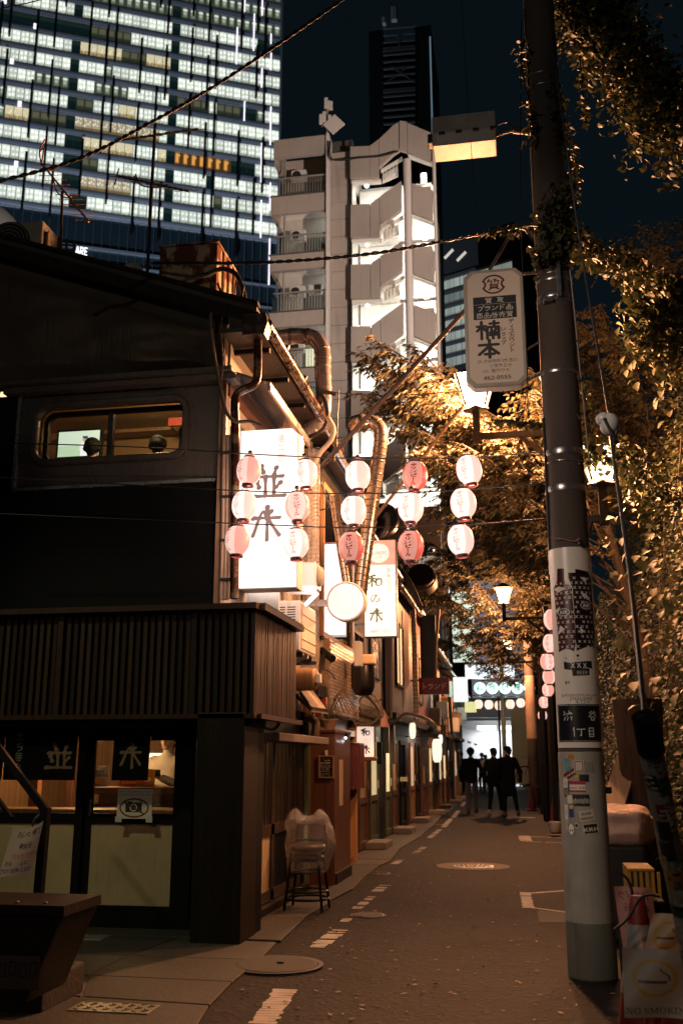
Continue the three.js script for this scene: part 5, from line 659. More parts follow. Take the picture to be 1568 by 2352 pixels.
house('shop_house', 'last low house of the row before the bright street', { x: -2.85, z0: -39.05, z1: -45.5, eave: 4.3, wall: greyWall, upper: greyWall, doors: [[-40, -41, 1.85, woodPale, { pane: lit([1, .8, .5], .7) }], [-42.5, -43.5, 1.85, woodPale]], windows: [[-40, -42, 2.6, 3.5, lit([1, .75, .5], .5), 5]] });
{
  // ribbed hose, tall dark board, hanging red sign
  const c = new THREE.CatmullRomCurve3([[948, 1400], [951, 1480], [953, 1560], [956, 1655]].map(([x, y]) => onZ(x, y, -21.6))), t = thing('ribbed_duct', 'ribbed flexible duct climbing the dark timber house', 'duct', onZ(956, 1655, -21.6)); part(t, 'duct', new THREE.TubeGeometry(c, 40, .055, 12), mat([.2, .12, .07], .5, .3)); const at = []; for (let i = 0; i < 26; i++) at.push((i + .5) / 26); part(t, 'rib', seamRings(c, .07, at).map((g) => g.scale(1, 1, 1)), mat([.5, .36, .24], .35, .6)).userData.kind = 'stuff';
  const q = (x, y, z) => onZ(x, y, z), bx = (name, label, cat, x0, x1, y0, y1, z, d, m) => { const a = q(x0, y1, z), b = q(x1, y0, z); return single(name, label, cat, rb(a.x, b.x, a.y, b.y, z - d, z, .01), m); };
  bx('tall_board', 'tall plain black signboard standing out from the red house', 'signboard', 966, 999, 1412, 1562, -23.4, .12, mat([.012, .011, .011], .5));
  { const a = q(962, 1595, -22.8), b = q(1030, 1556, -22.8), s = thing('hanging_sign', 'dark red hanging sign with pale katakana over the alley', 'sign', [(a.x + b.x) / 2, a.y, -22.85]); part(s, 'panel', rb(a.x, b.x, a.y, b.y, -22.95, -22.81, .008), mat([.16, .015, .02], .5)); part(s, 'print', print(b.x - a.x, b.y - a.y).translate((a.x + b.x) / 2, (a.y + b.y) / 2, -22.8), printed(canvas(256, 140, (g) => { paint(g, '#6d1019', 0, 0, 256, 140); g.strokeStyle = '#d09a86'; across(g, 'トランド', 20, 46, 50, 50, 6, 6); }), .5)); part(s, 'bracket', beam(V(-2.7, b.y - .05, -22.9), V(a.x, b.y - .05, -22.9), .04, .04), iron); }
  bx('lit_sign', 'thin green lit edge of a sign beside the red hanging sign', 'lit sign', 1030, 1037, 1565, 1600, -25, .1, glow([.3, .9, .7], .8));
  bx('lit_sign', 'white lit shop sign on the left before the round green lanterns', 'lit sign', 1041, 1072, 1555, 1612, -30, .15, litFace(canvas(96, 128, (g) => { paint(g, '#f4fbff', 0, 0, 96, 128); g.strokeStyle = '#53636a'; down(g, 'のカ', 30, 16, 40, 40, 12, 5); }), 1.15));
  bx('lit_sign', 'tall pale green lit sign rising above the roofs behind the leaves', 'lit sign', 1040, 1086, 1358, 1520, -48, .3, litFace(canvas(96, 320, (g) => { paint(g, '#e2f4e0', 0, 0, 96, 320); g.strokeStyle = '#3c5247'; down(g, '横丁酒本の', 22, 14, 52, 48, 10, 7); }), 1.1));
  bx('lit_sign', 'small yellow green sign with a red mark under the white shop sign', 'lit sign', 1067, 1092, 1612, 1636, -33, .12, litFace(canvas(64, 64, (g) => { paint(g, '#f4f7b0', 0, 0, 64, 64); g.fillStyle = '#c33'; g.beginPath(); g.moveTo(10, 4); g.lineTo(54, 4); g.lineTo(32, 34); g.fill(); }), .9));
  // oval door lamps
  const lampO = (label, x, y, w, h, z, col, I) => { const p = q(x, y, z), k = onZ(x + 1, y, z).x - p.x, t = thing('door_lamp', label, 'lamp', [p.x, p.y - h * k / 2, z]); const r = w * k / 2, H = h * k; part(t, 'lamp_shade', lathe([[r * .55, -H / 2], [r * .85, -H * .38], [r, 0], [r * .9, H * .36], [r * .6, H / 2], [0, H / 2]], p.x, p.y, p.z, 20), glow(col, 1.35)); part(t, 'cap', lathe([[0, H / 2], [r * .6, H / 2], [r * .5, H * .58], [0, H * .6]], p.x, p.y, p.z, 14), iron); part(t, 'arm', beam(V(-2.75, p.y + H * .62, z), V(p.x, p.y + H * .62, z), .02, .02), iron); lampPoint('door_lamp_bulb', col, I, p, .08); };
  lampO('large cream paper lamp hanging over the doors right of the cylinder lamp', 1003, 1724, 23, 52, -23.2, [1, .93, .7], 2.2); lampO('slim cream cylinder lamp on the timber house door', 947, 1678, 15, 34, -20.2, [1, .93, .66], 1.6); lampO('small round lamp behind the large cream paper lamp', 1011, 1698, 10, 20, -26, [1, .95, .8], .8);
  // clutter: meters, pipes, small boxes along the walls
  const pm = mat([.17, .12, .085], .5, .3, { t: 'grime', s: 2 }), list = [[886, 1700, -19.3, 12, 60], [900, 1710, -19.9, 10, 90], [926, 1790, -21, 16, 10], [975, 1740, -24, 12, 40], [1018, 1700, -28, 10, 70], [1036, 1720, -31, 8, 60], [870, 1730, -18, 12, 50]];
  list.forEach(([x, y, z, w, h], i) => bx('wall_meter', ['green lit wall box above the restaurant doors', 'tall narrow box between two doors of the row', 'little pale letter box on the timber house', 'brown cabinet beside the red house door', 'narrow board on the ochre house', 'thin board near the far doors', 'dark board by the blue green door'][i], 'box', x - w / 2, x + w / 2, y - h / 2, y + h / 2, z, .1, [green, pm, mat([.6, .55, .3], .5), pm, pm, pm, woodBlack][i]));
  for (const [pts, z, r, label] of [[[[895, 1240], [898, 1400], [897, 1650]], -18.6, .03, 'thin downpipe beside the phone number sign'], [[[868, 1610], [900, 1660], [930, 1640], [985, 1655], [1000, 1670]], -19.3, .035, 'bent pipe under the beam of the timber house'], [[[1008, 1400], [1001, 1480], [998, 1560], [992, 1580]], -23.2, .03, 'dark cable pipe beside the tall black board'], [[[905, 1300], [935, 1330], [965, 1395]], -20, .06, 'sloping gutter end above the ribbed duct'], [[[1030, 1560], [1034, 1640], [1038, 1700]], -32, .05, 'pale downpipe on the ochre house'], [[[882, 1190], [888, 1180], [886, 1215], [872, 1235]], -16.5, .05, 'curled hose beside the spiral flue']]) single('wall_pipe', label, 'pipe', tube(pts.map(([x, y]) => onZ(x, y, z)), r, 30, 8), pm);
  { const a = q(905, 1230, -18.5), t = thing('roof_vent', 'dark rounded roof vent above the phone number sign', 'vent', [a.x, a.y - .3, a.z]); part(t, 'drum', new THREE.CylinderGeometry(.28, .28, .35, 24).rotateX(Math.PI / 2).translate(a.x - .2, a.y + .3, a.z), mat([.05, .035, .025], .4, .4)); part(t, 'ring', new THREE.TorusGeometry(.28, .03, 8, 28).translate(a.x - .2, a.y + .3, a.z + .18), pm); }
  { const a = q(968, 1330, -23), t = thing('roof_fan', 'round extractor fan housing on the roof edge of the row', 'fan', [a.x, a.y - .3, a.z]); part(t, 'drum', new THREE.CylinderGeometry(.3, .36, .4, 24).rotateX(1.2).translate(a.x, a.y, a.z), mat([.04, .028, .02], .5, .3)); part(t, 'ring', new THREE.TorusGeometry(.33, .03, 8, 28).rotateX(-.4).translate(a.x, a.y, a.z + .15), pm); }
  for (let i = 0; i < 7; i++) { const z = -17 - i * 3.6, s = single('door_step', `concrete door step ${['by the restaurant', 'by the green door', 'before the dark timber house', 'before the red house', 'near the large cream lamp', 'halfway along the row', 'far down the row'][i]}`, 'step', rb(-2.72, -2.35 + .05 * Math.sin(i * 3), .02, .13, z - .8, z, .015), mat([.24, .2, .16], .85, 0, { t: 'grime', s: 1 })); }
  for (let i = 0; i < 6; i++) { const z = -29 - i * 2.4, y = 2.4 + .3 * (i % 3), x = -2.55 + .05 * (i % 2); single('wall_unit', `air conditioner ${['above the ochre house door', 'over the second ochre door', 'beside the cream house window', 'low on the cream house', 'on the last grey house', 'farthest along the row'][i]}`, 'air conditioner', rb(x - .25, x + .1, y, y + .5, z - .7, z, .03), i % 2 ? white : beige); }
  // little shop awnings along the row
  for (let i = 0; i < 4; i++) { const z = -26.5 - i * 4.6; single('shop_awning', `dark lean-to awning ${['past the red sign', 'over the ochre house', 'over the cream house', 'at the far end'][i]}`, 'awning', [quad(V(-2.8, 2.35, z), V(-2.05, 2.08, z), V(-2.05, 2.08, z - 1.8), V(-2.8, 2.35, z - 1.8)), bb(-2.07, -2.04, 2.02, 2.08, z - 1.8, z)], mat([.05, .035, .025], .7, 0, { side: true })); }
}
// ================================================================ the utility pole and what is fixed to it
const poleM = mat([.085, .066, .056], .8, 0, { t: 'grime', s: .6, b: 'grain', bs: 2.5, bd: .003 });
const PX = .37, PZ = -7.6, pr = (y) => .163 - .0042 * y, PY = (y, x = 1300) => onZ(x, y, PZ).y;
{
  const t = thing('utility_pole', 'tall concrete utility pole wrapped with posters and stickers on the right of the alley', 'utility pole', [PX, 0, PZ]);
  part(t, 'pole', lathe([[pr(0), 0], [pr(11), 11], [0, 11]], PX, 0, PZ, 40), poleM);
  const sleeve = (y0, y1, th, m, name, k = .004) => { const g = new THREE.CylinderGeometry(pr(y1) + k, pr(y0) + k, y1 - y0, 40, 1, true, -th, th * 2).translate(PX, (y0 + y1) / 2, PZ); g.userData.uv = true; m.side = THREE.DoubleSide; return part(t, name, g, m); };
  part(t, 'base_wrap', lathe([[pr(0) + .006, .01], [pr(.36) + .006, .36], [pr(.36), .365]], PX, 0, PZ, 40), mat([.16, .17, .14], .55, 0, { t: 'grime', s: 1, b: 'grain', bs: 3, bd: .004 }));
  part(t, 'grey_wrap', lathe([[pr(.365) + .0045, .365], [pr(1.5) + .0045, 1.5], [pr(1.5), 1.505]], PX, 0, PZ, 40), mat([.38, .37, .33], .5, 0, { t: 'grime', s: 1.2 }));
  const yb = PY(1718), yt = PY(1266);
  sleeve(yb, yt, 1.28, printed(canvas(512, 1860, (g, w, h) => { // the printed advertisement
    paint(g, '#d6d3cb', 0, 0, w, h); paint(g, '#c4c1ba', 0, 0, 10, h); paint(g, '#12161c', 30, 1470, w - 60, 340); g.strokeStyle = '#d6d3cb'; g.lineWidth = 3; g.strokeRect(40, 1480, w - 80, 320);
    const figure = (c, pts) => { g.fillStyle = c; g.beginPath(); pts.forEach(([x, y], i) => (i ? g.lineTo(x, y) : g.moveTo(x, y))); g.closePath(); g.fill(); };
    figure('#3d0d14', [[120, 200], [190, 205], [186, 320], [250, 400], [262, 900], [240, 990], [170, 960], [90, 990], [84, 700], [60, 380], [110, 320]]); figure('#1b1016', [[225, 250], [290, 250], [292, 215], [430, 235], [470, 300], [480, 820], [440, 960], [380, 940], [262, 985], [258, 400], [225, 300]]);
    figure('#d6d3cb', [[70, 395], [130, 370], [196, 400], [120, 430]]); figure('#d6d3cb', [[330, 430], [400, 460], [440, 520], [350, 480]]); figure('#d6d3cb', [[72, 600], [130, 560], [110, 640]]); figure('#d6d3cb', [[120, 740], [170, 780], [90, 830]]); figure('#d6d3cb', [[330, 290], [420, 300], [380, 340]]); figure('#d6d3cb', [[300, 760], [340, 800], [310, 830]]);
    g.strokeStyle = '#d6d3cb'; for (let i = 0; i < 15; i++) for (let j = 0; j < 8; j++) { const x = 84 + j * 48 + (i % 2) * 18, y = 300 + i * 46, s = 10 + 4 * hash(i, j, 3); if ((j < 4 ? y > 330 : y > 270) && hash(i, j, 8) > .12 && !(y > 560 && y < 640 && x < 240)) { g.lineWidth = 6; g.beginPath(); g.moveTo(x - s, y - s); g.lineTo(x + s, y + s); g.moveTo(x + s, y - s); g.lineTo(x - s, y + s); g.stroke(); } }
    for (const [x, y] of [[160, 620], [380, 560]]) { g.fillStyle = '#2c3c46'; g.strokeStyle = '#d6d3cb'; g.lineWidth = 6; g.beginPath(); g.ellipse(x, y, 58, 34, 0, 0, 7); g.fill(); g.stroke(); g.fillStyle = '#e2e2dc'; g.font = 'bold 46px sans-serif'; g.textAlign = 'center'; g.fillText('AiR', x, y + 17); }
    figure('#14161a', [[140, 1080], [200, 1095], [350, 1080], [400, 1075], [405, 1150], [360, 1140], [200, 1160], [140, 1150]]); figure('#14161a', [[210, 1155], [372, 1145], [368, 1210], [216, 1216]]); g.fillStyle = '#d6d3cb'; g.font = 'bold 60px sans-serif'; g.fillText('X X X', 275, 1142); g.font = '44px sans-serif'; g.fillText('BEER', 300, 1200);
    g.fillStyle = '#2a2a2a'; g.font = 'bold 40px sans-serif'; g.fillText('BY', 165, 1290); g.font = '34px sans-serif'; g.fillText('god-selection-xxx.com', 270, 1400); g.font = '44px sans-serif'; g.fillText('JINGUMAE', 280, 1438 - 2); g.fillText('4-13-4', 290, 1468 - 2);
    g.strokeStyle = '#d9dad6'; glyph(g, '渋', 110, 1530, 84, 84, 7); glyph(g, '谷', 330, 1530, 84, 84, 7); glyph(g, '1', 170, 1680, 60, 80, 7); glyph(g, '丁', 220, 1680, 80, 80, 7); glyph(g, '目', 310, 1680, 80, 80, 7);
    g.fillStyle = '#1a1a1a'; g.beginPath(); g.arc(270, 1030, 12, 0, 7); g.fill(); for (const [x, y] of [[150, 1040], [160, 1052], [380, 1045], [260, 1060]]) paint(g, '#6e6a62', x, y, 16, 6);
  }), .32), 'advert_wrap', .009);
  { const g = new THREE.CylinderGeometry(pr(3) + .007, pr(2.8) + .007, .24, 8, 1, true, -1.62, .36).translate(PX, 2.93, PZ); g.userData.uv = true; part(t, 'height_tag', g, printed(canvas(64, 128, (c) => { paint(c, '#d8cfc4', 0, 0, 64, 128); c.fillStyle = '#2a2320'; c.font = 'bold 30px sans-serif'; c.fillText('4M', 6, 50); c.fillText('49', 6, 90); }))); }
  // stickers: thin curved pieces, their prints on one shared sheet
  const m = printed(sheetOf()), put = sheetPut(m); m.side = THREE.DoubleSide;
  const stick = (name, x, y, w, h, draw, label, rot = 0) => { const p = onZ(x, y, PZ + .15), r = pr(p.y) + .0075, th = Math.asin(Math.max(-.98, Math.min(.98, (p.x - PX) / r))), k = (onZ(x + 1, y, PZ).x - onZ(x, y, PZ).x), W = w * k, H = h * k; const g = new THREE.CylinderGeometry(r, r, H, 8, 1, true, th - W / r / 2, W / r).translate(0, p.y, 0); if (rot) { const q = V(Math.sin(th), 0, Math.cos(th)); g.translate(-q.x * r, -p.y, -q.z * r).applyQuaternion(new THREE.Quaternion().setFromAxisAngle(q, rot)).translate(q.x * (r + .001), p.y, q.z * (r + .001)); } g.translate(PX, 0, PZ); g.userData.uv = true; put(g, draw); part(t, name, g, m, label); };
  const bg = (g, c) => paint(g, c, 0, 0, 64, 64), tx = (g, s, y, f, c = '#222') => { g.fillStyle = c; g.font = f; g.textAlign = 'center'; g.fillText(s, 32, y); };
  const round = (g, c) => { g.fillStyle = c; g.beginPath(); g.arc(32, 32, 31, 0, 7); g.fill(); };
  stick('sticker', 1309, 1738, 14, 14, (g) => { bg(g, '#8d8a80'); round(g, '#c9791c'); tx(g, 'LAZIO', 30, 'bold 15px sans-serif'); tx(g, 'MERDA', 46, 'bold 14px sans-serif'); }, 'round orange sticker'); stick('sticker', 1302, 1757, 14, 30, (g) => { bg(g, '#4f7d8a'); for (let i = 0; i < 8; i++) paint(g, '#7aa5ad', 8 * i, hash(i, 1, 1) * 30, 3, 40); }, 'pale blue torn sticker', .1);
  stick('sticker', 1328, 1760, 22, 28, (g) => { bg(g, '#bdb9ae'); g.strokeStyle = '#8a4a40'; g.lineWidth = 5; g.strokeRect(8, 8, 48, 48); }); stick('sticker', 1352, 1762, 22, 22, (g) => { bg(g, '#77766e'); round(g, '#8f9188'); g.strokeStyle = '#55584f'; g.lineWidth = 4; g.beginPath(); g.arc(32, 32, 22, 0, 7); g.stroke(); tx(g, 'B', 42, 'bold 28px serif', '#55584f'); });
  stick('sticker', 1307, 1778, 32, 15, (g) => { bg(g, '#5c1815'); tx(g, 'SIMMR', 44, 'bold 20px serif', '#e6ded0'); }, 'dark red name sticker', .5); stick('sticker', 1322, 1781, 11, 12, (g) => { bg(g, '#8d8a80'); round(g, '#d1a424'); g.fillStyle = '#222'; g.fillRect(20, 22, 6, 10); g.fillRect(38, 22, 6, 10); }); stick('sticker', 1340, 1787, 22, 16, (g) => bg(g, '#16171a'));
  stick('sticker', 1322, 1806, 42, 24, (g) => { bg(g, '#d8d2c6'); paint(g, '#a3232b', 0, 0, 64, 22); paint(g, '#a3232b', 0, 54, 64, 10); tx(g, 'omn DK', 46, '17px serif'); paint(g, '#39456a', 0, 0, 8, 64); }, 'red bordered name tag sticker'); stick('sticker', 1298, 1800, 13, 24, (g) => { bg(g, '#c9c6bb'); tx(g, 'HI', 40, '20px serif'); }); stick('sticker', 1300, 1820, 16, 20, (g) => { bg(g, '#3a3a38'); for (let i = 0; i < 6; i++) paint(g, '#b4b2a8', 8, 8 + i * 8, 48, 3); });
  stick('sticker', 1332, 1838, 40, 26, (g) => { bg(g, '#131416'); g.strokeStyle = '#a9a89e'; g.lineWidth = 3; g.beginPath(); for (let i = 0; i < 14; i++) { g.moveTo(6 + i * 4, 20 + hash(i, 1, 4) * 10); g.lineTo(4 + i * 4.3, 44 + hash(i, 2, 4) * 8); } g.stroke(); }, 'black metal band style sticker'); stick('sticker', 1308, 1836, 14, 18, (g) => bg(g, '#cfccb9'));
  stick('sticker', 1311, 1862, 16, 30, (g) => { bg(g, '#6f7a76'); paint(g, '#27376a', 12, 20, 40, 44); paint(g, '#d2a48c', 14, 8, 36, 16); }); stick('sticker', 1346, 1873, 34, 24, (g) => { bg(g, '#b9b49c'); tx(g, 'GSM', 28, 'bold 20px sans-serif'); tx(g, 'MASS', 54, 'bold 20px sans-serif'); }, 'sticker with bold letters', .15); stick('sticker', 1356, 1903, 36, 22, (g) => { bg(g, '#1a1b1c'); tx(g, 'KRH', 48, 'bold 32px sans-serif', '#cfccb9'); g.strokeStyle = '#cfccb9'; g.lineWidth = 4; g.strokeRect(2, 2, 60, 60); }, 'black lettered sticker', .1);
  stick('sticker', 1323, 1896, 17, 17, (g) => { bg(g, '#8b8a80'); g.save(); g.translate(32, 32); g.rotate(.78); paint(g, '#c9c3b2', -20, -20, 40, 40); paint(g, '#3a3733', -13, -13, 26, 26); g.restore(); }); stick('sticker', 1311, 1905, 17, 24, (g) => { bg(g, '#6c6e65'); g.fillStyle = '#e4e1d8'; g.beginPath(); g.ellipse(32, 32, 26, 31, 0, 0, 7); g.fill(); g.fillStyle = '#1b1b1b'; g.beginPath(); g.ellipse(22, 38, 5, 7, 0, 0, 7); g.ellipse(44, 38, 5, 7, 0, 0, 7); g.fill(); }, 'white oval face sticker'); stick('sticker', 1300, 1866, 10, 34, (g) => { bg(g, '#d4d1c6'); tx(g, '5', 44, 'bold 30px serif'); }); stick('sticker', 1302, 1896, 10, 26, (g) => bg(g, '#a9a79c'));
  // straps, step bolts, conduits
  const strap = (y, w, m = steel, k = .004) => part(t, 'strap', lathe([[pr(y) + k, -w / 2], [pr(y) + k + .004, 0], [pr(y) + k, w / 2]], PX, y, PZ, 36), m);
  for (const [y, w] of [[180, .012], [207, .012], [612, .03], [640, .012], [652, .03], [690, .035], [700, .03], [862, .035], [1045, .05], [1068, .014], [1128, .05]]) strap(PY(y), w);
  for (const y of [780, 862, 950, 1055, 1235]) { const p = onZ(1325, y, PZ + pr(PY(y))); part(t, 'step_bolt', [bar(V(p.x, p.y, p.z - .02), V(p.x + .01, p.y - .05, p.z + .04), .008), ball(.012, p.x + .01, p.y - .05, p.z + .04)], rusty); }
  part(t, 'strap_bracket', [rb(PX + .01, PX + .05, PY(700), PY(620), PZ + .13, PZ + .17, .008), rb(PX - .1, PX - .02, PY(705) - .02, PY(705) + .02, PZ + .12, PZ + .18, .008)], steel);
  for (const [x0, x1, y0, y1, r] of [[1248, 1262, 960, 1265, .012], [1240, 1258, 640, 960, .014], [1204, 1232, 20, 520, .01]]) part(t, 'conduit', tube([onZ(x0, y0, PZ + .05), onZ((x0 + x1) / 2, (y0 + y1) / 2, PZ + .06), onZ(x1, y1, PZ + .05)], r, 16, 6), dark);
  part(t, 'tie_wire', tube([[1262, 1235], [1290, 1238], [1320, 1243], [1330, 1236]].map(([x, y]) => onZ(x, y, PZ + .16)), .004, 16, 5), mat([.45, .2, .15], .5)); part(t, 'side_box', rb(PX + .15, PX + .2, PY(1822), PY(1806), PZ - .02, PZ + .04, .012), black);
}
{ // the shop sign on its arm
  const a = onZ(1074, 888, PZ), b = onZ(1197, 614, PZ), w = b.x - a.x, h = b.y - a.y, c = .055, t = thing('pole_sign', 'tall white pawn shop sign with clipped corners on an arm of the pole', 'shop sign', [a.x + w / 2, a.y, PZ]);
  const o = [[c, 0], [w - c, 0], [w, c], [w, h - c], [w - c, h], [c, h], [0, h - c], [0, c]];
  part(t, 'casing', ext(o, .10, { bevel: .012 }).translate(a.x, a.y, PZ - .12), mat([.5, .46, .40], .5, 0, { t: 'grime', s: 1 }));
  const sh = new THREE.Shape([[c + .02, .02], [w - c - .02, .02], [w - .02, c + .02], [w - .02, h - c - .02], [w - c - .02, h - .02], [c + .02, h - .02], [.02, h - c - .02], [.02, c + .02]].map(([x, y]) => new THREE.Vector2(x, y))), fg = new THREE.ShapeGeometry(sh), uv = fg.attributes.uv; for (let i = 0; i < uv.count; i++) uv.setXY(i, uv.getX(i) / w, uv.getY(i) / h); fg.userData.uv = true;
  part(t, 'sign_face', fg.translate(a.x, a.y, PZ - .005), printed(canvas(480, 1180, (g, W, H) => {
    paint(g, '#e0d2c2', 0, 0, W, H); g.strokeStyle = '#5c1c22'; g.lineWidth = 17; g.beginPath(); g.arc(240, 150, 92, -2.75, -.42); g.stroke(); g.beginPath(); g.arc(240, 150, 92, .42, 2.75); g.stroke(); g.beginPath(); g.arc(352, 150, 44, 2.0, 4.2); g.stroke(); g.beginPath(); g.arc(128, 150, 44, -1.15, 1.1); g.stroke(); glyph(g, '質', 186, 92, 108, 112, 11);
    paint(g, '#16212c', 66, 275, 356, 234); paint(g, '#cdc4b4', 70, 352, 348, 3); g.strokeStyle = '#d8cfbf'; glyph(g, '買', 166, 288, 54, 54, 6); glyph(g, '取', 264, 288, 54, 54, 6); across(g, 'ブランド品', 100, 366, 54, 54, 5, 6.5); across(g, '商品券売買', 88, 440, 54, 56, 8, 5.5);
    g.strokeStyle = '#2c2a30'; glyph(g, '楠', 92, 532, 176, 176, 25); glyph(g, '本', 92, 724, 180, 176, 28); g.strokeStyle = '#6b2f2c'; down(g, 'ディスカウント', 350, 524, 46, 46, 2, 6); down(g, 'ショップ', 284, 596, 42, 42, 4, 6);
    g.strokeStyle = '#59463c'; g.fillStyle = '#59463c'; g.font = '36px sans-serif'; g.fillText('JR', 88, 950); across(g, '渋谷駅南改札西口', 132, 920, 32, 32, 3, 3); across(g, 'より徒歩2分', 140, 968, 34, 34, 4, 3.4); g.fillText('UFJ', 120, 1050); across(g, '銀行ウラ', 196, 1018, 34, 34, 4, 3.4); g.font = 'bold 54px sans-serif'; g.fillText('462-0555', 130, 1124);
  }), .5));
  part(t, 'arm', [beam(V(a.x + w - c, a.y + h - .03, PZ - .06), V(PX - .1, a.y + h - .06, PZ), .02, .02), beam(V(a.x + w - .02, a.y + .04, PZ - .06), V(PX - .1, a.y + .10, PZ), .02, .02), beam(V(a.x + w, a.y + h * .3, PZ - .06), V(PX - .1, a.y + h * .36, PZ), .012, .012)], rusty);
}
{ // the flat street light that is switched off
  const a = onZ(995, 334, PZ), b = onZ(1134, 268, PZ), t = thing('street_light', 'flat grey box street light on a short arm high on the pole', 'street light', [(a.x + b.x) / 2, a.y, PZ]), y0 = a.y, y1 = b.y - .02;
  const pr2 = (z0, ya, yb) => [V(a.x, ya, z0), V(b.x, ya + .03, z0), V(b.x, yb + .03, z0), V(a.x, yb, z0)];
  const shape = new THREE.Shape([[0, .10], [.03, 0], [.26, 0], [.34, .10], [.34, .23], [.01, .255]].map(([x, y]) => new THREE.Vector2(x, y)));
  part(t, 'housing', new THREE.ExtrudeGeometry(shape, { depth: b.x - a.x, bevelEnabled: true, bevelSize: .008, bevelThickness: .008, bevelSegments: 2 }).rotateY(Math.PI / 2).translate(a.x, y0, PZ + .02), mat([.5, .44, .39], .5, .1, { t: 'grime', s: 1.5, b: 'grain', bs: 4, bd: .002 }));
  part(t, 'lens', quad(V(a.x + .03, y0 + .085, PZ + .03), V(a.x + .03, y0 + .0, PZ + .00), V(b.x - .03, y0 + .0, PZ + .00), V(b.x - .03, y0 + .085, PZ + .03)), mat([.40, .38, .38], .3));
  for (let i = 0; i < 4; i++) part(t, 'clip', rb(a.x + .05 + i * .145, a.x + .1 + i * .145, y0 + .075, y0 + .10, PZ + .025, PZ + .045, .004), iron);
  part(t, 'end_cap', rb(a.x - .05, a.x - .005, y0 + .03, y0 + .12, PZ - .1, PZ, .01), iron); part(t, 'arm', [bar(V(b.x, y0 + .10, PZ - .1), V(b.x + .16, y0 + .11, PZ - .06), .018), bar(V(b.x, y0 + .06, PZ - .05), V(b.x + .16, y0 + .09, PZ - .03), .014), bar(V(b.x + .16, y0 + .1, PZ - .05), V(PX - .08, y0 + .02, PZ), .03, .03)], rusty); part(t, 'lead', tube([V(b.x + .02, y0 + .2, PZ - .1), V(b.x + .1, y0 + .22, PZ - .1), V(b.x + .17, y0 + .12, PZ - .06)], .006, 14, 5), wire);
}
// ---------------------------------------------------------------- old style lantern street lamps, warm light
const lampGlass = glow([1, .74, .42], 9), LC = [1, .41, .17];
function streetLamp(name, label, x, y, z, k, post, I) { // x, y, z: the bottom centre of the glass
  const t = thing(name, label, 'street lamp', [post[0], 0, post[1]]), h = .30 * k, a = .10 * k, b = .19 * k;
  const g = new THREE.CylinderGeometry(b * 1.25, a * 1.25, h, 4, 1, true).rotateY(Math.PI / 4).translate(x, y + h / 2, z); part(t, 'lamp_glass', g, lampGlass);
  const fr = []; for (let i = 0; i < 4; i++) { const c = Math.PI / 4 + i * Math.PI / 2; fr.push(bar(V(x + a * 1.25 * Math.cos(c), y, z + a * 1.25 * Math.sin(c)), V(x + b * 1.25 * Math.cos(c), y + h, z + b * 1.25 * Math.sin(c)), .012 * k, .012 * k, 6)); } fr.push(lathe([[0, -.05], [a * 1.2, -.04], [a * 1.25, 0], [0, 0]], x, y, z, 4)); part(t, 'lamp_frame', fr, iron);
  part(t, 'lamp_roof', new THREE.CylinderGeometry(.04 * k, b * 1.4, .12 * k, 4).rotateY(Math.PI / 4).translate(x, y + h + .06 * k + .002, z), iron);
  part(t, 'stem', rb(x - .045, x + .045, y - .45, y - .05, z - .045, z + .045, .008), woodDark);
  const arm = [beam(V(x, y - .38, z), V(post[0], y - .38, post[1]), .07, .07), beam(V(x + (post[0] - x) * .55, y - .42, z), V(post[0], y - .8, post[1]), .05, .05)]; part(t, 'arm', arm, woodDark); part(t, 'post', rb(post[0] - .06, post[0] + .06, 0, y - .1, post[1] - .06, post[1] + .06, .01), woodDark);
  const l = lampPoint(name + '_light', LC, I, V(x, y + h * .5, z), .1); return t;
}
{ const p1 = onZ(1092, 938, -12.2), p2 = onZ(1381, 1108, -10.2), p3 = onZ(1156, 1385, -24), p4 = onZ(1167, 1495, -34);
  streetLamp('street_lamp', 'glowing lantern street lamp under the white pawn shop sign', p1.x, p1.y, -12.2, 1.34, [.52, -12.2], 370); streetLamp('street_lamp', 'glowing lantern street lamp among leaves right of the utility pole', p2.x, p2.y, -10.2, 1.15, [.6, -10.25], 76);
  streetLamp('street_lamp', 'lantern street lamp in the trees halfway down the alley', p3.x, p3.y, -24, 1.15, [.55, -24], 150); streetLamp('street_lamp', 'farthest lantern street lamp, a small glow under the leaves', p4.x, p4.y, -34, 1.1, [.5, -34], 140);
}
// ================================================================ trees, ivy and vines on the right
function leafGeo(l, w, fold = .25, curl = .12) { // a folded, drooping leaf along +z with its midrib raised
  const g = new THREE.BufferGeometry(), f = fold * w; const v = [[0, 0, 0], [-w * .38, f, l * .22], [-w * .5, f, l * .48], [0, -curl * l * .1, l * .5], [w * .5, f, l * .48], [w * .38, f, l * .22], [0, -curl * l, l], [-w * .28, f * .4 - curl * l * .4, l * .76], [w * .28, f * .4 - curl * l * .4, l * .76]];
  const ix = [0, 1, 3, 1, 2, 3, 2, 7, 3, 7, 6, 3, 3, 6, 8, 3, 8, 4, 3, 4, 5, 3, 5, 0]; g.setAttribute('position', new THREE.Float32BufferAttribute(v.flat(), 3)); g.setIndex(ix); g.computeVertexNormals(); return prep(g);
}
const leafMat = (c, r = .45) => { const m = new THREE.MeshPhysicalMaterial({ color: lin(c), roughness: r + .15, specularIntensity: .5, transmission: .42, thickness: 0, side: THREE.DoubleSide }); return m; };
const treeLeaf = leafMat([.072, .064, .026], .6), ivyLeaf = leafMat([.066, .078, .032], .42), ivyBig = [leafMat([.075, .08, .03], .45), leafMat([.095, .08, .032], .5), leafMat([.06, .075, .028], .45)];
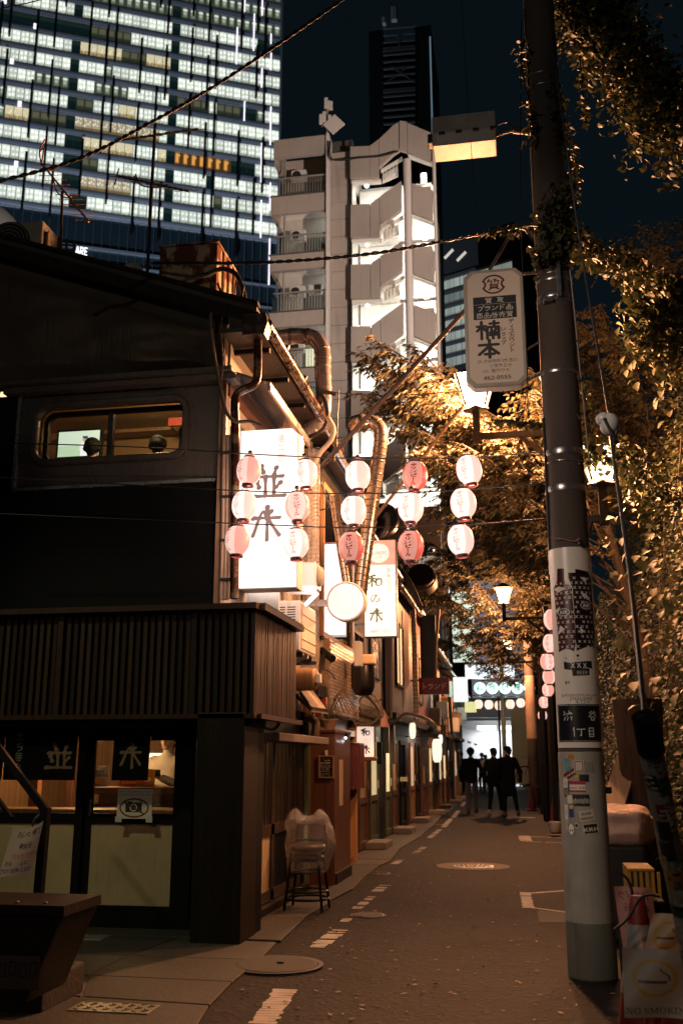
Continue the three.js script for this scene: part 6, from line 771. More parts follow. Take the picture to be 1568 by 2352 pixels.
const lGeo = leafGeo(.10, .046), iGeo = leafGeo(.074, .064, .12, .18), iBig = [leafGeo(.10, .085, .1, .2), leafGeo(.12, .095, .16, .1), leafGeo(.085, .08, .2, .25)];
const Q = new THREE.Quaternion(), E3 = new THREE.Euler();
function leaves(parent, name, geo, m, list) { // list of [position, yaw, pitch, roll, scale]
  const o = origin(parent), im = new THREE.InstancedMesh(geo, m, list.length), M4 = new THREE.Matrix4(), c = new THREE.Color();
  list.forEach(([p, a, b, r, s], i) => { M4.compose(V(p.x - o.x, p.y - o.y, p.z - o.z), Q.setFromEuler(E3.set(b, a, r, 'YXZ')), V(s, s, s)); im.setMatrixAt(i, M4); const k = .6 + .7 * rnd(), w = rnd(-.12, .2); im.setColorAt(i, c.setRGB(k * (1 + w), k, k * (1 - w))); });
  im.name = name; im.userData.kind = 'stuff'; im.castShadow = im.receiveShadow = true; parent.add(im);
}
const barkM = mat([.045, .03, .02], .9, 0, { t: 'bark', s: 1.5, b: 'bark', bs: 1.5, bd: .02 });
function tree(label, base, topP, limbs, { n = 26, size = 1, spray = .55, width = .12 } = {}) {
  const t = thing('leafy_tree', label, 'tree', base), list = [], wood = [], tw = [];
  const trunk = new THREE.CatmullRomCurve3([base, base.clone().lerp(topP, .45).add(V(.1, 0, .08)), topP]); part(t, 'trunk', [0, 1, 2, 3].map((i) => { const a = trunk.getPoint(i / 4), b = trunk.getPoint((i + 1) / 4); return bar(a, b, width * (1 - i * .16), width * (1 - (i + 1) * .16), 12); }), barkM);
  for (const target of limbs) {
    const s = trunk.getPoint(rnd(.6, 1)), J = () => V(rnd(-.22, .22), rnd(-.12, .25), rnd(-.3, .3)), c = new THREE.CatmullRomCurve3([s, s.clone().lerp(target, .3).add(J()), s.clone().lerp(target, .6).add(J()), s.clone().lerp(target, .82).add(J().multiplyScalar(.6)), target]), L = c.getLength(); wood.push(new THREE.TubeGeometry(c, 20, .012, 5));
    const steps = Math.round(L * 7); for (let i = Math.round(steps * .3); i <= steps; i++) for (const side of [-1, 1]) {
      const k = i / steps, p = c.getPoint(k), d = c.getTangent(k), a = Math.atan2(d.x, d.z) + side * rnd(.5, 1.3), len = spray * 1.25 * rnd(.5, 1.1) * (1.15 - k * .45), pitch = rnd(-.25, .3), e = p.clone().add(V(Math.sin(a) * len, pitch * len - .12 * len, Math.cos(a) * len));
      if (rnd() < .5) tw.push(bar(p, e, .004, .002, 3)); const m = Math.round(n * 1.7 * len);
      for (let j = 0; j < m; j++) { const q = p.clone().lerp(e, (j + .5) / m); q.add(V(rnd(-.03, .03), rnd(-.05, .02) - .06 * (j / m) ** 2, rnd(-.03, .03))); list.push([q, a + (j % 2 ? 1 : -1) * rnd(.4, 1.2), rnd(.05, .6), rnd(-.5, .5), size * rnd(.65, 1.2)]); }
    }
  }
  part(t, 'limb', wood, barkM).userData.kind = 'stuff'; part(t, 'twig', tw, barkM).userData.kind = 'stuff'; leaves(t, 'crown', lGeo, treeLeaf, list);
}
{
  const Pz = (z, l) => l.map(([x, y, dz]) => onZ(x, y, z + (dz ?? rnd(-1.2, 1.2))));
  tree('tree of small leaves reaching over the alley below the pawn shop sign', V(1.75, 0, -12.8), V(1.1, 4.7, -13.2), Pz(-13.5, [[838, 815], [880, 792], [915, 845], [862, 905], [965, 805], [1005, 880], [905, 925], [940, 975], [1030, 950, .4], [975, 1030], [1060, 1020, .6], [1040, 1090], [1130, 1010, .8], [1180, 960, .6], [1210, 1060, .5], [1160, 1120], [1210, 1150], [1100, 1170], [1225, 900], [1030, 1150], [1190, 1010, -1.5], [1120, 1075, -1.5], [1200, 840, -1], [1040, 840, -1]]), { n: 30 });
  tree('dim tree behind the utility pole under the ivy cable', V(3.0, 0, -17), V(2.4, 6.0, -17), Pz(-17, [[1330, 740], [1380, 700], [1350, 830], [1420, 780], [1400, 880], [1460, 850], [1340, 920], [1430, 950], [1480, 760], [1380, 980], [1500, 920], [1540, 840], [1500, 700], [1310, 860]]), { n: 26, spray: .75 });
  tree('middle tree spreading flat leafy layers over the alley', V(1.9, 0, -26), V(1.2, 4.4, -26), Pz(-26, [[925, 1290], [960, 1330], [1000, 1285], [1060, 1250], [1130, 1230], [1200, 1310], [1190, 1240], [1090, 1180], [1160, 1175], [1230, 1380], [1220, 1420], [1225, 1200], [985, 1245], [1235, 1290]]), { n: 20, size: 1.3, spray: .8 });
  tree('far tree with low leaves above the round green lanterns', V(1.6, 0, -36.5), V(1.1, 3.8, -36.5), Pz(-36.5, [[1020, 1470], [1060, 1455], [1120, 1430], [1190, 1420], [1220, 1445], [1240, 1400], [1240, 1370]]), { n: 20, size: 1.4, spray: .8 });
  tree('dark tree top against the sky at the right edge', V(4.4, 0, -16), V(4.1, 6.2, -16), Pz(-16, [[1480, 520], [1520, 545], [1560, 500], [1450, 560], [1540, 600], [1590, 560], [1500, 580]]), { n: 14, spray: .6 });
}
{ // ivy bank: leaves clothe an uneven slope behind the pole
  const t = thing('ivy_bank', 'bank of ivy and shrubs lit orange along the right of the alley', 'ivy', [1.6, 0, -10]); const list = [], big = [];
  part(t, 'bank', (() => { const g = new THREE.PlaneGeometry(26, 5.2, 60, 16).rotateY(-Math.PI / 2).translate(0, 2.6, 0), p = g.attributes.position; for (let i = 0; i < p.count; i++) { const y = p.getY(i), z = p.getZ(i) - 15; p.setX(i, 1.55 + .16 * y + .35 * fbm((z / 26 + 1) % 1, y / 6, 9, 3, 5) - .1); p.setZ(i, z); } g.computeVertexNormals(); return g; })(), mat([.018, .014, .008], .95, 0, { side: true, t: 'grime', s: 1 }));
  const face = (y, z) => 1.4 + .14 * y + .45 * (fbm(((z + 40) / 26) % 1, y / 6, 9, 3, 5) - .5);
  for (let i = 0; i < 24000; i++) {
    const z = -6.2 - 19 * Math.pow(rnd(), 1.3), y = rnd(.5, 5.3); if (vnoise(((z + 60) / 8) % 1, (y / 4) % 1, 12, 8, 3) < .36 && rnd() < .8) continue; const x = face(y, z) - Math.abs(rnd(-.28, .28)) * (1 + .6 * vnoise(((z + 60) / 5) % 1, (y / 3) % 1, 9, 6, 4));
    list.push([V(x, y, z), -Math.PI / 2 + rnd(-1.2, 1.2), rnd(-.2, 1.1), rnd(-.6, .6), rnd(.35, 1.1)]);
  }
  leaves(t, 'foliage', iGeo, ivyLeaf, list);
  for (let i = 0; i < 190; i++) { const px = rnd(1350, 1568), py = rnd(1010, 1640), z = rnd(-8.2, -11), p = onZ(px, py, z); if (p.x < .85) continue; const o = new THREE.Mesh(iBig[i % 3], ivyBig[(i * 7) % 3]); o.name = i ? 'leaf_' + String(i).padStart(3, '0') : 'leaf'; o.position.set(Math.min(p.x, face(p.y, p.z) + .05) - 1.6, p.y, p.z + 10); o.rotation.set(rnd(.1, 1.0), rnd(-1.9, .4), rnd(-.5, .5), 'YXZ'); o.scale.setScalar(rnd(.8, 1.25)); finish(o, o.material, t); }
  const st = []; for (let i = 0; i < 22; i++) { const z = rnd(-7.4, -13), y = rnd(.6, 3.5); st.push(tube([V(face(y, z) - .1, y, z), V(face(y, z) - .22, y + .5, z + rnd(-.3, .3)), V(face(y, z) - .16, y + rnd(.8, 1.6), z + rnd(-.6, .6))], .006, 10, 4)); } part(t, 'stem', st, barkM).userData.kind = 'stuff';
}
function vine(label, cat, spine, n, spread, { size = 1, hang = 0, big = 0, m = ivyLeaf, name = 'climbing_vine', stemR = .008 } = {}) { // leaves along a line, hanging below it
  const t = thing(name, label, cat, spine[0].clone()), c = new THREE.CatmullRomCurve3(spine, false, 'centripetal'), list = []; part(t, 'stem', new THREE.TubeGeometry(c, 40, stemR, 5), barkM);
  for (let i = 0; i < n; i++) { const k = rnd(), p = c.getPoint(k), h = hang * Math.pow(rnd(), 1.5) * (.35 + .9 * vnoise(k, .3, 9, 2, 6)); p.add(V(rnd(-1, 1) * spread, rnd(-.6, .6) * spread - h, rnd(-1, 1) * spread)); const e = [p, rnd(-1.6, 1.6), rnd(.2, 1.3), rnd(-.6, .6), size * rnd(.6, 1.2)]; if (i < big) { const o = new THREE.Mesh(iBig[i % 3], ivyBig[i % 3]); o.name = i ? 'leaf_' + String(i).padStart(3, '0') : 'leaf'; o.position.copy(p).sub(spine[0]); o.rotation.set(e[2], e[1], e[3], 'YXZ'); o.scale.setScalar(e[4] * .9); finish(o, o.material, t); } else list.push(e); }
  leaves(t, 'foliage', iGeo, m, list); return t;
}
{
  const P = (z, l) => l.map(([x, y, dz = 0]) => onZ(x, y, z + dz));
  vine('ivy hanging along the cable from the pole to the right edge', 'ivy', P(-7.6, [[1290, 520], [1350, 560, -1.2], [1420, 585, -2.2], [1500, 620, -3.2], [1590, 660, -4]]), 1100, .11, { hang: .4, big: 40, size: 1.25 });
  vine('thick curtain of ivy hanging at the right edge below the cable', 'ivy', P(-11.4, [[1440, 640], [1500, 650], [1570, 675], [1640, 700]]), 1900, .18, { hang: 1.75, big: 80, size: 1.45 });
  vine('dark mass of vine draped on the guy wire in the top right corner', 'ivy', P(-8.6, [[1300, -60], [1370, 10], [1440, 90], [1510, 180], [1600, 280]]), 4600, .30, { hang: .95, big: 60, size: 1.15 });
  vine('narrow strand of vine hanging from the dark top right mass', 'ivy', P(-8.4, [[1330, 120], [1336, 200], [1345, 300]]), 60, .05, { big: 20, size: .9 });
  vine('clump of vine leaves on the pole below the flat street light', 'ivy', P(-7.45, [[1300, 410], [1280, 470], [1260, 500], [1290, 540], [1270, 560], [1250, 575]]), 620, .12, { hang: .22, big: 60, size: .9 });
  vine('vine strand climbing the right side of the pole', 'ivy', P(-7.5, [[1268, 190], [1290, 300], [1310, 400], [1300, 520]]), 300, .07, { big: 30, size: .85 });
  vine('few leaves sticking out left of the pole above the street light arm', 'ivy', P(-7.5, [[1200, 100], [1196, 140], [1215, 240], [1222, 290], [1216, 330]]), 70, .06, { big: 30, size: .95 });
  vine('leafy end of the wire left of the pole', 'ivy', P(-7.5, [[1110, 535], [1150, 528], [1190, 520], [1240, 516]]), 60, .03, { hang: .08, big: 20, size: .85 });
  vine('pale leaves spilling left of the pole at the lamp arm', 'ivy', P(-7.7, [[1125, 965], [1170, 968], [1210, 972], [1245, 975]]), 60, .025, { big: 30, size: .8 });
  vine('leaves lit by the lamp just right of the pole', 'ivy', P(-8.6, [[1335, 890], [1345, 930], [1350, 980], [1365, 1010]]), 70, .08, { big: 30 });
  vine('leafy spray round the lamp right of the pole', 'ivy', P(-9.7, [[1330, 1020], [1380, 1020], [1440, 1040], [1480, 1100], [1560, 1140]]), 900, .16, { hang: .3, big: 40, size: .9 });
}
// ================================================================ roof things, antennas, overhead wires
{
  const Z = -9.4, q = (x, y, z = Z) => onZ(x, y, z);
  { const a = q(-40, 592), b = q(100, 505), t = thing('air_conditioner', 'large outdoor air conditioner with round fan on the roof at the left edge', 'air conditioner', [(a.x + b.x) / 2, a.y - .15, Z - .2]), m = mat([.34, .30, .24], .6, 0, { t: 'grime', s: 1 });
    part(t, 'casing', rb(a.x, b.x, a.y - .15, b.y, Z - .5, Z, .02), m); const f = q(18, 560, Z + .01); part(t, 'fan_grille', new THREE.CylinderGeometry(.27, .27, .03, 30).rotateX(Math.PI / 2).translate(f.x, f.y, Z + .01), dark); const rg = []; for (let i = 1; i < 7; i++) rg.push(new THREE.TorusGeometry(i * .042, .004, 5, 30).translate(f.x, f.y, Z + .03)); part(t, 'grille_rings', rg, m).userData.kind = 'stuff';
    const s = q(100, 570); part(t, 'side_panel', bb(s.x + .001, s.x + .02, s.y, s.y + .24, Z - .4, Z - .06), m);
    const c0 = q(133, 596), c1 = q(172, 553), fr = thing('roof_frame', 'small rusty metal frame standing beside the roof air conditioner', 'frame', [(c0.x + c1.x) / 2, c0.y, Z]); for (const x of [c0.x, (c0.x + c1.x) / 2, c1.x]) part(fr, 'bar', beam(V(x, c0.y - .2, Z), V(x, c1.y + .06 * (c1.x - x) / .2, Z), .025, .025), rusty); for (let i = 0; i < 4; i++) part(fr, 'bar', beam(V(c0.x, c0.y + i * .06, Z + .004), V(c1.x, c0.y - .03 + i * .06, Z + .004), .02, .02), rusty); }
  { const a = q(362, 690), b = q(500, 557), t = thing('roof_tank', 'rust stained steel box tank on the bar roof', 'tank', [(a.x + b.x) / 2, a.y - .2, Z - .3]), rm = mat([.55, .46, .36], .6, .2, { t: 'rust', s: 1.1, b: 'grime', bs: 2, bd: .006 });
    part(t, 'tank_body', rb(a.x, b.x, a.y - .2, b.y, Z - .75, Z, .012), rm); part(t, 'lid', rb(a.x - .015, b.x + .015, b.y, b.y + .025, Z - .77, Z + .015, .006), rm); for (let i = 1; i < 4; i++) part(t, 'rib', bb(b.x, b.x + .02, a.y - .15, b.y - .02, Z - .19 * i - .02, Z - .19 * i), rusty);
    part(t, 'frame_leg', [beam(V(b.x + .1, b.y - .25, Z - .75), V(b.x + .22, a.y - .25, Z - .75), .03, .03), beam(V(b.x + .02, b.y - .1, Z - .74), V(b.x + .26, a.y - .15, Z - .7), .03, .03)], rusty);
    single('roof_hose', 'thick black hose arching over the rusty roof tank', 'hose', tube([[430, 640], [470, 632], [510, 618], [540, 628], [556, 660], [562, 690], [556, 705]].map(([x, y]) => q(x, y, Z + .12)), .026, 40, 8), mat([.02, .02, .02], .6)); single('roof_cable', 'thin cables bundled at the roof edge near the tank', 'cable', [[[480, 640], [492, 665], [505, 690], [520, 705]], [[500, 650], [510, 680], [512, 700]], [[560, 655], [556, 690], [572, 712], [600, 725]]].map((s) => tube(s.map(([x, y]) => q(x, y, Z + .3)), .012, 20, 6)), wire);
    single('roof_debris', 'dark heap of tubing on the roof edge above the hopper', 'roof junk', [[520, 700], [545, 708], [570, 716], [590, 722]].map(([x, y], i) => bar(q(x - 14, y - 6, -9), q(x + 22, y + 10, -8.9), .05, .045, 8)), black); }
  { const c = q(303, 634), t = thing('satellite_dish', 'round pale satellite dish on the roof seen from behind', 'satellite dish', [c.x, c.y - .2, Z]); const pr2 = []; for (let i = 0; i <= 8; i++) pr2.push([i / 8 * .145, .05 * (i / 8) ** 2]); part(t, 'dish', [lathe(pr2, 0, 0, 0, 28).rotateX(Math.PI / 2 - .2).translate(c.x, c.y, Z), lathe(pr2.map(([a, b]) => [a, b - .006]), 0, 0, 0, 28).rotateX(Math.PI / 2 - .2).translate(c.x, c.y, Z)], mat([.28, .26, .23], .5, 0, { side: true })); part(t, 'mount', [bb(c.x - .02, c.x + .02, c.y - .03, c.y + .06, Z + .05, Z + .07), bar(V(c.x, c.y - .22, Z), V(c.x, c.y, Z), .02)], iron); }
  const aerial = (label, mast, r, boom, rods, back, col) => { const t = thing('tv_antenna', label, 'antenna', q(...mast[0])); const am = mat(col, .45, .5); part(t, 'mast', bar(q(...mast[0]), q(...mast[1]), r), iron); part(t, 'boom', bar(q(...boom[0]), q(...boom[1]), .012), am); const a = q(...boom[0]), b = q(...boom[1]); for (let i = 0; i < rods; i++) { const p = a.clone().lerp(b, (i + .5) / rods), L = .12; part(t, 'element', bar(p.clone().add(V(-L, -.02, .05)), p.clone().add(V(L, .02, -.05)), .0045, .0045, 5), am); } back.forEach((s) => part(t, 'strut', tube(s.map((k) => q(...k)), .009, 12, 5), am)); return t; };
  aerial('rust coloured tv antenna pointing down to the right at the left roof', [[140, 590], [144, 440]], .016, [[96, 375], [205, 510]], 12, [[[122, 408], [135, 445], [160, 455], [165, 450]], [[92, 350], [100, 340], [96, 378]], [[104, 320], [92, 345], [96, 380]]], [.5, .2, .08]);
  aerial('upper tv antenna on the tall mast across the office windows', [[338, 640], [356, 300]], .018, [[280, 322], [455, 296]], 9, [], [.06, .06, .055]); aerial('lower tv antenna on the tall mast with a reflector at its end', [[340, 600], [347, 420]], .014, [[268, 404], [435, 440]], 13, [[[312, 400], [322, 424], [370, 430], [386, 424]], [[264, 424], [274, 385], [268, 408]]], [.06, .06, .055]);
  single('roof_dome', 'pale curved roof showing at the left edge before the office tower', 'roof', new THREE.SphereGeometry(3.3, 30, 14, 0, 6.3, 0, 1.57).translate(onZ(-50, 565, -60).x, onZ(-50, 565, -60).y, -60), mat([.62, .62, .63], .6));
}
{
  const w = (label, pts, r, cat = 'wire', m = wire) => single('overhead_wire', label, cat, tube(pts.map(([x, y, z]) => onZ(x, y, z)), r, 60, 6), m);
  const rope = pts => { const c = new THREE.CatmullRomCurve3(pts.map(([x, y, z]) => onZ(x, y, z)), false, 'centripetal'), a = [], b = []; for (let i = 0; i <= 160; i++) { const p = c.getPoint(i / 160), s = i * .9; a.push(p.clone().add(V(.009 * Math.cos(s), .011 * Math.sin(s), 0))); b.push(p.clone().add(V(-.009 * Math.cos(s), -.011 * Math.sin(s), 0))); } return [new THREE.TubeGeometry(new THREE.CatmullRomCurve3(a), 320, .010, 6), new THREE.TubeGeometry(new THREE.CatmullRomCurve3(b), 320, .009, 6)]; };
  single('overhead_cable', 'thick twisted black cable crossing the upper left of the picture', 'cable', rope([[-30, 424, -6.5], [180, 365, -6.7], [330, 290, -6.9], [480, 205, -7.1], [640, 100, -7.3], [810, -18, -7.5]]), wire);
  single('overhead_cable', 'twisted cable running from the roofs to the pole with leaves on its end', 'cable', rope([[350, 604, -9.2], [620, 602, -8.8], [870, 580, -8.4], [1110, 535, -8], [1235, 512, -7.6]]), wire);
  w('thin wire in the night sky left of the street light', [[1058, -10, -7.6], [1075, 250, -7.6], [1092, 500, -7.6], [1098, 615, -7.6]], .003); w('thin vertical wire just left of the pole', [[1196, 50, -7.5], [1195, 500, -7.5], [1208, 800, -7.5], [1212, 960, -7.5]], .005); w('pale wire hanging right of the pole beside the guy wire', [[1296, 520, -7.5], [1310, 640, -7.5], [1330, 840, -7.5], [1352, 1060, -7.4]], .006, 'wire', mat([.3, .26, .22], .5));
  w('thin wire across the eave to the trees', [[690, 880, -10], [760, 900, -10], [880, 908, -10.2], [1200, 890, -10.4]], .005); w('thin black cord hanging from the gutter end to the lanterns', [[778, 895, -10.5], [775, 960, -10.4], [772, 1030, -10.3], [766, 1060, -10.2]], .006); w('black cord looping from the lantern wire to the flue', [[735, 1075, -9], [738, 1110, -9], [752, 1150, -9], [755, 1165, -9], [735, 1172, -9]], .007); w('thin wire in the upper left corner', [[-10, 22, -8], [60, 8, -8], [130, -10, -8]], .006);
  { const t = thing('bamboo_pole', 'long jointed pole slanting from the white signboard up behind the pawn shop sign', 'pole', onZ(740, 1070, -9)); const a = onZ(738, 1072, -9.1), b = onZ(1075, 705, -7.9), c = new THREE.LineCurve3(a, b); part(t, 'rod', bar(a, b, .022, .02, 10), mat([.10, .055, .035], .5, .2, { t: 'grime', s: 2 })); part(t, 'joint', seamRings(c, .024, [.12, .27, .42, .57, .72, .87]), iron); const e = onZ(1170, 540, -7.7); part(t, 'rod', bar(b, e, .016, .014, 8), iron); }
  single('brace_rod', 'pale rod slanting from the lamp arm down past the lanterns', 'rod', bar(onZ(860, 1190, -11.5), onZ(1060, 935, -10.6), .018, .018, 8), mat([.16, .09, .05], .5, 0, { t: 'grime', s: 2 }));
  { // guy wire, its insulator and the sticker covered guard tube close to the camera
    const top = onZ(1262, 60, -7.55), ins = onZ(1399, 975, -5.2), foot = onY(1668, 2600, 0), tubeTop = onZ(1482, 1662, -3.3), gm = mat([.06, .06, .062], .5, .4);
    const t = thing('guy_wire', 'steel guy wire with a white insulator running down to the guard tube', 'guy wire', tubeTop.clone()); part(t, 'strand', tube([top, onZ(1332, 560, -6.4), ins.clone().add(V(0, .05, 0))], .007, 30, 6), gm); part(t, 'strand', tube([ins.clone().add(V(0, -.05, 0)), onZ(1405, 1030, -5), onZ(1440, 1280, -4.4), tubeTop], .009, 40, 6), gm);
    part(t, 'insulator', [ball(.055, ins.x, ins.y, ins.z, .95, 1.15, .95, 18), ball(.04, ins.x - .03, ins.y + .03, ins.z)], mat([.5, .52, .50], .15)); part(t, 'grip', [bar(ins.clone().add(V(-.03, .02, .05)), ins.clone().add(V(.03, -.12, .03)), .009), bar(ins.clone().add(V(.045, .02, .02)), ins.clone().add(V(.01, -.14, .02)), .009)], iron);
    const g = thing('guy_guard', 'blurred sticker covered guard tube at the right edge close by', 'guard tube', [foot.x, 0, foot.z]), dir = tubeTop.clone().sub(foot), r = .038; part(g, 'tube', bar(foot, tubeTop, r, r, 24), mat([.42, .43, .40], .5, 0, { t: 'grime', s: 2 })); part(g, 'cap', [bar(tubeTop.clone().addScaledVector(dir, -.05), tubeTop.clone().addScaledVector(dir, .012), r + .006, r + .002, 24), ball(r, tubeTop.x, tubeTop.y + .01, tubeTop.z, 1, .5, 1)], black);
    const cols = ['#c9922a', '#6d7f88', '#a9a69a', '#1b1c1f', '#2f6b3c', '#c4bfb0', '#8a2a26', '#d8d4c8', '#22304a', '#b8b2a2', '#3b3b3a', '#cdbd8a', '#7d8a7a']; const side = V(0, 0, 0).sub(foot).setY(0).normalize();
    const face = Math.atan2(-(foot.x) * .8 - .1, -foot.z + .5);
    const m = printed(sheetOf(), .35), put = sheetPut(m); m.side = THREE.DoubleSide;
    for (let i = 0; i < 26; i++) { const k = .97 - i * .021 - .012 * hash(i, 1, 1), p = foot.clone().addScaledVector(dir, k), h = .05 + .07 * hash(i, 2, 2), th = -1.6 + 2.0 * hash(i, 4, 5), wd = .5 + 1.0 * hash(i, 3, 3), cy = new THREE.CylinderGeometry(r + .002 + i * .00012, r + .002 + i * .00012, h, 10, 1, true, th, wd).applyQuaternion(new THREE.Quaternion().setFromUnitVectors(V(0, 1, 0), dir.clone().normalize())).translate(p.x, p.y, p.z); cy.userData.uv = true;
      put(cy, (c) => { paint(c, cols[i % cols.length], 0, 0, 64, 64); c.fillStyle = i % 3 ? '#20201f' : '#e8e4d8'; for (let j = 0; j < 5; j++) c.fillRect(4 + hash(i, j, 6) * 40, 6 + j * 11, 6 + hash(i, j, 7) * 26, 4 + hash(j, i, 8) * 5); }); part(g, 'sticker', cy, m); }
  }
}
// ================================================================ things standing in the street
// stools stacked under clear plastic
{
  const p = onY(705, 2092), X = p.x, Zs = p.z, t = thing('bar_stool', 'black metal bar stool with back, wrapped in a clear plastic bag, beside the bar wall', 'bar stool', [X, 0, Zs]), sm_ = mat([.012, .012, .013], .35, .6), seat = mat([.03, .02, .018], .4), k = .19, H = .55;
  for (const [a, b] of [[-1, 1], [1, 1], [-1, -1], [1, -1]]) part(t, 'leg', bar(V(X + a * k, .01, Zs + b * k), V(X + a * .13, H, Zs + b * .13), .014, .014), sm_);
  part(t, 'foot_ring', [new THREE.TorusGeometry(.215, .011, 8, 32).rotateX(Math.PI / 2).translate(X, .12, Zs), new THREE.TorusGeometry(.20, .009, 8, 32).rotateX(Math.PI / 2).translate(X, .19, Zs)], sm_); part(t, 'seat_ring', new THREE.TorusGeometry(.17, .012, 8, 30).rotateX(Math.PI / 2).translate(X, .37, Zs), sm_); part(t, 'seat', lathe([[0, 0], [.17, 0], [.185, .03], [.17, .07], [0, .08]], X, H + .012, Zs, 28), seat);
  const bz = Zs - .14; part(t, 'backrest', [tube([V(X - .155, H, bz), V(X - .145, .78, bz - .03), V(X - .11, .86, bz - .04), V(X + .11, .86, bz - .04), V(X + .145, .78, bz - .03), V(X + .155, H, bz)], .013, 40, 8)], sm_); part(t, 'back_pad', rb(X - .16, X + .16, .80, .88, bz - .07, bz - .02, .02), seat); part(t, 'back_bar', bar(V(X - .15, .66, bz), V(X + .15, .66, bz), .014), sm_);
  // a second one stacked: its seat and pad show through the bag
  part(t, 'upper_seat', lathe([[0, 0], [.16, 0], [.18, .03], [.16, .06], [0, .07]], X, .47, Zs + .01, 24), seat);
  const bag = thing('plastic_bag', 'crumpled clear plastic bag pulled over the bar stool', 'plastic bag', [X, .36, Zs]); const NA = 72, NK = 40, pos = [], ix = [];
  for (let k = 0; k <= NK; k++) for (let i = 0; i <= NA; i++) { // a pillow bag: open round the legs, bulging in the middle, pinched flat along its two eared top edge
    const v = k / NK, a = i / NA * Math.PI * 2, cx = Math.cos(a), cz = Math.sin(a), sx = Math.sign(cx) * Math.pow(Math.abs(cx), .7), sz = Math.sign(cz) * Math.pow(Math.abs(cz), .7), u = (i % NA) / NA, w = fbm(u, v * .9, 9, 5, 61, 4) - .5, fold = Math.abs(vnoise(u, v * .8, 17, 4, 5) - .5);
    const hw = .185 + .05 * Math.sin(v * 2.9) + (cx > 0 ? .025 * Math.sin(v * 3.1) : 0), hd = v < .7 ? .185 + .02 * Math.sin(v * 4) : .195 * Math.sqrt(Math.max(.004, 1 - ((v - .7) / .3) ** 2)), top = v > .55 ? (v - .55) / .45 : 0;
    const ears = top * top * (.07 * Math.exp(-(((sx - .62) / .3) ** 2)) + .075 * Math.exp(-(((sx + .66) / .3) ** 2)) - .03); pos.push(X + sx * hw * (1 + .3 * w) + .02 * fold, .365 + v * .565 + ears + .03 * w * (1 - v), Zs + sz * hd * (1 + .35 * w) - .03 * fold);
    if (k < NK && i < NA) { const q = k * (NA + 1) + i; ix.push(q, q + NA + 1, q + 1, q + 1, q + NA + 1, q + NA + 2); }
  }
  const g = new THREE.BufferGeometry(); g.setAttribute('position', new THREE.Float32BufferAttribute(pos, 3)); g.setIndex(ix); g.computeVertexNormals();
  const bm = new THREE.MeshPhysicalMaterial({ color: lin([.93, .9, .86]), roughness: .18, transmission: .86, thickness: 0, side: THREE.DoubleSide }); bm.bumpMap = stretch(TX.grime, 3); bm.bumpScale = .05; part(bag, 'film', g, bm);
}
// manholes and drains
function manhole(label, x, y, r, o = {}) {
  const p = onY(x, y), t = thing('manhole_cover', label, 'manhole cover', [p.x, 0, p.z]), m = o.m ?? mat([.09, .08, .07], .45, .5, { t: 'grime', s: 1.5 });
  part(t, 'frame', new THREE.RingGeometry(r * .9, r, 40).rotateX(-Math.PI / 2).translate(p.x, o.up ?? .007, p.z), m); part(t, 'cover', lathe([[r * .88, 0], [r * .88, .009], [r * .8, .012], [0, .012]], p.x, (o.up ?? .007) - .006, p.z, 40), o.c ?? m);
  const st = []; for (let i = 0; i < (o.up ? 1 : 44); i++) { const a = i * 2.39996, q = r * .78 * Math.sqrt((i + .5) / 44), w = r * .07; st.push(bb(p.x + q * Math.cos(a) - w, p.x + q * Math.cos(a) + w, .0, .0175 + (o.up ?? 0), p.z + q * Math.sin(a) - w * .5, p.z + q * Math.sin(a) + w * .5)); } part(t, 'stud', st, o.stud ?? m).userData.kind = 'stuff';
  if (o.ring) part(t, 'concrete_ring', new THREE.RingGeometry(r, o.ring, 44).rotateX(-Math.PI / 2).translate(p.x, .0055, p.z), mat([.16, .12, .085], .8, 0, { t: 'grime', s: 1 }));
}
manhole('large round manhole cover at the pavement edge in front of the bar', 635, 2220, .34, { up: .017, c: mat([.035, .033, .027], .8, 0, { t: 'grime', s: 1.2, b: 'grain', bs: 3, bd: .006 }), stud: dark }); manhole('small ornate iron manhole cover on the dashed line', 845, 2103, .17, { stud: mat([.3, .22, .15], .4, .4) });
manhole('pale round manhole cover in a concrete ring in the middle of the alley', 1085, 1990, .30, { ring: .52, c: mat([.58, .58, .52], .5, 0, { t: 'grime', s: 3 }), stud: mat([.16, .14, .11], .6) }); manhole('thin iron manhole cover near the clad bar', 862, 2007, .2);
for (const [x, y, l] of [[178, 2150, 'steel tread plate drain cover near the bar door'], [262, 2312, 'steel tread plate drain cover at the bottom left']]) { const p = onY(x, y, .03), t = thing('drain_cover', l, 'drain cover', [p.x, .018, p.z]), m = mat([.22, .22, .17], .4, .6); part(t, 'plate', rb(p.x - .25, p.x + .25, .019, .027, p.z - .11, p.z + .11, .003), m); const s = []; for (let i = 0; i < 8; i++) for (let j = 0; j < 4; j++) s.push(beam(V(p.x - .22 + i * .06, .029, p.z - .08 + j * .05), V(p.x - .19 + i * .06, .029, p.z - .08 + j * .05 + ((i + j) % 2 ? .025 : -.025)), .008, .006)); part(t, 'tread', s, m).userData.kind = 'stuff'; }
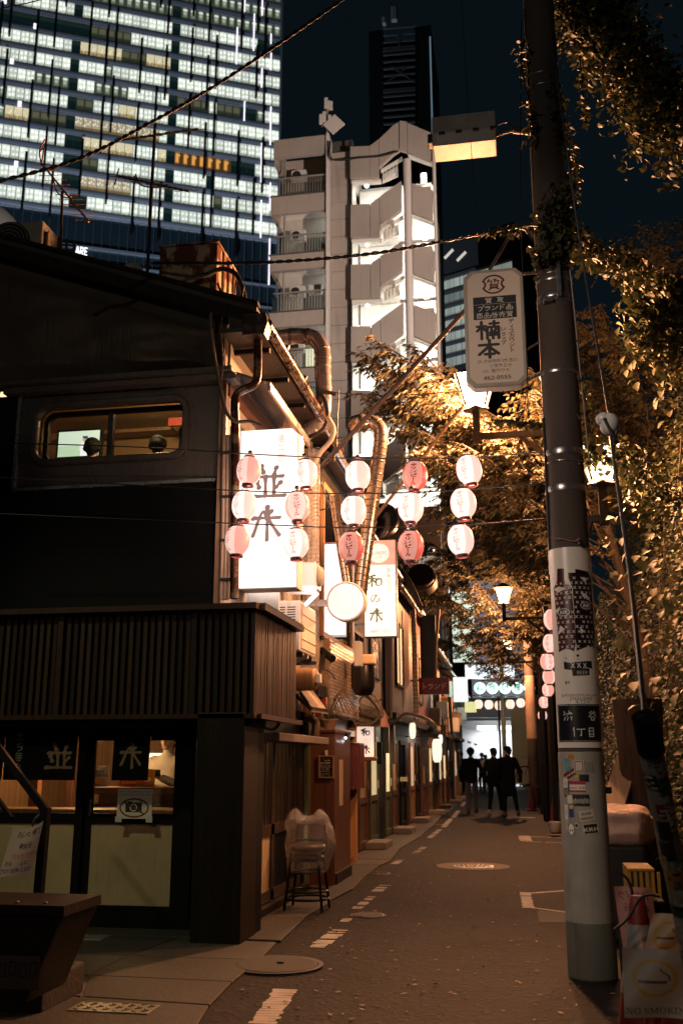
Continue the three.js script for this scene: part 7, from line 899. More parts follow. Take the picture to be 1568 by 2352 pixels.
// tapered planter, steps and hand rail at the left edge
{
  const q = (x, y, z) => onZ(x, y, z), Z = -5.2, wm = mat([.014, .008, .006], .6, 0, { sp: .3, t: 'wood', s: 2, b: 'wood', bs: 2, bd: .004 }), t = thing('wooden_planter', 'dark tapered wooden box at the lower left corner', 'planter', [-3.3, 0, Z]);
  const A = q(150, 2078, Z), B = q(66, 2300, Z), top = A.y, x1 = A.x, x2 = B.x, side = (z) => ext([[x1 - 1.3, top - .05], [x1, top - .05], [x2, Math.max(.02, B.y)], [x1 - 1.2, Math.max(.02, B.y)]], .03).translate(0, 0, z);
  part(t, 'front_board', side(Z), wm); part(t, 'back_board', side(Z - .42), wm); part(t, 'rim', bb(x1 - 1.3, x1 + .02, top - .05, top, Z - .42, Z + .05), wm); part(t, 'end_board', quad(V(x1, top - .05, Z + .03), V(x1, top - .05, Z - .4), V(x2, B.y, Z - .4), V(x2, B.y, Z + .03)), (() => { const m = wm.clone(); m.side = THREE.DoubleSide; return m; })());
  const c0 = q(0, 2262, Z + .04), c1 = q(64, 2205, Z + .04); part(t, 'name_plate', print(.30, .16).translate(c0.x + .06, (c0.y + c1.y) / 2, Z + .034), printed(canvas(128, 80, (g) => { paint(g, '#3a2a1c', 0, 0, 128, 80); g.strokeStyle = '#120d0a'; g.lineWidth = 6; for (let i = 0; i < 5; i++) { g.strokeRect(10 + i * 24, 16 + 4 * (i % 2), 14, 30); } }), .6));
  for (let i = 0; i < 5; i++) part(t, 'stud', ball(.012, x1 - .12 - i * .16, top + .004, Z - .02, 1, .6, 1), woodPale);
  const s = thing('stone_steps', 'dark broken stone steps behind the wooden box', 'steps', [-3.2, 0, -6.4]); part(s, 'step', rb(-4.6, -2.85, .0, .2, -6.5, -5.9, .03), mat([.05, .045, .04], .9, 0, { t: 'grime', s: 1, b: 'grain', bs: 2, bd: .02 })); part(s, 'step', rb(-4.6, -3.25, .2, .38, -6.9, -6.2, .03), mat([.04, .036, .03], .9, 0, { b: 'grain', bs: 2, bd: .02 }));
  const r = thing('hand_rail', 'black iron hand rail slanting down at the left edge', 'hand rail', q(104, 2100, -6.6)), p0 = q(-40, 1668, -6.6), p1 = q(106, 1862, -6.6); part(r, 'rail', beam(p0, p1, .035, .05), black); part(r, 'rail', beam(q(-30, 1800, -6.7), q(28, 1880, -6.6), .025, .03), black); part(r, 'post', beam(p1.clone().add(V(0, .02, 0)), V(p1.x - .03, .02, -6.62), .055, .055), black); part(r, 'brace', beam(q(66, 1918, -6.62), q(103, 1975, -6.62), .04, .04), black); part(r, 'hook', tube([p1.clone().add(V(-.03, -.02, .03)), p1.clone().add(V(-.06, -.06, .04)), p1.clone().add(V(-.07, -.10, .04))], .008, 10, 6), zinc);
  const a = q(12, 2006, -6.55), b = q(92, 1893, -6.55), n = thing('hung_notice', 'limp white paper notice hung on the hand rail', 'notice', [(a.x + b.x) / 2, a.y, -6.55]), g = new THREE.PlaneGeometry(.235, .335, 16, 16), pp = g.attributes.position; for (let i = 0; i < pp.count; i++) { const x = pp.getX(i), y = pp.getY(i), k = (.1675 - y) / .335; pp.setXYZ(i, x - .055 * k, y - .035 * Math.max(0, 1 - (x / .117) ** 2) * (1 - k) + .012 * (x / .117) * 2 * .6, .02 * Math.sin(x * 16 + k * 2) * (1 - .3 * k) + .03 * k); } g.computeVertexNormals(); g.userData.uv = true;
  const pm = printed(canvas(256, 360, (c) => { paint(c, '#b89d92', 0, 0, 256, 360); c.strokeStyle = '#2a2024'; across(c, 'のんべい横丁', 62, 26, 30, 48, 2, 4.5); across(c, '事務所', 104, 118, 34, 44, 0, 4.5); c.fillStyle = '#b3342c'; c.font = 'bold 32px serif'; c.fillText('STAFF ONLY', 66, 222); paint(c, '#b3342c', 66, 230, 150, 3); c.strokeStyle = '#3a2c2c'; across(c, '犯所物は上に', 24, 252, 28, 32, 3, 3.6); across(c, 'きますでお願いします', 8, 304, 22, 32, 1, 3.6); }), .55); pm.side = THREE.DoubleSide; part(n, 'paper', g.translate((a.x + b.x) / 2 + .03, (a.y + b.y) / 2, -6.55), pm);
}
// cones, bucket, bags, crate and notices on the right
function cone(name, label, p, h, o = {}) { const t = thing('traffic_cone', label, 'traffic cone', [p.x, 0, p.z]), r = h * .2, m = mat([.2, .02, .015], .5, 0, { t: 'grime', s: 1.5 }); part(t, 'base', rb(p.x - h * .27, p.x + h * .27, .005, .05, p.z - h * .27, p.z + h * .27, .015), o.base ?? m); const pr2 = [[r, .05]]; part(t, 'cone', lathe([[r, .05], [r * .32, h * .9], [r * .26, h], [0, h]], p.x, 0, p.z, 26), m); if (o.bands) for (const [a, b] of o.bands) { const R = (y) => r + (r * .32 - r) * (y - .05) / (h * .9 - .05) + .004; part(t, 'reflective_band', lathe([[R(a), a], [R(b), b]], p.x, 0, p.z, 26), mat([.42, .43, .44], .25, .5)); } return t; }
const onGround = (x, y) => onY(x, y);
cone('traffic_cone', 'red traffic cone under the far trees right of the walking men', onGround(1222, 1862), .70); cone('traffic_cone', 'thin red cone beside the white bucket behind the pole', onGround(1274, 1895), .62);
{ const p = onGround(1275, 1912), t = thing('bucket', 'small white bucket on the asphalt left of the pole', 'bucket', [p.x, 0, p.z]); part(t, 'body', lathe([[0, .01], [.10, .01], [.125, .2], [.135, .21], [.12, .2], [.1, .03], [0, .03]], p.x, 0, p.z, 24), mat([.6, .55, .45], .5)); part(t, 'rim', new THREE.TorusGeometry(.13, .008, 6, 28).rotateX(Math.PI / 2).translate(p.x, .205, p.z), white); const d = onGround(1272, 1921); single('saucer', 'dark flat dish in front of the white bucket', 'dish', lathe([[0, .005], [.1, .005], [.13, .03], [.12, .03], [0, .02]], d.x, 0, d.z, 20), rusty); }
{ const a = onGround(1222, 1812), b = onGround(1195, 1808), t = thing('barrier_bar', 'dark bar laid from the red cone to the wall', 'barrier', [a.x, .6, a.z]); part(t, 'bar', beam(onZ(1200, 1808, -30), onZ(1252, 1806, -29.5), .05, .05), rusty); }
{ // bicycle leaning at the far wall
  const c = onZ(1205, 1782, -35), t = thing('bicycle', 'bicycle with black wheels parked by the far utility pole', 'bicycle', [c.x, c.y - .34, c.z]), wh = (x, z) => { const w = part(t, 'wheel', new THREE.TorusGeometry(.31, .022, 8, 30).rotateY(.5).translate(x, c.y, z), black); part(w, 'hub', bar(V(x - .04, c.y, z), V(x + .04, c.y, z), .025), steel); const sp = []; for (let i = 0; i < 10; i++) sp.push(bar(V(x, c.y, z), V(x + .3 * Math.cos(i * .628) * Math.cos(.5), c.y + .3 * Math.sin(i * .628), z - .3 * Math.cos(i * .628) * Math.sin(.5)), .003, .003, 4)); part(w, 'spokes', sp, steel).userData.kind = 'stuff'; };
  wh(c.x, c.z); wh(c.x + .85, c.z - .45); const f = (a, b) => bar(V(c.x + a[0], c.y + a[1], c.z - a[0] * .53), V(c.x + b[0], c.y + b[1], c.z - b[0] * .53), .016); part(t, 'frame', [f([0, 0], [.15, .55]), f([.12, .42], [.55, .45]), f([.12, .40], [.45, -.02]), f([.45, -.02], [.56, .5]), f([.45, -.02], [.85, 0]), f([.56, .42], [.85, 0])], mat([.08, .08, .09], .4, .5)); part(t, 'saddle', ball(.1, c.x + .57, c.y + .55, c.z - .3, 1.2, .35, .7), black); part(t, 'handlebar', tube([V(c.x - .08, c.y + .62, c.z + .2), V(c.x + .12, c.y + .6, c.z - .05), V(c.x + .3, c.y + .62, c.z - .25)], .014, 12, 6), steel);
}
{ // covered heap, leaning boards, crate
  const z = -8.9, P = (x, y, zz = z) => onZ(x, y, zz), a = P(1395, 1950), b = P(1492, 1868), t = thing('covered_bin', 'dark bin covered with a pinkish plastic sheet behind the pole', 'bin', [(a.x + b.x) / 2, 0, z - .2]);
  part(t, 'bin', rb(a.x - .05, b.x - .01, .02, a.y + .03, z - .5, z + .02, .03), mat([.008, .009, .012], .5)); const g = new THREE.SphereGeometry(1, 40, 28), q = g.attributes.position; for (let i = 0; i < q.count; i++) { const x = q.getX(i), y = q.getY(i), zz = q.getZ(i), n = fbm((Math.atan2(zz, x) / 6.2832 + 1) % 1, y * .4 + .5, 8, 7, 33, 4) - .5, pw = (v, e) => Math.sign(v) * Math.pow(Math.abs(v), e); q.setXYZ(i, pw(x, .6) * (.24 + .07 * n), pw(y, .7) * .17 + .05 * n, pw(zz, .6) * (.3 + .08 * n)); } g.computeVertexNormals(); part(t, 'sheet', g.translate((a.x + b.x) / 2 - .02, a.y + .17, z - .22), mat([.42, .30, .25], .32, 0, { b: 'grime', bs: 2.5, bd: .03 }));
  single('leaning_board', 'pale wooden board leaning against the bank behind the pole', 'board', beam(onZ(1405, 1860, -9.6), onZ(1452, 1705, -10.1), .22, .03), mat([.2, .13, .07], .7, 0, { t: 'wood', s: 2 })); single('tree_stump', 'thick dark trunk standing behind the covered bin', 'trunk', lathe([[.26, 0], [.22, .3], [.2, 1.4], [.23, 2.0], [0, 2]], onZ(1475, 1800, -9.9).x, 0, -9.9, 16), mat([.05, .03, .02], .9, 0, { sp: .3, t: 'bark', s: 1.2, b: 'bark', bs: 1.2, bd: .03 }));
  const c0 = onZ(1444, 2060, -6.6), c1 = onZ(1502, 1995, -6.6), cr = thing('yellow_crate', 'yellow plastic crate turned over behind the striped cone', 'crate', [(c0.x + c1.x) / 2, c0.y, -6.75]), ym = mat([.34, .19, .02], .45, 0, { t: 'grime', s: 2 }); part(cr, 'top', rb(c0.x, c1.x, c1.y - .02, c1.y, -6.95, -6.6, .008), ym); for (let i = 0; i < 6; i++) part(cr, 'slat', bb(c0.x + i * .034, c0.x + i * .034 + .018, c0.y, c1.y - .02, -6.615, -6.6), ym); part(cr, 'side', [bb(c0.x, c0.x + .012, c0.y, c1.y - .02, -6.95, -6.616), bb(c1.x - .012, c1.x, c0.y, c1.y - .02, -6.95, -6.616), bb(c0.x, c1.x, c0.y - .02, c0.y, -6.95, -6.6)], ym); single('crate_stand', 'dark box under the yellow crate', 'box', rb(c0.x - .05, c1.x + .05, .01, c0.y - .022, -7.0, -6.62, .01), black);
  const paper = (name, label, x0, y0, x1, y1, zz, tilt, m, cat = 'notice', sag = .02) => { const A = onZ(x0, y1, zz), B = onZ(x1, y0, zz), w = B.x - A.x, h = B.y - A.y, g2 = new THREE.PlaneGeometry(w, h, 12, 14), p2 = g2.attributes.position; for (let i = 0; i < p2.count; i++) { const x = p2.getX(i), y = p2.getY(i), k = .5 - y / h; p2.setX(i, x + tilt * k * h - tilt * h / 2); p2.setZ(i, sag * Math.sin(x / w * 5 + k * 4) + .04 * k); } g2.computeVertexNormals(); g2.userData.uv = true; m.side = THREE.DoubleSide; const t2 = thing(name, label, cat, [A.x + w / 2, A.y, zz]); part(t2, 'paper', g2.translate(A.x + w / 2, A.y + h / 2, zz), m); return t2; };
  paper('camera_notice', 'pinkish notice seen from its back between the pole and the striped cone', 1424, 2038, 1500, 2190, -6.5, .08, printed(canvas(192, 320, (g2) => { paint(g2, '#8f6156', 0, 0, 192, 320); g2.translate(192, 0); g2.scale(-1, 1); g2.strokeStyle = '#5e2420'; across(g2, '犯カメラ', 20, 20, 38, 40, 2, 5); g2.fillStyle = '#5e2420'; g2.font = 'bold 34px sans-serif'; g2.fillText('24', 24, 112); across(g2, '目買所中', 66, 80, 28, 34, 2, 4); for (let i = 0; i < 5; i++) paint(g2, '#74453c', 24, 150 + i * 28, 110 + 30 * (i % 2), 9); }), .6));
  const pc = onZ(1473, 2230, -5.9); cone('traffic_cone', 'striped red and silver traffic cone right of the pole base', V(pc.x, 0, pc.z), .74, { bands: [[.48, .60], [.26, .36]] });
  single('cone_cord', 'black cord tied from the striped cone to the pole', 'cord', tube([[1410, 2135], [1440, 2110], [1470, 2062], [1490, 2055], [1515, 2060]].map(([x, y]) => onZ(x, y, -5.7)), .008, 30, 6), wire); single('cone_cord', 'thin cord hanging beside the pinkish notice', 'cord', tube([[1415, 2000], [1440, 2020], [1458, 2080], [1475, 2130], [1500, 2155]].map(([x, y]) => onZ(x, y, -6.0)), .009, 30, 6), wire);
  const pc2 = onZ(1500, 2420, -5.1); cone('traffic_cone', 'low red cone under the no smoking bag at the right edge', V(pc2.x, 0, pc2.z), .38); cone('traffic_cone', 'red traffic cone behind the upper white bag', V(onZ(1560, 2300, -5.5).x, 0, -5.5), .60);
  const smoke = (g2, txt) => { g2.strokeStyle = '#c0932e'; g2.lineWidth = 16; g2.beginPath(); g2.arc(128, 140, 84, 0, 7); g2.stroke(); paint(g2, '#574838', 56, 150, 120, 14); g2.strokeStyle = '#574838'; g2.lineWidth = 8; g2.beginPath(); g2.moveTo(186, 150); g2.bezierCurveTo(190, 110, 150, 118, 150, 92); g2.stroke(); if (txt) { g2.fillStyle = '#3b3533'; g2.font = '42px serif'; g2.fillText('NO SMOKING', 4, 312); } };
  paper('no_smoking_bag', 'white plastic bag printed with a no smoking sign at the lower right', 1434, 2182, 1572, 2330, -4.7, -.05, printed(canvas(260, 330, (g2) => { paint(g2, '#b5a69a', 0, 0, 260, 330); smoke(g2, true); }), .45), 'plastic bag', .018);
  paper('no_smoking_bag', 'upper white plastic bag pulled over a cone behind the guard tube', 1488, 2100, 1570, 2210, -5.15, -.35, printed(canvas(260, 330, (g2) => { paint(g2, '#b7a488', 0, 0, 260, 330); smoke(g2, false); }), .45), 'plastic bag', .02);
}
// further poles and trunks on the right, lantern column, posters
{
  const mk = (name, label, cat, x, y, h, r, m, zf) => { const p = zf ? V(onZ(x, 1745, zf).x, 0, zf) : onY(x, y); return single(name, label, cat, lathe([[r * 1.05, 0], [r, h * .5], [r * .9, h], [0, h]], p.x, 0, p.z, 20), m); };
  mk('utility_pole', 'far grey utility pole with posters beyond the bicycle', 'utility pole', 1228, 1848, 8.5, .17, poleM); { const p = V(onY(1228, 1848).x, 0, onY(1228, 1848).z); single('pole_poster', 'pinkish poster wrapped on the far utility pole', 'poster', new THREE.CylinderGeometry(.178, .178, 2.1, 20, 1, true, -1.4, 2.8).translate(p.x, 2.0 + 1.2, p.z), mat([.5, .36, .30], .6, 0, { t: 'grime', s: 1, side: true })); single('pole_notice', 'black and white notice on the far utility pole', 'notice', new THREE.CylinderGeometry(.183, .183, .36, 20, 1, true, -1, 2).translate(p.x, 1.75, p.z), mat([.05, .05, .05], .5, 0, { side: true })); }
  mk('slim_pole', 'slim brown lamp pole at the far end of the alley', 'pole', 1162, 1830, 6.5, .09, mat([.3, .18, .08], .6)); mk('slim_pole', 'thin dark sign post near the far lamp pole', 'pole', 1152, 1824, 4.2, .05, iron);
  mk('dark_post', 'dark weathered post left of the utility pole', 'post', 1256, 1886, 3.6, .08, woodBlack); mk('dark_post', 'second dark post just behind the utility pole', 'post', 1272, 1880, 3.4, .07, woodDark); mk('dark_post', 'grey post behind the thin red cone', 'post', 1246, 1870, 3.2, .06, iron);
  const proto = makeLantern(.15, .33, lanternMid), at = [[1262, 1418], [1258, 1472], [1250, 1514], [1254, 1548], [1252, 1578], [1243, 1606], [1240, 1636]], nm = ['highest', 'second', 'third', 'fourth', 'fifth', 'sixth', 'lowest'];
  at.forEach(([x, y], i) => { const z = -16 - i * 1.7, p = onZ(x, y, z), o = proto.clone(); o.name = numbered('paper_lantern'); o.position.set(p.x + .05, p.y - .21, p.z); o.rotation.y = i; const s = 1 - .04 * i; o.scale.setScalar(s); o.userData = { label: `${nm[i]} of the pale red lanterns hanging in a column left of the utility pole`, category: 'lantern', group: 'lanterns in a column along the right side' }; scene.add(o); lampPoint('lantern_bulb', [1, .60, .4], .8, V(p.x + .05, p.y, p.z), .06); });
}
// ================================================================ the bright far end of the alley
{
  const Z = -58, q = (x, y, z = Z) => onZ(x, y, z), rect = (name, label, cat, x0, x1, y0, y1, z, d, m) => { const a = q(x0, y1, z), b = q(x1, y0, z); return single(name, label, cat, bb(a.x, b.x, Math.max(.01, a.y), b.y, z - d, z), m); };
  { const a = q(1036, 1800), b = q(1192, 1650), t = thing('bright_shop', 'white lit shop front closing the far end of the alley', 'shop', [(a.x + b.x) / 2, 0, Z]); const wm = mat([.75, .77, .8], .6); part(t, 'back_wall', bb(a.x - 3, b.x, 0, b.y + .4, Z - 2.2, Z - 2), wm); part(t, 'ceiling', bb(a.x - 3, b.x, b.y + .4, b.y + .55, Z - 2.2, Z), wm); part(t, 'fascia', bb(a.x - 3, b.x + .5, q(1100, 1655).y, q(1100, 1618).y, Z - .1, Z), mat([.45, .45, .46], .6)); part(t, 'floor', bb(a.x - 3, b.x, .005, .03, Z - 2, Z), wm); part(t, 'side_wall', bb(b.x, b.x + .2, 0, b.y + .5, Z - 2.2, Z), mat([.4, .27, .15], .7)); for (const [x0, x1, y] of [[1095, 1138, 1672], [1145, 1186, 1672]]) { const c = q(x0, y, Z - 1), d = q(x1, y, Z - 1); part(t, 'tube_light', bb(c.x, d.x, c.y - .1, c.y + .12, Z - 1.1, Z - .9), glow([.95, 1, 1], 3)); const m = c.clone().lerp(d, .5); lampArea('shop_tube_light', [.93, .98, 1], 26, d.x - c.x, .7, V(m.x, m.y - .15, Z - 1), V(m.x, 0, Z - 1.4)); } }
  rect('canopy', 'grey sloping canopy above the bright shop front', 'canopy', 1036, 1200, 1606, 1648, Z + 2, 1.2, mat([.22, .22, .24], .6)); rect('pier', 'tan pillar right of the bright shop front', 'pillar', 1178, 1206, 1610, 1800, Z + 4, .5, mat([.36, .24, .12], .8));
  rect('grey_wall_building', 'pale lilac grey building wall behind the far street lamps', 'building', 1084, 1216, 1330, 1604, -66, 4, (() => mat([.42, .40, .43], .8, 0, { t: 'grime', s: .2 }))());
  const w = thing('wall_flood', 'small floodlight on a post lighting the pale far building', 'floodlight', [6, 0, -50]); part(w, 'post', bar(V(6, 0, -50), V(6, 7, -50), .08), iron); part(w, 'head', rb(5.7, 6, 6.9, 7.2, -50.2, -49.9, .03), iron); const sp = new THREE.SpotLight(lin([.9, .9, 1]), 420, 0, .7, .8, 2); sp.name = 'wall_flood_light'; sp.position.set(5.6, 6.9, -50.3); sp.target.position.set(-1, 9, -66); sp.castShadow = true; scene.add(sp, sp.target);
  rect('lit_sign', 'bright white glimpse of a lit hoarding between leaves and roofs', 'lit sign', 984, 1030, 1320, 1400, -62, .3, glow([.95, 1, 1], 1.1)); rect('lit_sign', 'bright bluish lit hoarding low behind the far leaves', 'lit sign', 1068, 1180, 1525, 1560, -60, .3, glow([.86, .96, 1], 1.05)); rect('lit_sign', 'white lit windows glimpsed through the near tree', 'lit sign', 972, 1004, 985, 1030, -70, .3, glow([.95, .98, 1], 1.0));
  // round pale green lanterns in a row and small lanterns below
  const chars = 'んべい横丁'; [[1101, 1580], [1130, 1580], [1159, 1580], [1187, 1580], [1215, 1579]].forEach(([x, y], i) => { const z = -40, p = onZ(x, y, z), k = onZ(x + 1, y, z).x - p.x, r = 13.5 * k, t = thing('round_lantern', `${['first', 'second', 'third', 'fourth', 'last'][i]} of the five round pale green lit lanterns from the left`, 'lantern', [p.x, p.y - r, z], 'round green lanterns over the far alley'); const g = new THREE.SphereGeometry(r, 24, 16); g.userData.uv = true; part(t, 'globe', g.rotateY(-Math.PI / 2).translate(p.x, p.y, p.z), litFace(canvas(256, 128, (c) => { paint(c, '#d9fff2', 0, 0, 256, 128); c.strokeStyle = '#3f8f80'; glyph(c, chars[i], 104, 38, 48, 52, 6); }), 1.7)); part(t, 'cap', lathe([[0, r], [r * .3, r], [r * .25, r * 1.12], [0, r * 1.12]], p.x, p.y, p.z, 10), iron); lampPoint('lantern_bulb', [.7, 1, .9], 1.2, p.clone().add(V(0, -r * 1.6, 0)), .1); });
  single('lantern_wire', 'wire carrying the round green lanterns', 'wire', [cable(onZ(1075, 1560, -40), onZ(1235, 1560, -40), .05, .02), cable(onZ(1075, 1597, -40), onZ(1235, 1597, -40), .05, .02)], wire);
  const proto = makeLantern(.19, .4, lanternMat('#ffd0b8', '#ffeadd', '#f2a08c', 1.7, [.6, .3, .25]));
  [[1098, 1618], [1122, 1619], [1145, 1621], [1171, 1618], [1195, 1615], [1219, 1614]].forEach(([x, y], i) => { const p = onZ(x, y, -46), o = proto.clone(); o.name = numbered('paper_lantern'); o.position.set(p.x, p.y - .2, p.z); o.rotation.y = i; o.userData = { label: `${['first', 'second', 'third', 'fourth', 'fifth', 'last'][i]} small pale lantern from the left in the low row before the bright shop`, category: 'lantern', group: 'small lanterns before the bright shop' }; scene.add(o); });
  single('lantern_wire', 'wire carrying the low row of small lanterns', 'wire', cable(onZ(1085, 1608, -46), onZ(1235, 1602, -46), .05, .02), wire);
}
// ---------------------------------------------------------------- people
const skinM = mat([.42, .25, .17], .55), hairM = mat([.008, .007, .007], .75, 0, { sp: .3 }), clothDark = mat([.006, .006, .008], .85, 0, { sp: .15, b: 'grain', bs: 8, bd: .004 }), jeans = mat([.09, .085, .09], .85, 0, { b: 'grain', bs: 8, bd: .004 }), shoeM = mat([.03, .025, .022], .4), greyCloth = mat([.42, .38, .32], .85, 0, { b: 'grain', bs: 6, bd: .004 });
function field(caps, box, n, k = .03) { // smooth union of tapered capsules, meshed
  const mc = new MarchingCubes(n, new THREE.MeshBasicMaterial(), false, false, 160000), s = box[1].clone().sub(box[0]), size = Math.max(s.x, s.y, s.z) / 2, mid = box[0].clone().add(box[1]).multiplyScalar(.5), P = V(0, 0, 0); mc.isolation = 0;
  for (let z = 0; z < n; z++) for (let y = 0; y < n; y++) for (let x = 0; x < n; x++) {
    P.set((x - n / 2) / (n / 2) * size + mid.x, (y - n / 2) / (n / 2) * size + mid.y, (z - n / 2) / (n / 2) * size + mid.z); let d = 9;
    for (const [a, b, ra, rb2, fl] of caps) { const bx = b.x - a.x, by = b.y - a.y, bz = b.z - a.z, px = P.x - a.x, py = P.y - a.y, pz = (P.z - a.z), l = bx * bx + by * by + bz * bz || 1e-9, t = Math.max(0, Math.min(1, (px * bx + py * by + pz * bz) / l)), dx = px - bx * t, dy = py - by * t, dz = (pz - bz * t) * (fl ?? 1), e = Math.sqrt(dx * dx + dy * dy + dz * dz) - (ra + (rb2 - ra) * t), h = Math.max(k - Math.abs(d - e), 0) / k; d = Math.min(d, e) - h * h * k * .25; }
    mc.field[x + y * n + z * n * n] = -d;
  }
  mc.update(); const c = mc.count, g = new THREE.BufferGeometry(), pos = mc.positionArray.slice(0, c * 3), nor = mc.normalArray.slice(0, c * 3); for (let i = 0; i < c; i++) for (let j = 0; j < 3; j++) pos[i * 3 + j] = pos[i * 3 + j] * size + [mid.x, mid.y, mid.z][j];
  g.setAttribute('position', new THREE.BufferAttribute(pos, 3)); g.setAttribute('normal', new THREE.BufferAttribute(nor, 3)); return prep(g);
}
// a walking or standing figure; forward is -z (seen from behind). feet: [[lx, lz, lift], [rx, rz, lift]]
function person(label, p, turn, H, o) {
  const t = thing('person', label, 'person', p); t.rotation.y = turn; const s = H / 1.75, v = (x, y, z) => V(x * s, y * s, z * s), add = (n, g, m) => { const me = new THREE.Mesh(M(g), m); me.name = n; return finish(me, m, t); };
  const hip = .92, [fl, fr] = o.feet, knee = (f, sx) => v(sx * .1 + (f[0] - sx * .1) * .5, .5 + f[2] * .5, f[1] * .5 - .06), A = (x, y, z, x2, y2, z2, r1, r2, f) => [v(x, y, z), v(x2, y2, z2), r1 * s, r2 * s, f];
  const arms = o.arms; const torso = [A(-.03, 1.0, 0, -.03, 1.2, 0, .12, .12, 1.25), A(.03, 1.0, 0, .03, 1.2, 0, .12, .12, 1.25), A(-.05, 1.2, 0, -.06, 1.36, .0, .115, .11, 1.2), A(.05, 1.2, 0, .06, 1.36, .0, .115, .11, 1.2), A(-.15, 1.41, 0, .15, 1.41, 0, .075, .075), A(0, 1.4, 0, 0, 1.5, 0, .07, .055)];
  const sleeve = arms.flatMap(([sx, e, h]) => [[v(sx * .185, 1.40, 0), v(...e), .07 * s, .055 * s], [v(...e), v(...h), .055 * s, .04 * s]]);
  const coat = o.coat ? [A(-.055, 1.05, 0, -.065, o.coat, .03, .105, .105, 1.2), A(.055, 1.05, 0, .065, o.coat, .03, .105, .105, 1.2)] : [A(-.06, 1.0, 0, -.08, .9, 0, .12, .12, 1.15), A(.06, 1.0, 0, .08, .9, 0, .12, .12, 1.15)];
  const legs = [[fl, -1], [fr, 1]].flatMap(([f, sx]) => { const kn = knee(f, sx), an = v(f[0], .09 + f[2], f[1]); return [[v(sx * .09, hip, 0), kn, .092 * s, .066 * s], [kn, an, .064 * s, .046 * s]]; });
  const B = [v(-.6, -.05, -.6), v(.6, 1.85, .6)];
  const body = add('body', field([...legs, ...torso.slice(0, 4).map(([a, b, c, d, e]) => [a, b, c * .9, d * .9, e]), A(0, 1.4, 0, 0, 1.56, -.01, .06, .052)], [v(-.95, -.05, -.95), v(.95, 1.85, .95)], 84), o.trousers ?? clothDark);
  add('jacket', field([...torso.slice(0, 5).map(([a, b, c, d, e]) => [a, b, c + .012 * s, d + .012 * s, e]), ...coat.map(([a, b, c, d, e]) => [a, b, c + .012 * s, d + .012 * s, e]), ...sleeve, A(0, 1.40, .0, 0, 1.5, .0, .085, .07)], [v(-.75, .2, -.75), v(.75, 1.7, .75)], 84, .04), o.top ?? clothDark);
  // head: skull, jaw, nose, ears; eyes and mouth; hair
  const hy = 1.645, ht = o.head ?? 0, hd = new THREE.Group(); hd.name = 'head'; const hf = (l) => l.map(([a, b, r1, r2, f]) => [V(...a).multiplyScalar(s), V(...b).multiplyScalar(s), r1 * s, r2 * s, f]);
  const headG = field(hf([[[0, .03, .01], [0, .03, .012], .088, .088], [[0, .0, -.035], [0, -.045, -.06], .062, .042], [[0, .015, -.088], [0, -.02, -.103], .012, .017], [[-.082, .0, .012], [-.082, .03, .016], .015, .018], [[.082, .0, .012], [.082, .03, .016], .015, .018], [[0, -.06, .01], [0, -.14, .025], .052, .055]]), [v(-.16, -.18, -.16), v(.16, .16, .16)], 56, .02);
  const place = (g) => M([g].flat()).clone().rotateY(ht).translate(0, hy * s, -.012 * s);
  add('head', place(headG), skinM); for (const sx of [-1, 1]) add('eye', place(ball(.011 * s, sx * .032 * s, .02 * s, -.083 * s)), hairM); add('mouth', place(bb(-.022 * s, .022 * s, -.052 * s, -.046 * s, -.108 * s, -.09 * s)), mat([.25, .09, .07], .5));
  add('hair', place(field(hf([[[0, .045, .016], [0, .02, .034], .094, .084], [[-.045, .078, -.045], [.05, .082, -.05], .036, .036], [[0, -.03, .05], [0, -.06, .05], .055, .045], [[-.078, .03, .0], [-.076, .0, .03], .024, .026], [[.078, .03, .0], [.076, .0, .03], .024, .026], ...(o.hairMore ?? [])]), [v(-.17, -.14, -.17), v(.17, .2, .17)], 50, .03)), hairM);
  if (o.hat) { add('cap', place([new THREE.SphereGeometry(.108 * s, 24, 12, 0, 6.3, 0, 1.6).scale(1, 1, 1.08).translate(0, .06 * s, .01 * s), lathe([[.1 * s, 0], [.145 * s, -.008 * s], [.1 * s, .012 * s]], 0, .055 * s, 0)]), clothDark); }
  // hands: palm, four curled fingers and a thumb
  for (const [sx, e, h] of arms) { const w = v(...h), d = w.clone().sub(v(...e)).normalize(), side = V(0, 0, 1).cross(d).normalize(), fr2 = d.clone().cross(side), c = [[w.clone().addScaledVector(d, .01), w.clone().addScaledVector(d, .075 * s), .026 * s, .03 * s, 1]]; [.9, 1, .95, .78].forEach((L, i) => { const r0 = w.clone().addScaledVector(d, .085 * s).addScaledVector(fr2, (i - 1.5) * .019 * s), k1 = r0.clone().addScaledVector(d, .04 * s * L), k2 = k1.clone().addScaledVector(d, .03 * s * L).addScaledVector(side, -sx * .02 * s); c.push([r0, k1, .0095 * s, .009 * s], [k1, k2, .009 * s, .007 * s]); }); const t0 = w.clone().addScaledVector(d, .035 * s).addScaledVector(fr2, -.03 * s); c.push([t0, t0.clone().addScaledVector(fr2, -.025 * s).addScaledVector(d, .04 * s), .011 * s, .009 * s]); const m = w.clone().addScaledVector(d, .08 * s); add('hand', field(c, [m.clone().subScalar(.12 * s), m.clone().addScalar(.12 * s)], 56, .012), skinM); }
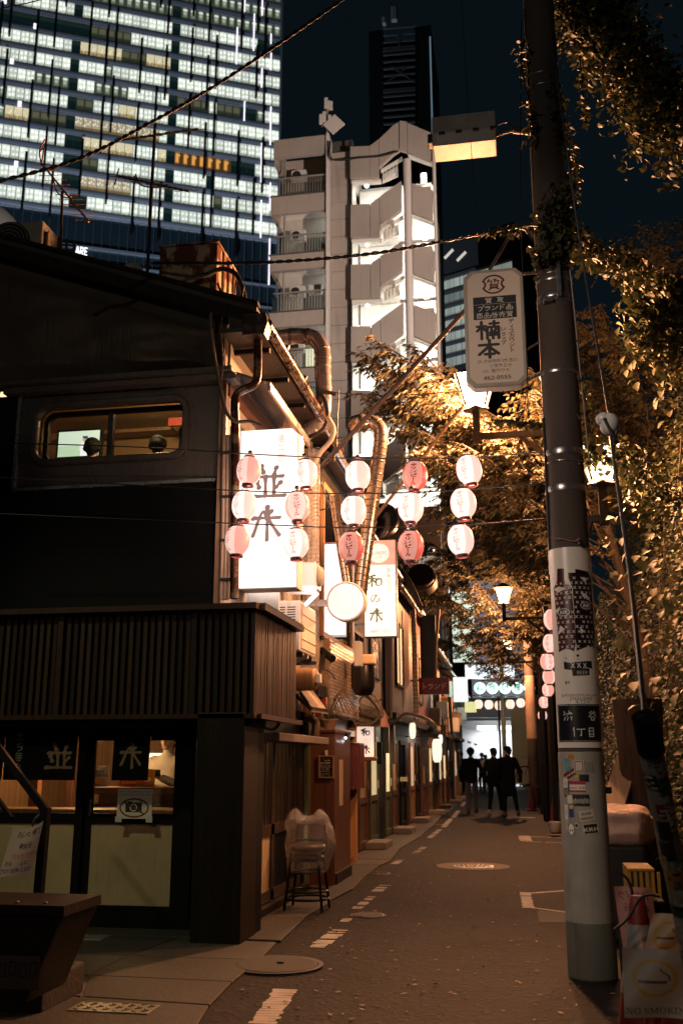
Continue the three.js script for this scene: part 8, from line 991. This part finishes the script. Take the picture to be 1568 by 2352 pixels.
  for (const [f, sx] of [[fl, -1], [fr, 1]]) { const a = v(f[0], .045 + f[2], f[1] + .05), b = v(f[0] + sx * .02, .04 + f[2] * .6, f[1] - .16), m = a.clone().add(b).multiplyScalar(.5); add('shoe', field([[a, b, .048 * s, .04 * s], [v(f[0], .1 + f[2], f[1] + .02), v(f[0], .05 + f[2], f[1] + .02), .05 * s, .05 * s]], [m.clone().subScalar(.2 * s), m.clone().addScalar(.2 * s)], 40, .03), o.shoes ?? shoeM); }
  return { t, add, v, s };
}
{
  const g1 = onY(1084, 1868), a = person('man in a dark jacket, grey trousers and cap walking away on the left', g1, .12, 1.74, { feet: [[-.1, .02, 0], [.12, -.12, 0]], trousers: jeans, hat: true, arms: [[-1, [-.31, 1.13, .06], [-.30, .88, .0]], [1, [.33, 1.14, .05], [.24, .93, -.1]]], coat: .93 });
  const g2 = onY(1137, 1874), b = person('young man in a black suit strolling, head turned to his left neighbour', g2, -.25, 1.74, { feet: [[-.13, .10, .02], [.12, -.22, 0]], head: .9, arms: [[-1, [-.27, 1.13, .05], [-.24, .88, -.05]], [1, [.27, 1.14, .06], [.22, .9, .0]]], coat: .86, shoes: mat([.3, .27, .24], .5) });
  const g3 = onY(1170, 1877), c = person('man in a long black coat walking with a white shirt collar, right of the pair', g3, .2, 1.78, { feet: [[-.1, -.1, 0], [.18, .16, .04]], head: .95, arms: [[-1, [-.25, 1.12, -.06], [-.1, 1.1, -.26]], [1, [.30, 1.13, .06], [.3, .88, .06]]], coat: .62 }); c.add('shirt_front', ball(.07 * c.s, -.05 * c.s, 1.38 * c.s, -.12 * c.s, .8, 1.5, .6), mat([.45, .38, .34], .8));
  const small = (label, x, y, z, H, top, turn) => { const p = V(onZ(x, 1745, z).x, 0, z); person(label, p, turn, H, { feet: [[-.1, -.05, 0], [.1, .08, 0]], arms: [[-1, [-.28, 1.14, .03], [-.25, .9, -.02]], [1, [.28, 1.14, .03], [.25, .9, -.02]]], top, trousers: clothDark, coat: .9 }); };
  small('distant person in pale clothing between the men', 1114, 0, -48, 1.66, greyCloth, .4); small('distant person in dark clothing behind the man with the cap', 1058, 0, -44, 1.74, clothDark, -.3); small('distant person in a dark top just right of the man with the cap', 1106, 0, -50, 1.76, mat([.06, .04, .04], .8), .2);
}
{ // the barkeeper behind the glass, looking at a phone
  const p = onZ(386, 1760, -10.35), P = V(p.x, .02, -10.35), k = person('barkeeper in a pale hooded top tapping on a phone behind the bar door', P, Math.PI, 1.72, { feet: [[-.1, 0, 0], [.1, 0, 0]], top: greyCloth, trousers: greyCloth, arms: [[-1, [-.27, 1.16, -.08], [-.07, 1.27, -.28]], [1, [.27, 1.16, -.08], [.07, 1.27, -.28]]], coat: .85 }); k.t.rotation.y = Math.PI - .1;
  const q = V(P.x - .02, 1.34 * k.s, P.z + .37); const ph = thing('phone', 'dark phone held by the barkeeper in both hands', 'phone', q); part(ph, 'phone', rb(q.x - .075, q.x + .075, q.y - .036, q.y + .036, q.z - .008, q.z, .005), black);
}
for (const [x, y, z, l] of [[212, 1035, -10.0, 'guest seen from behind as a dark head left in the upper window'], [362, 1030, -10.0, 'guest with dark hair seen from behind at the right of the upper window']]) { const p = onZ(x, y, z); person(l, V(p.x, p.y - 1.60, z), .1, 1.72, { feet: [[-.1, 0, 0], [.1, 0, 0]], arms: [[-1, [-.27, 1.13, .02], [-.2, .95, -.15]], [1, [.27, 1.13, .02], [.2, .95, -.15]]], coat: .9 }); }
// lamps out of the picture; the second one and the plaza one are added
{
  const t = thing('street_lamp', 'street lamp on a pole behind the viewer', 'street lamp', [-4.3, 0, 1.1]); part(t, 'post', bar(V(-4.3, 0, 1.1), V(-4.3, 6.1, 1.1), .08, .06), iron); part(t, 'lamp_head', rb(-4.45, -4.15, 6.02, 6.14, .6, 1.1, .03), iron); part(t, 'lamp_bulb', ball(.08, -4.3, 5.93, .8), glow([1, .78, .55], 4)); { const s3 = new THREE.SpotLight(lin([1, .72, .56]), 105, 0, .36, .5, 2); s3.name = 'street_lamp_light'; s3.position.set(-4.3, 5.9, .6); s3.target.position.set(.8, 2.9, -7.6); s3.castShadow = true; s3.shadow.radius = 6; scene.add(s3, s3.target); }
  const t2 = thing('street_lamp', 'added lamp far behind the viewer that brightens the bar gable and roof', 'street lamp', [-4, 0, 5]); part(t2, 'post', bar(V(-4, 0, 5), V(-4, 7, 5), .08, .06), iron); part(t2, 'lamp_head', rb(-4.2, -3.8, 7.1, 7.25, 4.6, 5.2, .03), iron); part(t2, 'lamp_bulb', ball(.1, -4, 6.95, 4.9), glow([1, .85, .65], 3)); lampPoint('street_lamp_light', [1, .84, .66], 34, V(-4, 6.9, 4.9), .12);  // added lamp, out of view, to brighten the gable and roof unit
  const u = thing('arcade_lamp', 'greenish lamp on a bracket left of the viewer', 'lamp', [-5.2, 6.4, -4.6]); part(u, 'arm', beam(V(-7, 6.6, -4.6), V(-5.2, 6.6, -4.6), .05, .05), iron); part(u, 'bulb', ball(.08, -5.2, 6.45, -4.6), glow([.9, 1, .6], 4)); part(u, 'lamp_shade', lathe([[.05, .12], [.25, -.05], [.24, -.05], [.04, .1]], -5.2, 6.5, -4.6, 20), iron); const s = new THREE.SpotLight(lin([1, .95, .55]), 34, 0, .44, .7, 2); s.name = 'arcade_lamp_light'; s.position.set(-5.2, 6.3, -4.6); s.target.position.set(-3.7, .2, -8.5); s.castShadow = true; s.shadow.radius = 4; scene.add(s, s.target);
  const pl = thing('added_plaza_flood', 'added unseen floodlight standing in for city glow on the office tower', 'floodlight', [-62, 0, -108]); part(pl, 'post', bar(V(-62, 0, -108), V(-62, 9, -108), .1), iron); part(pl, 'head', rb(-62.4, -61.6, 9, 9.5, -108.4, -107.8, .05), iron); const s2 = new THREE.SpotLight(lin([.72, .84, 1]), 42000, 0, 1.0, .8, 2); s2.name = 'added_plaza_flood_beam'; s2.position.set(-62, 9.6, -108.6); s2.target.position.set(-62, 75, -185); s2.castShadow = true; scene.add(s2, s2.target);  // added hidden floodlight, stands in for the city glow on the spandrels
}
renderer.render(scene, camera);
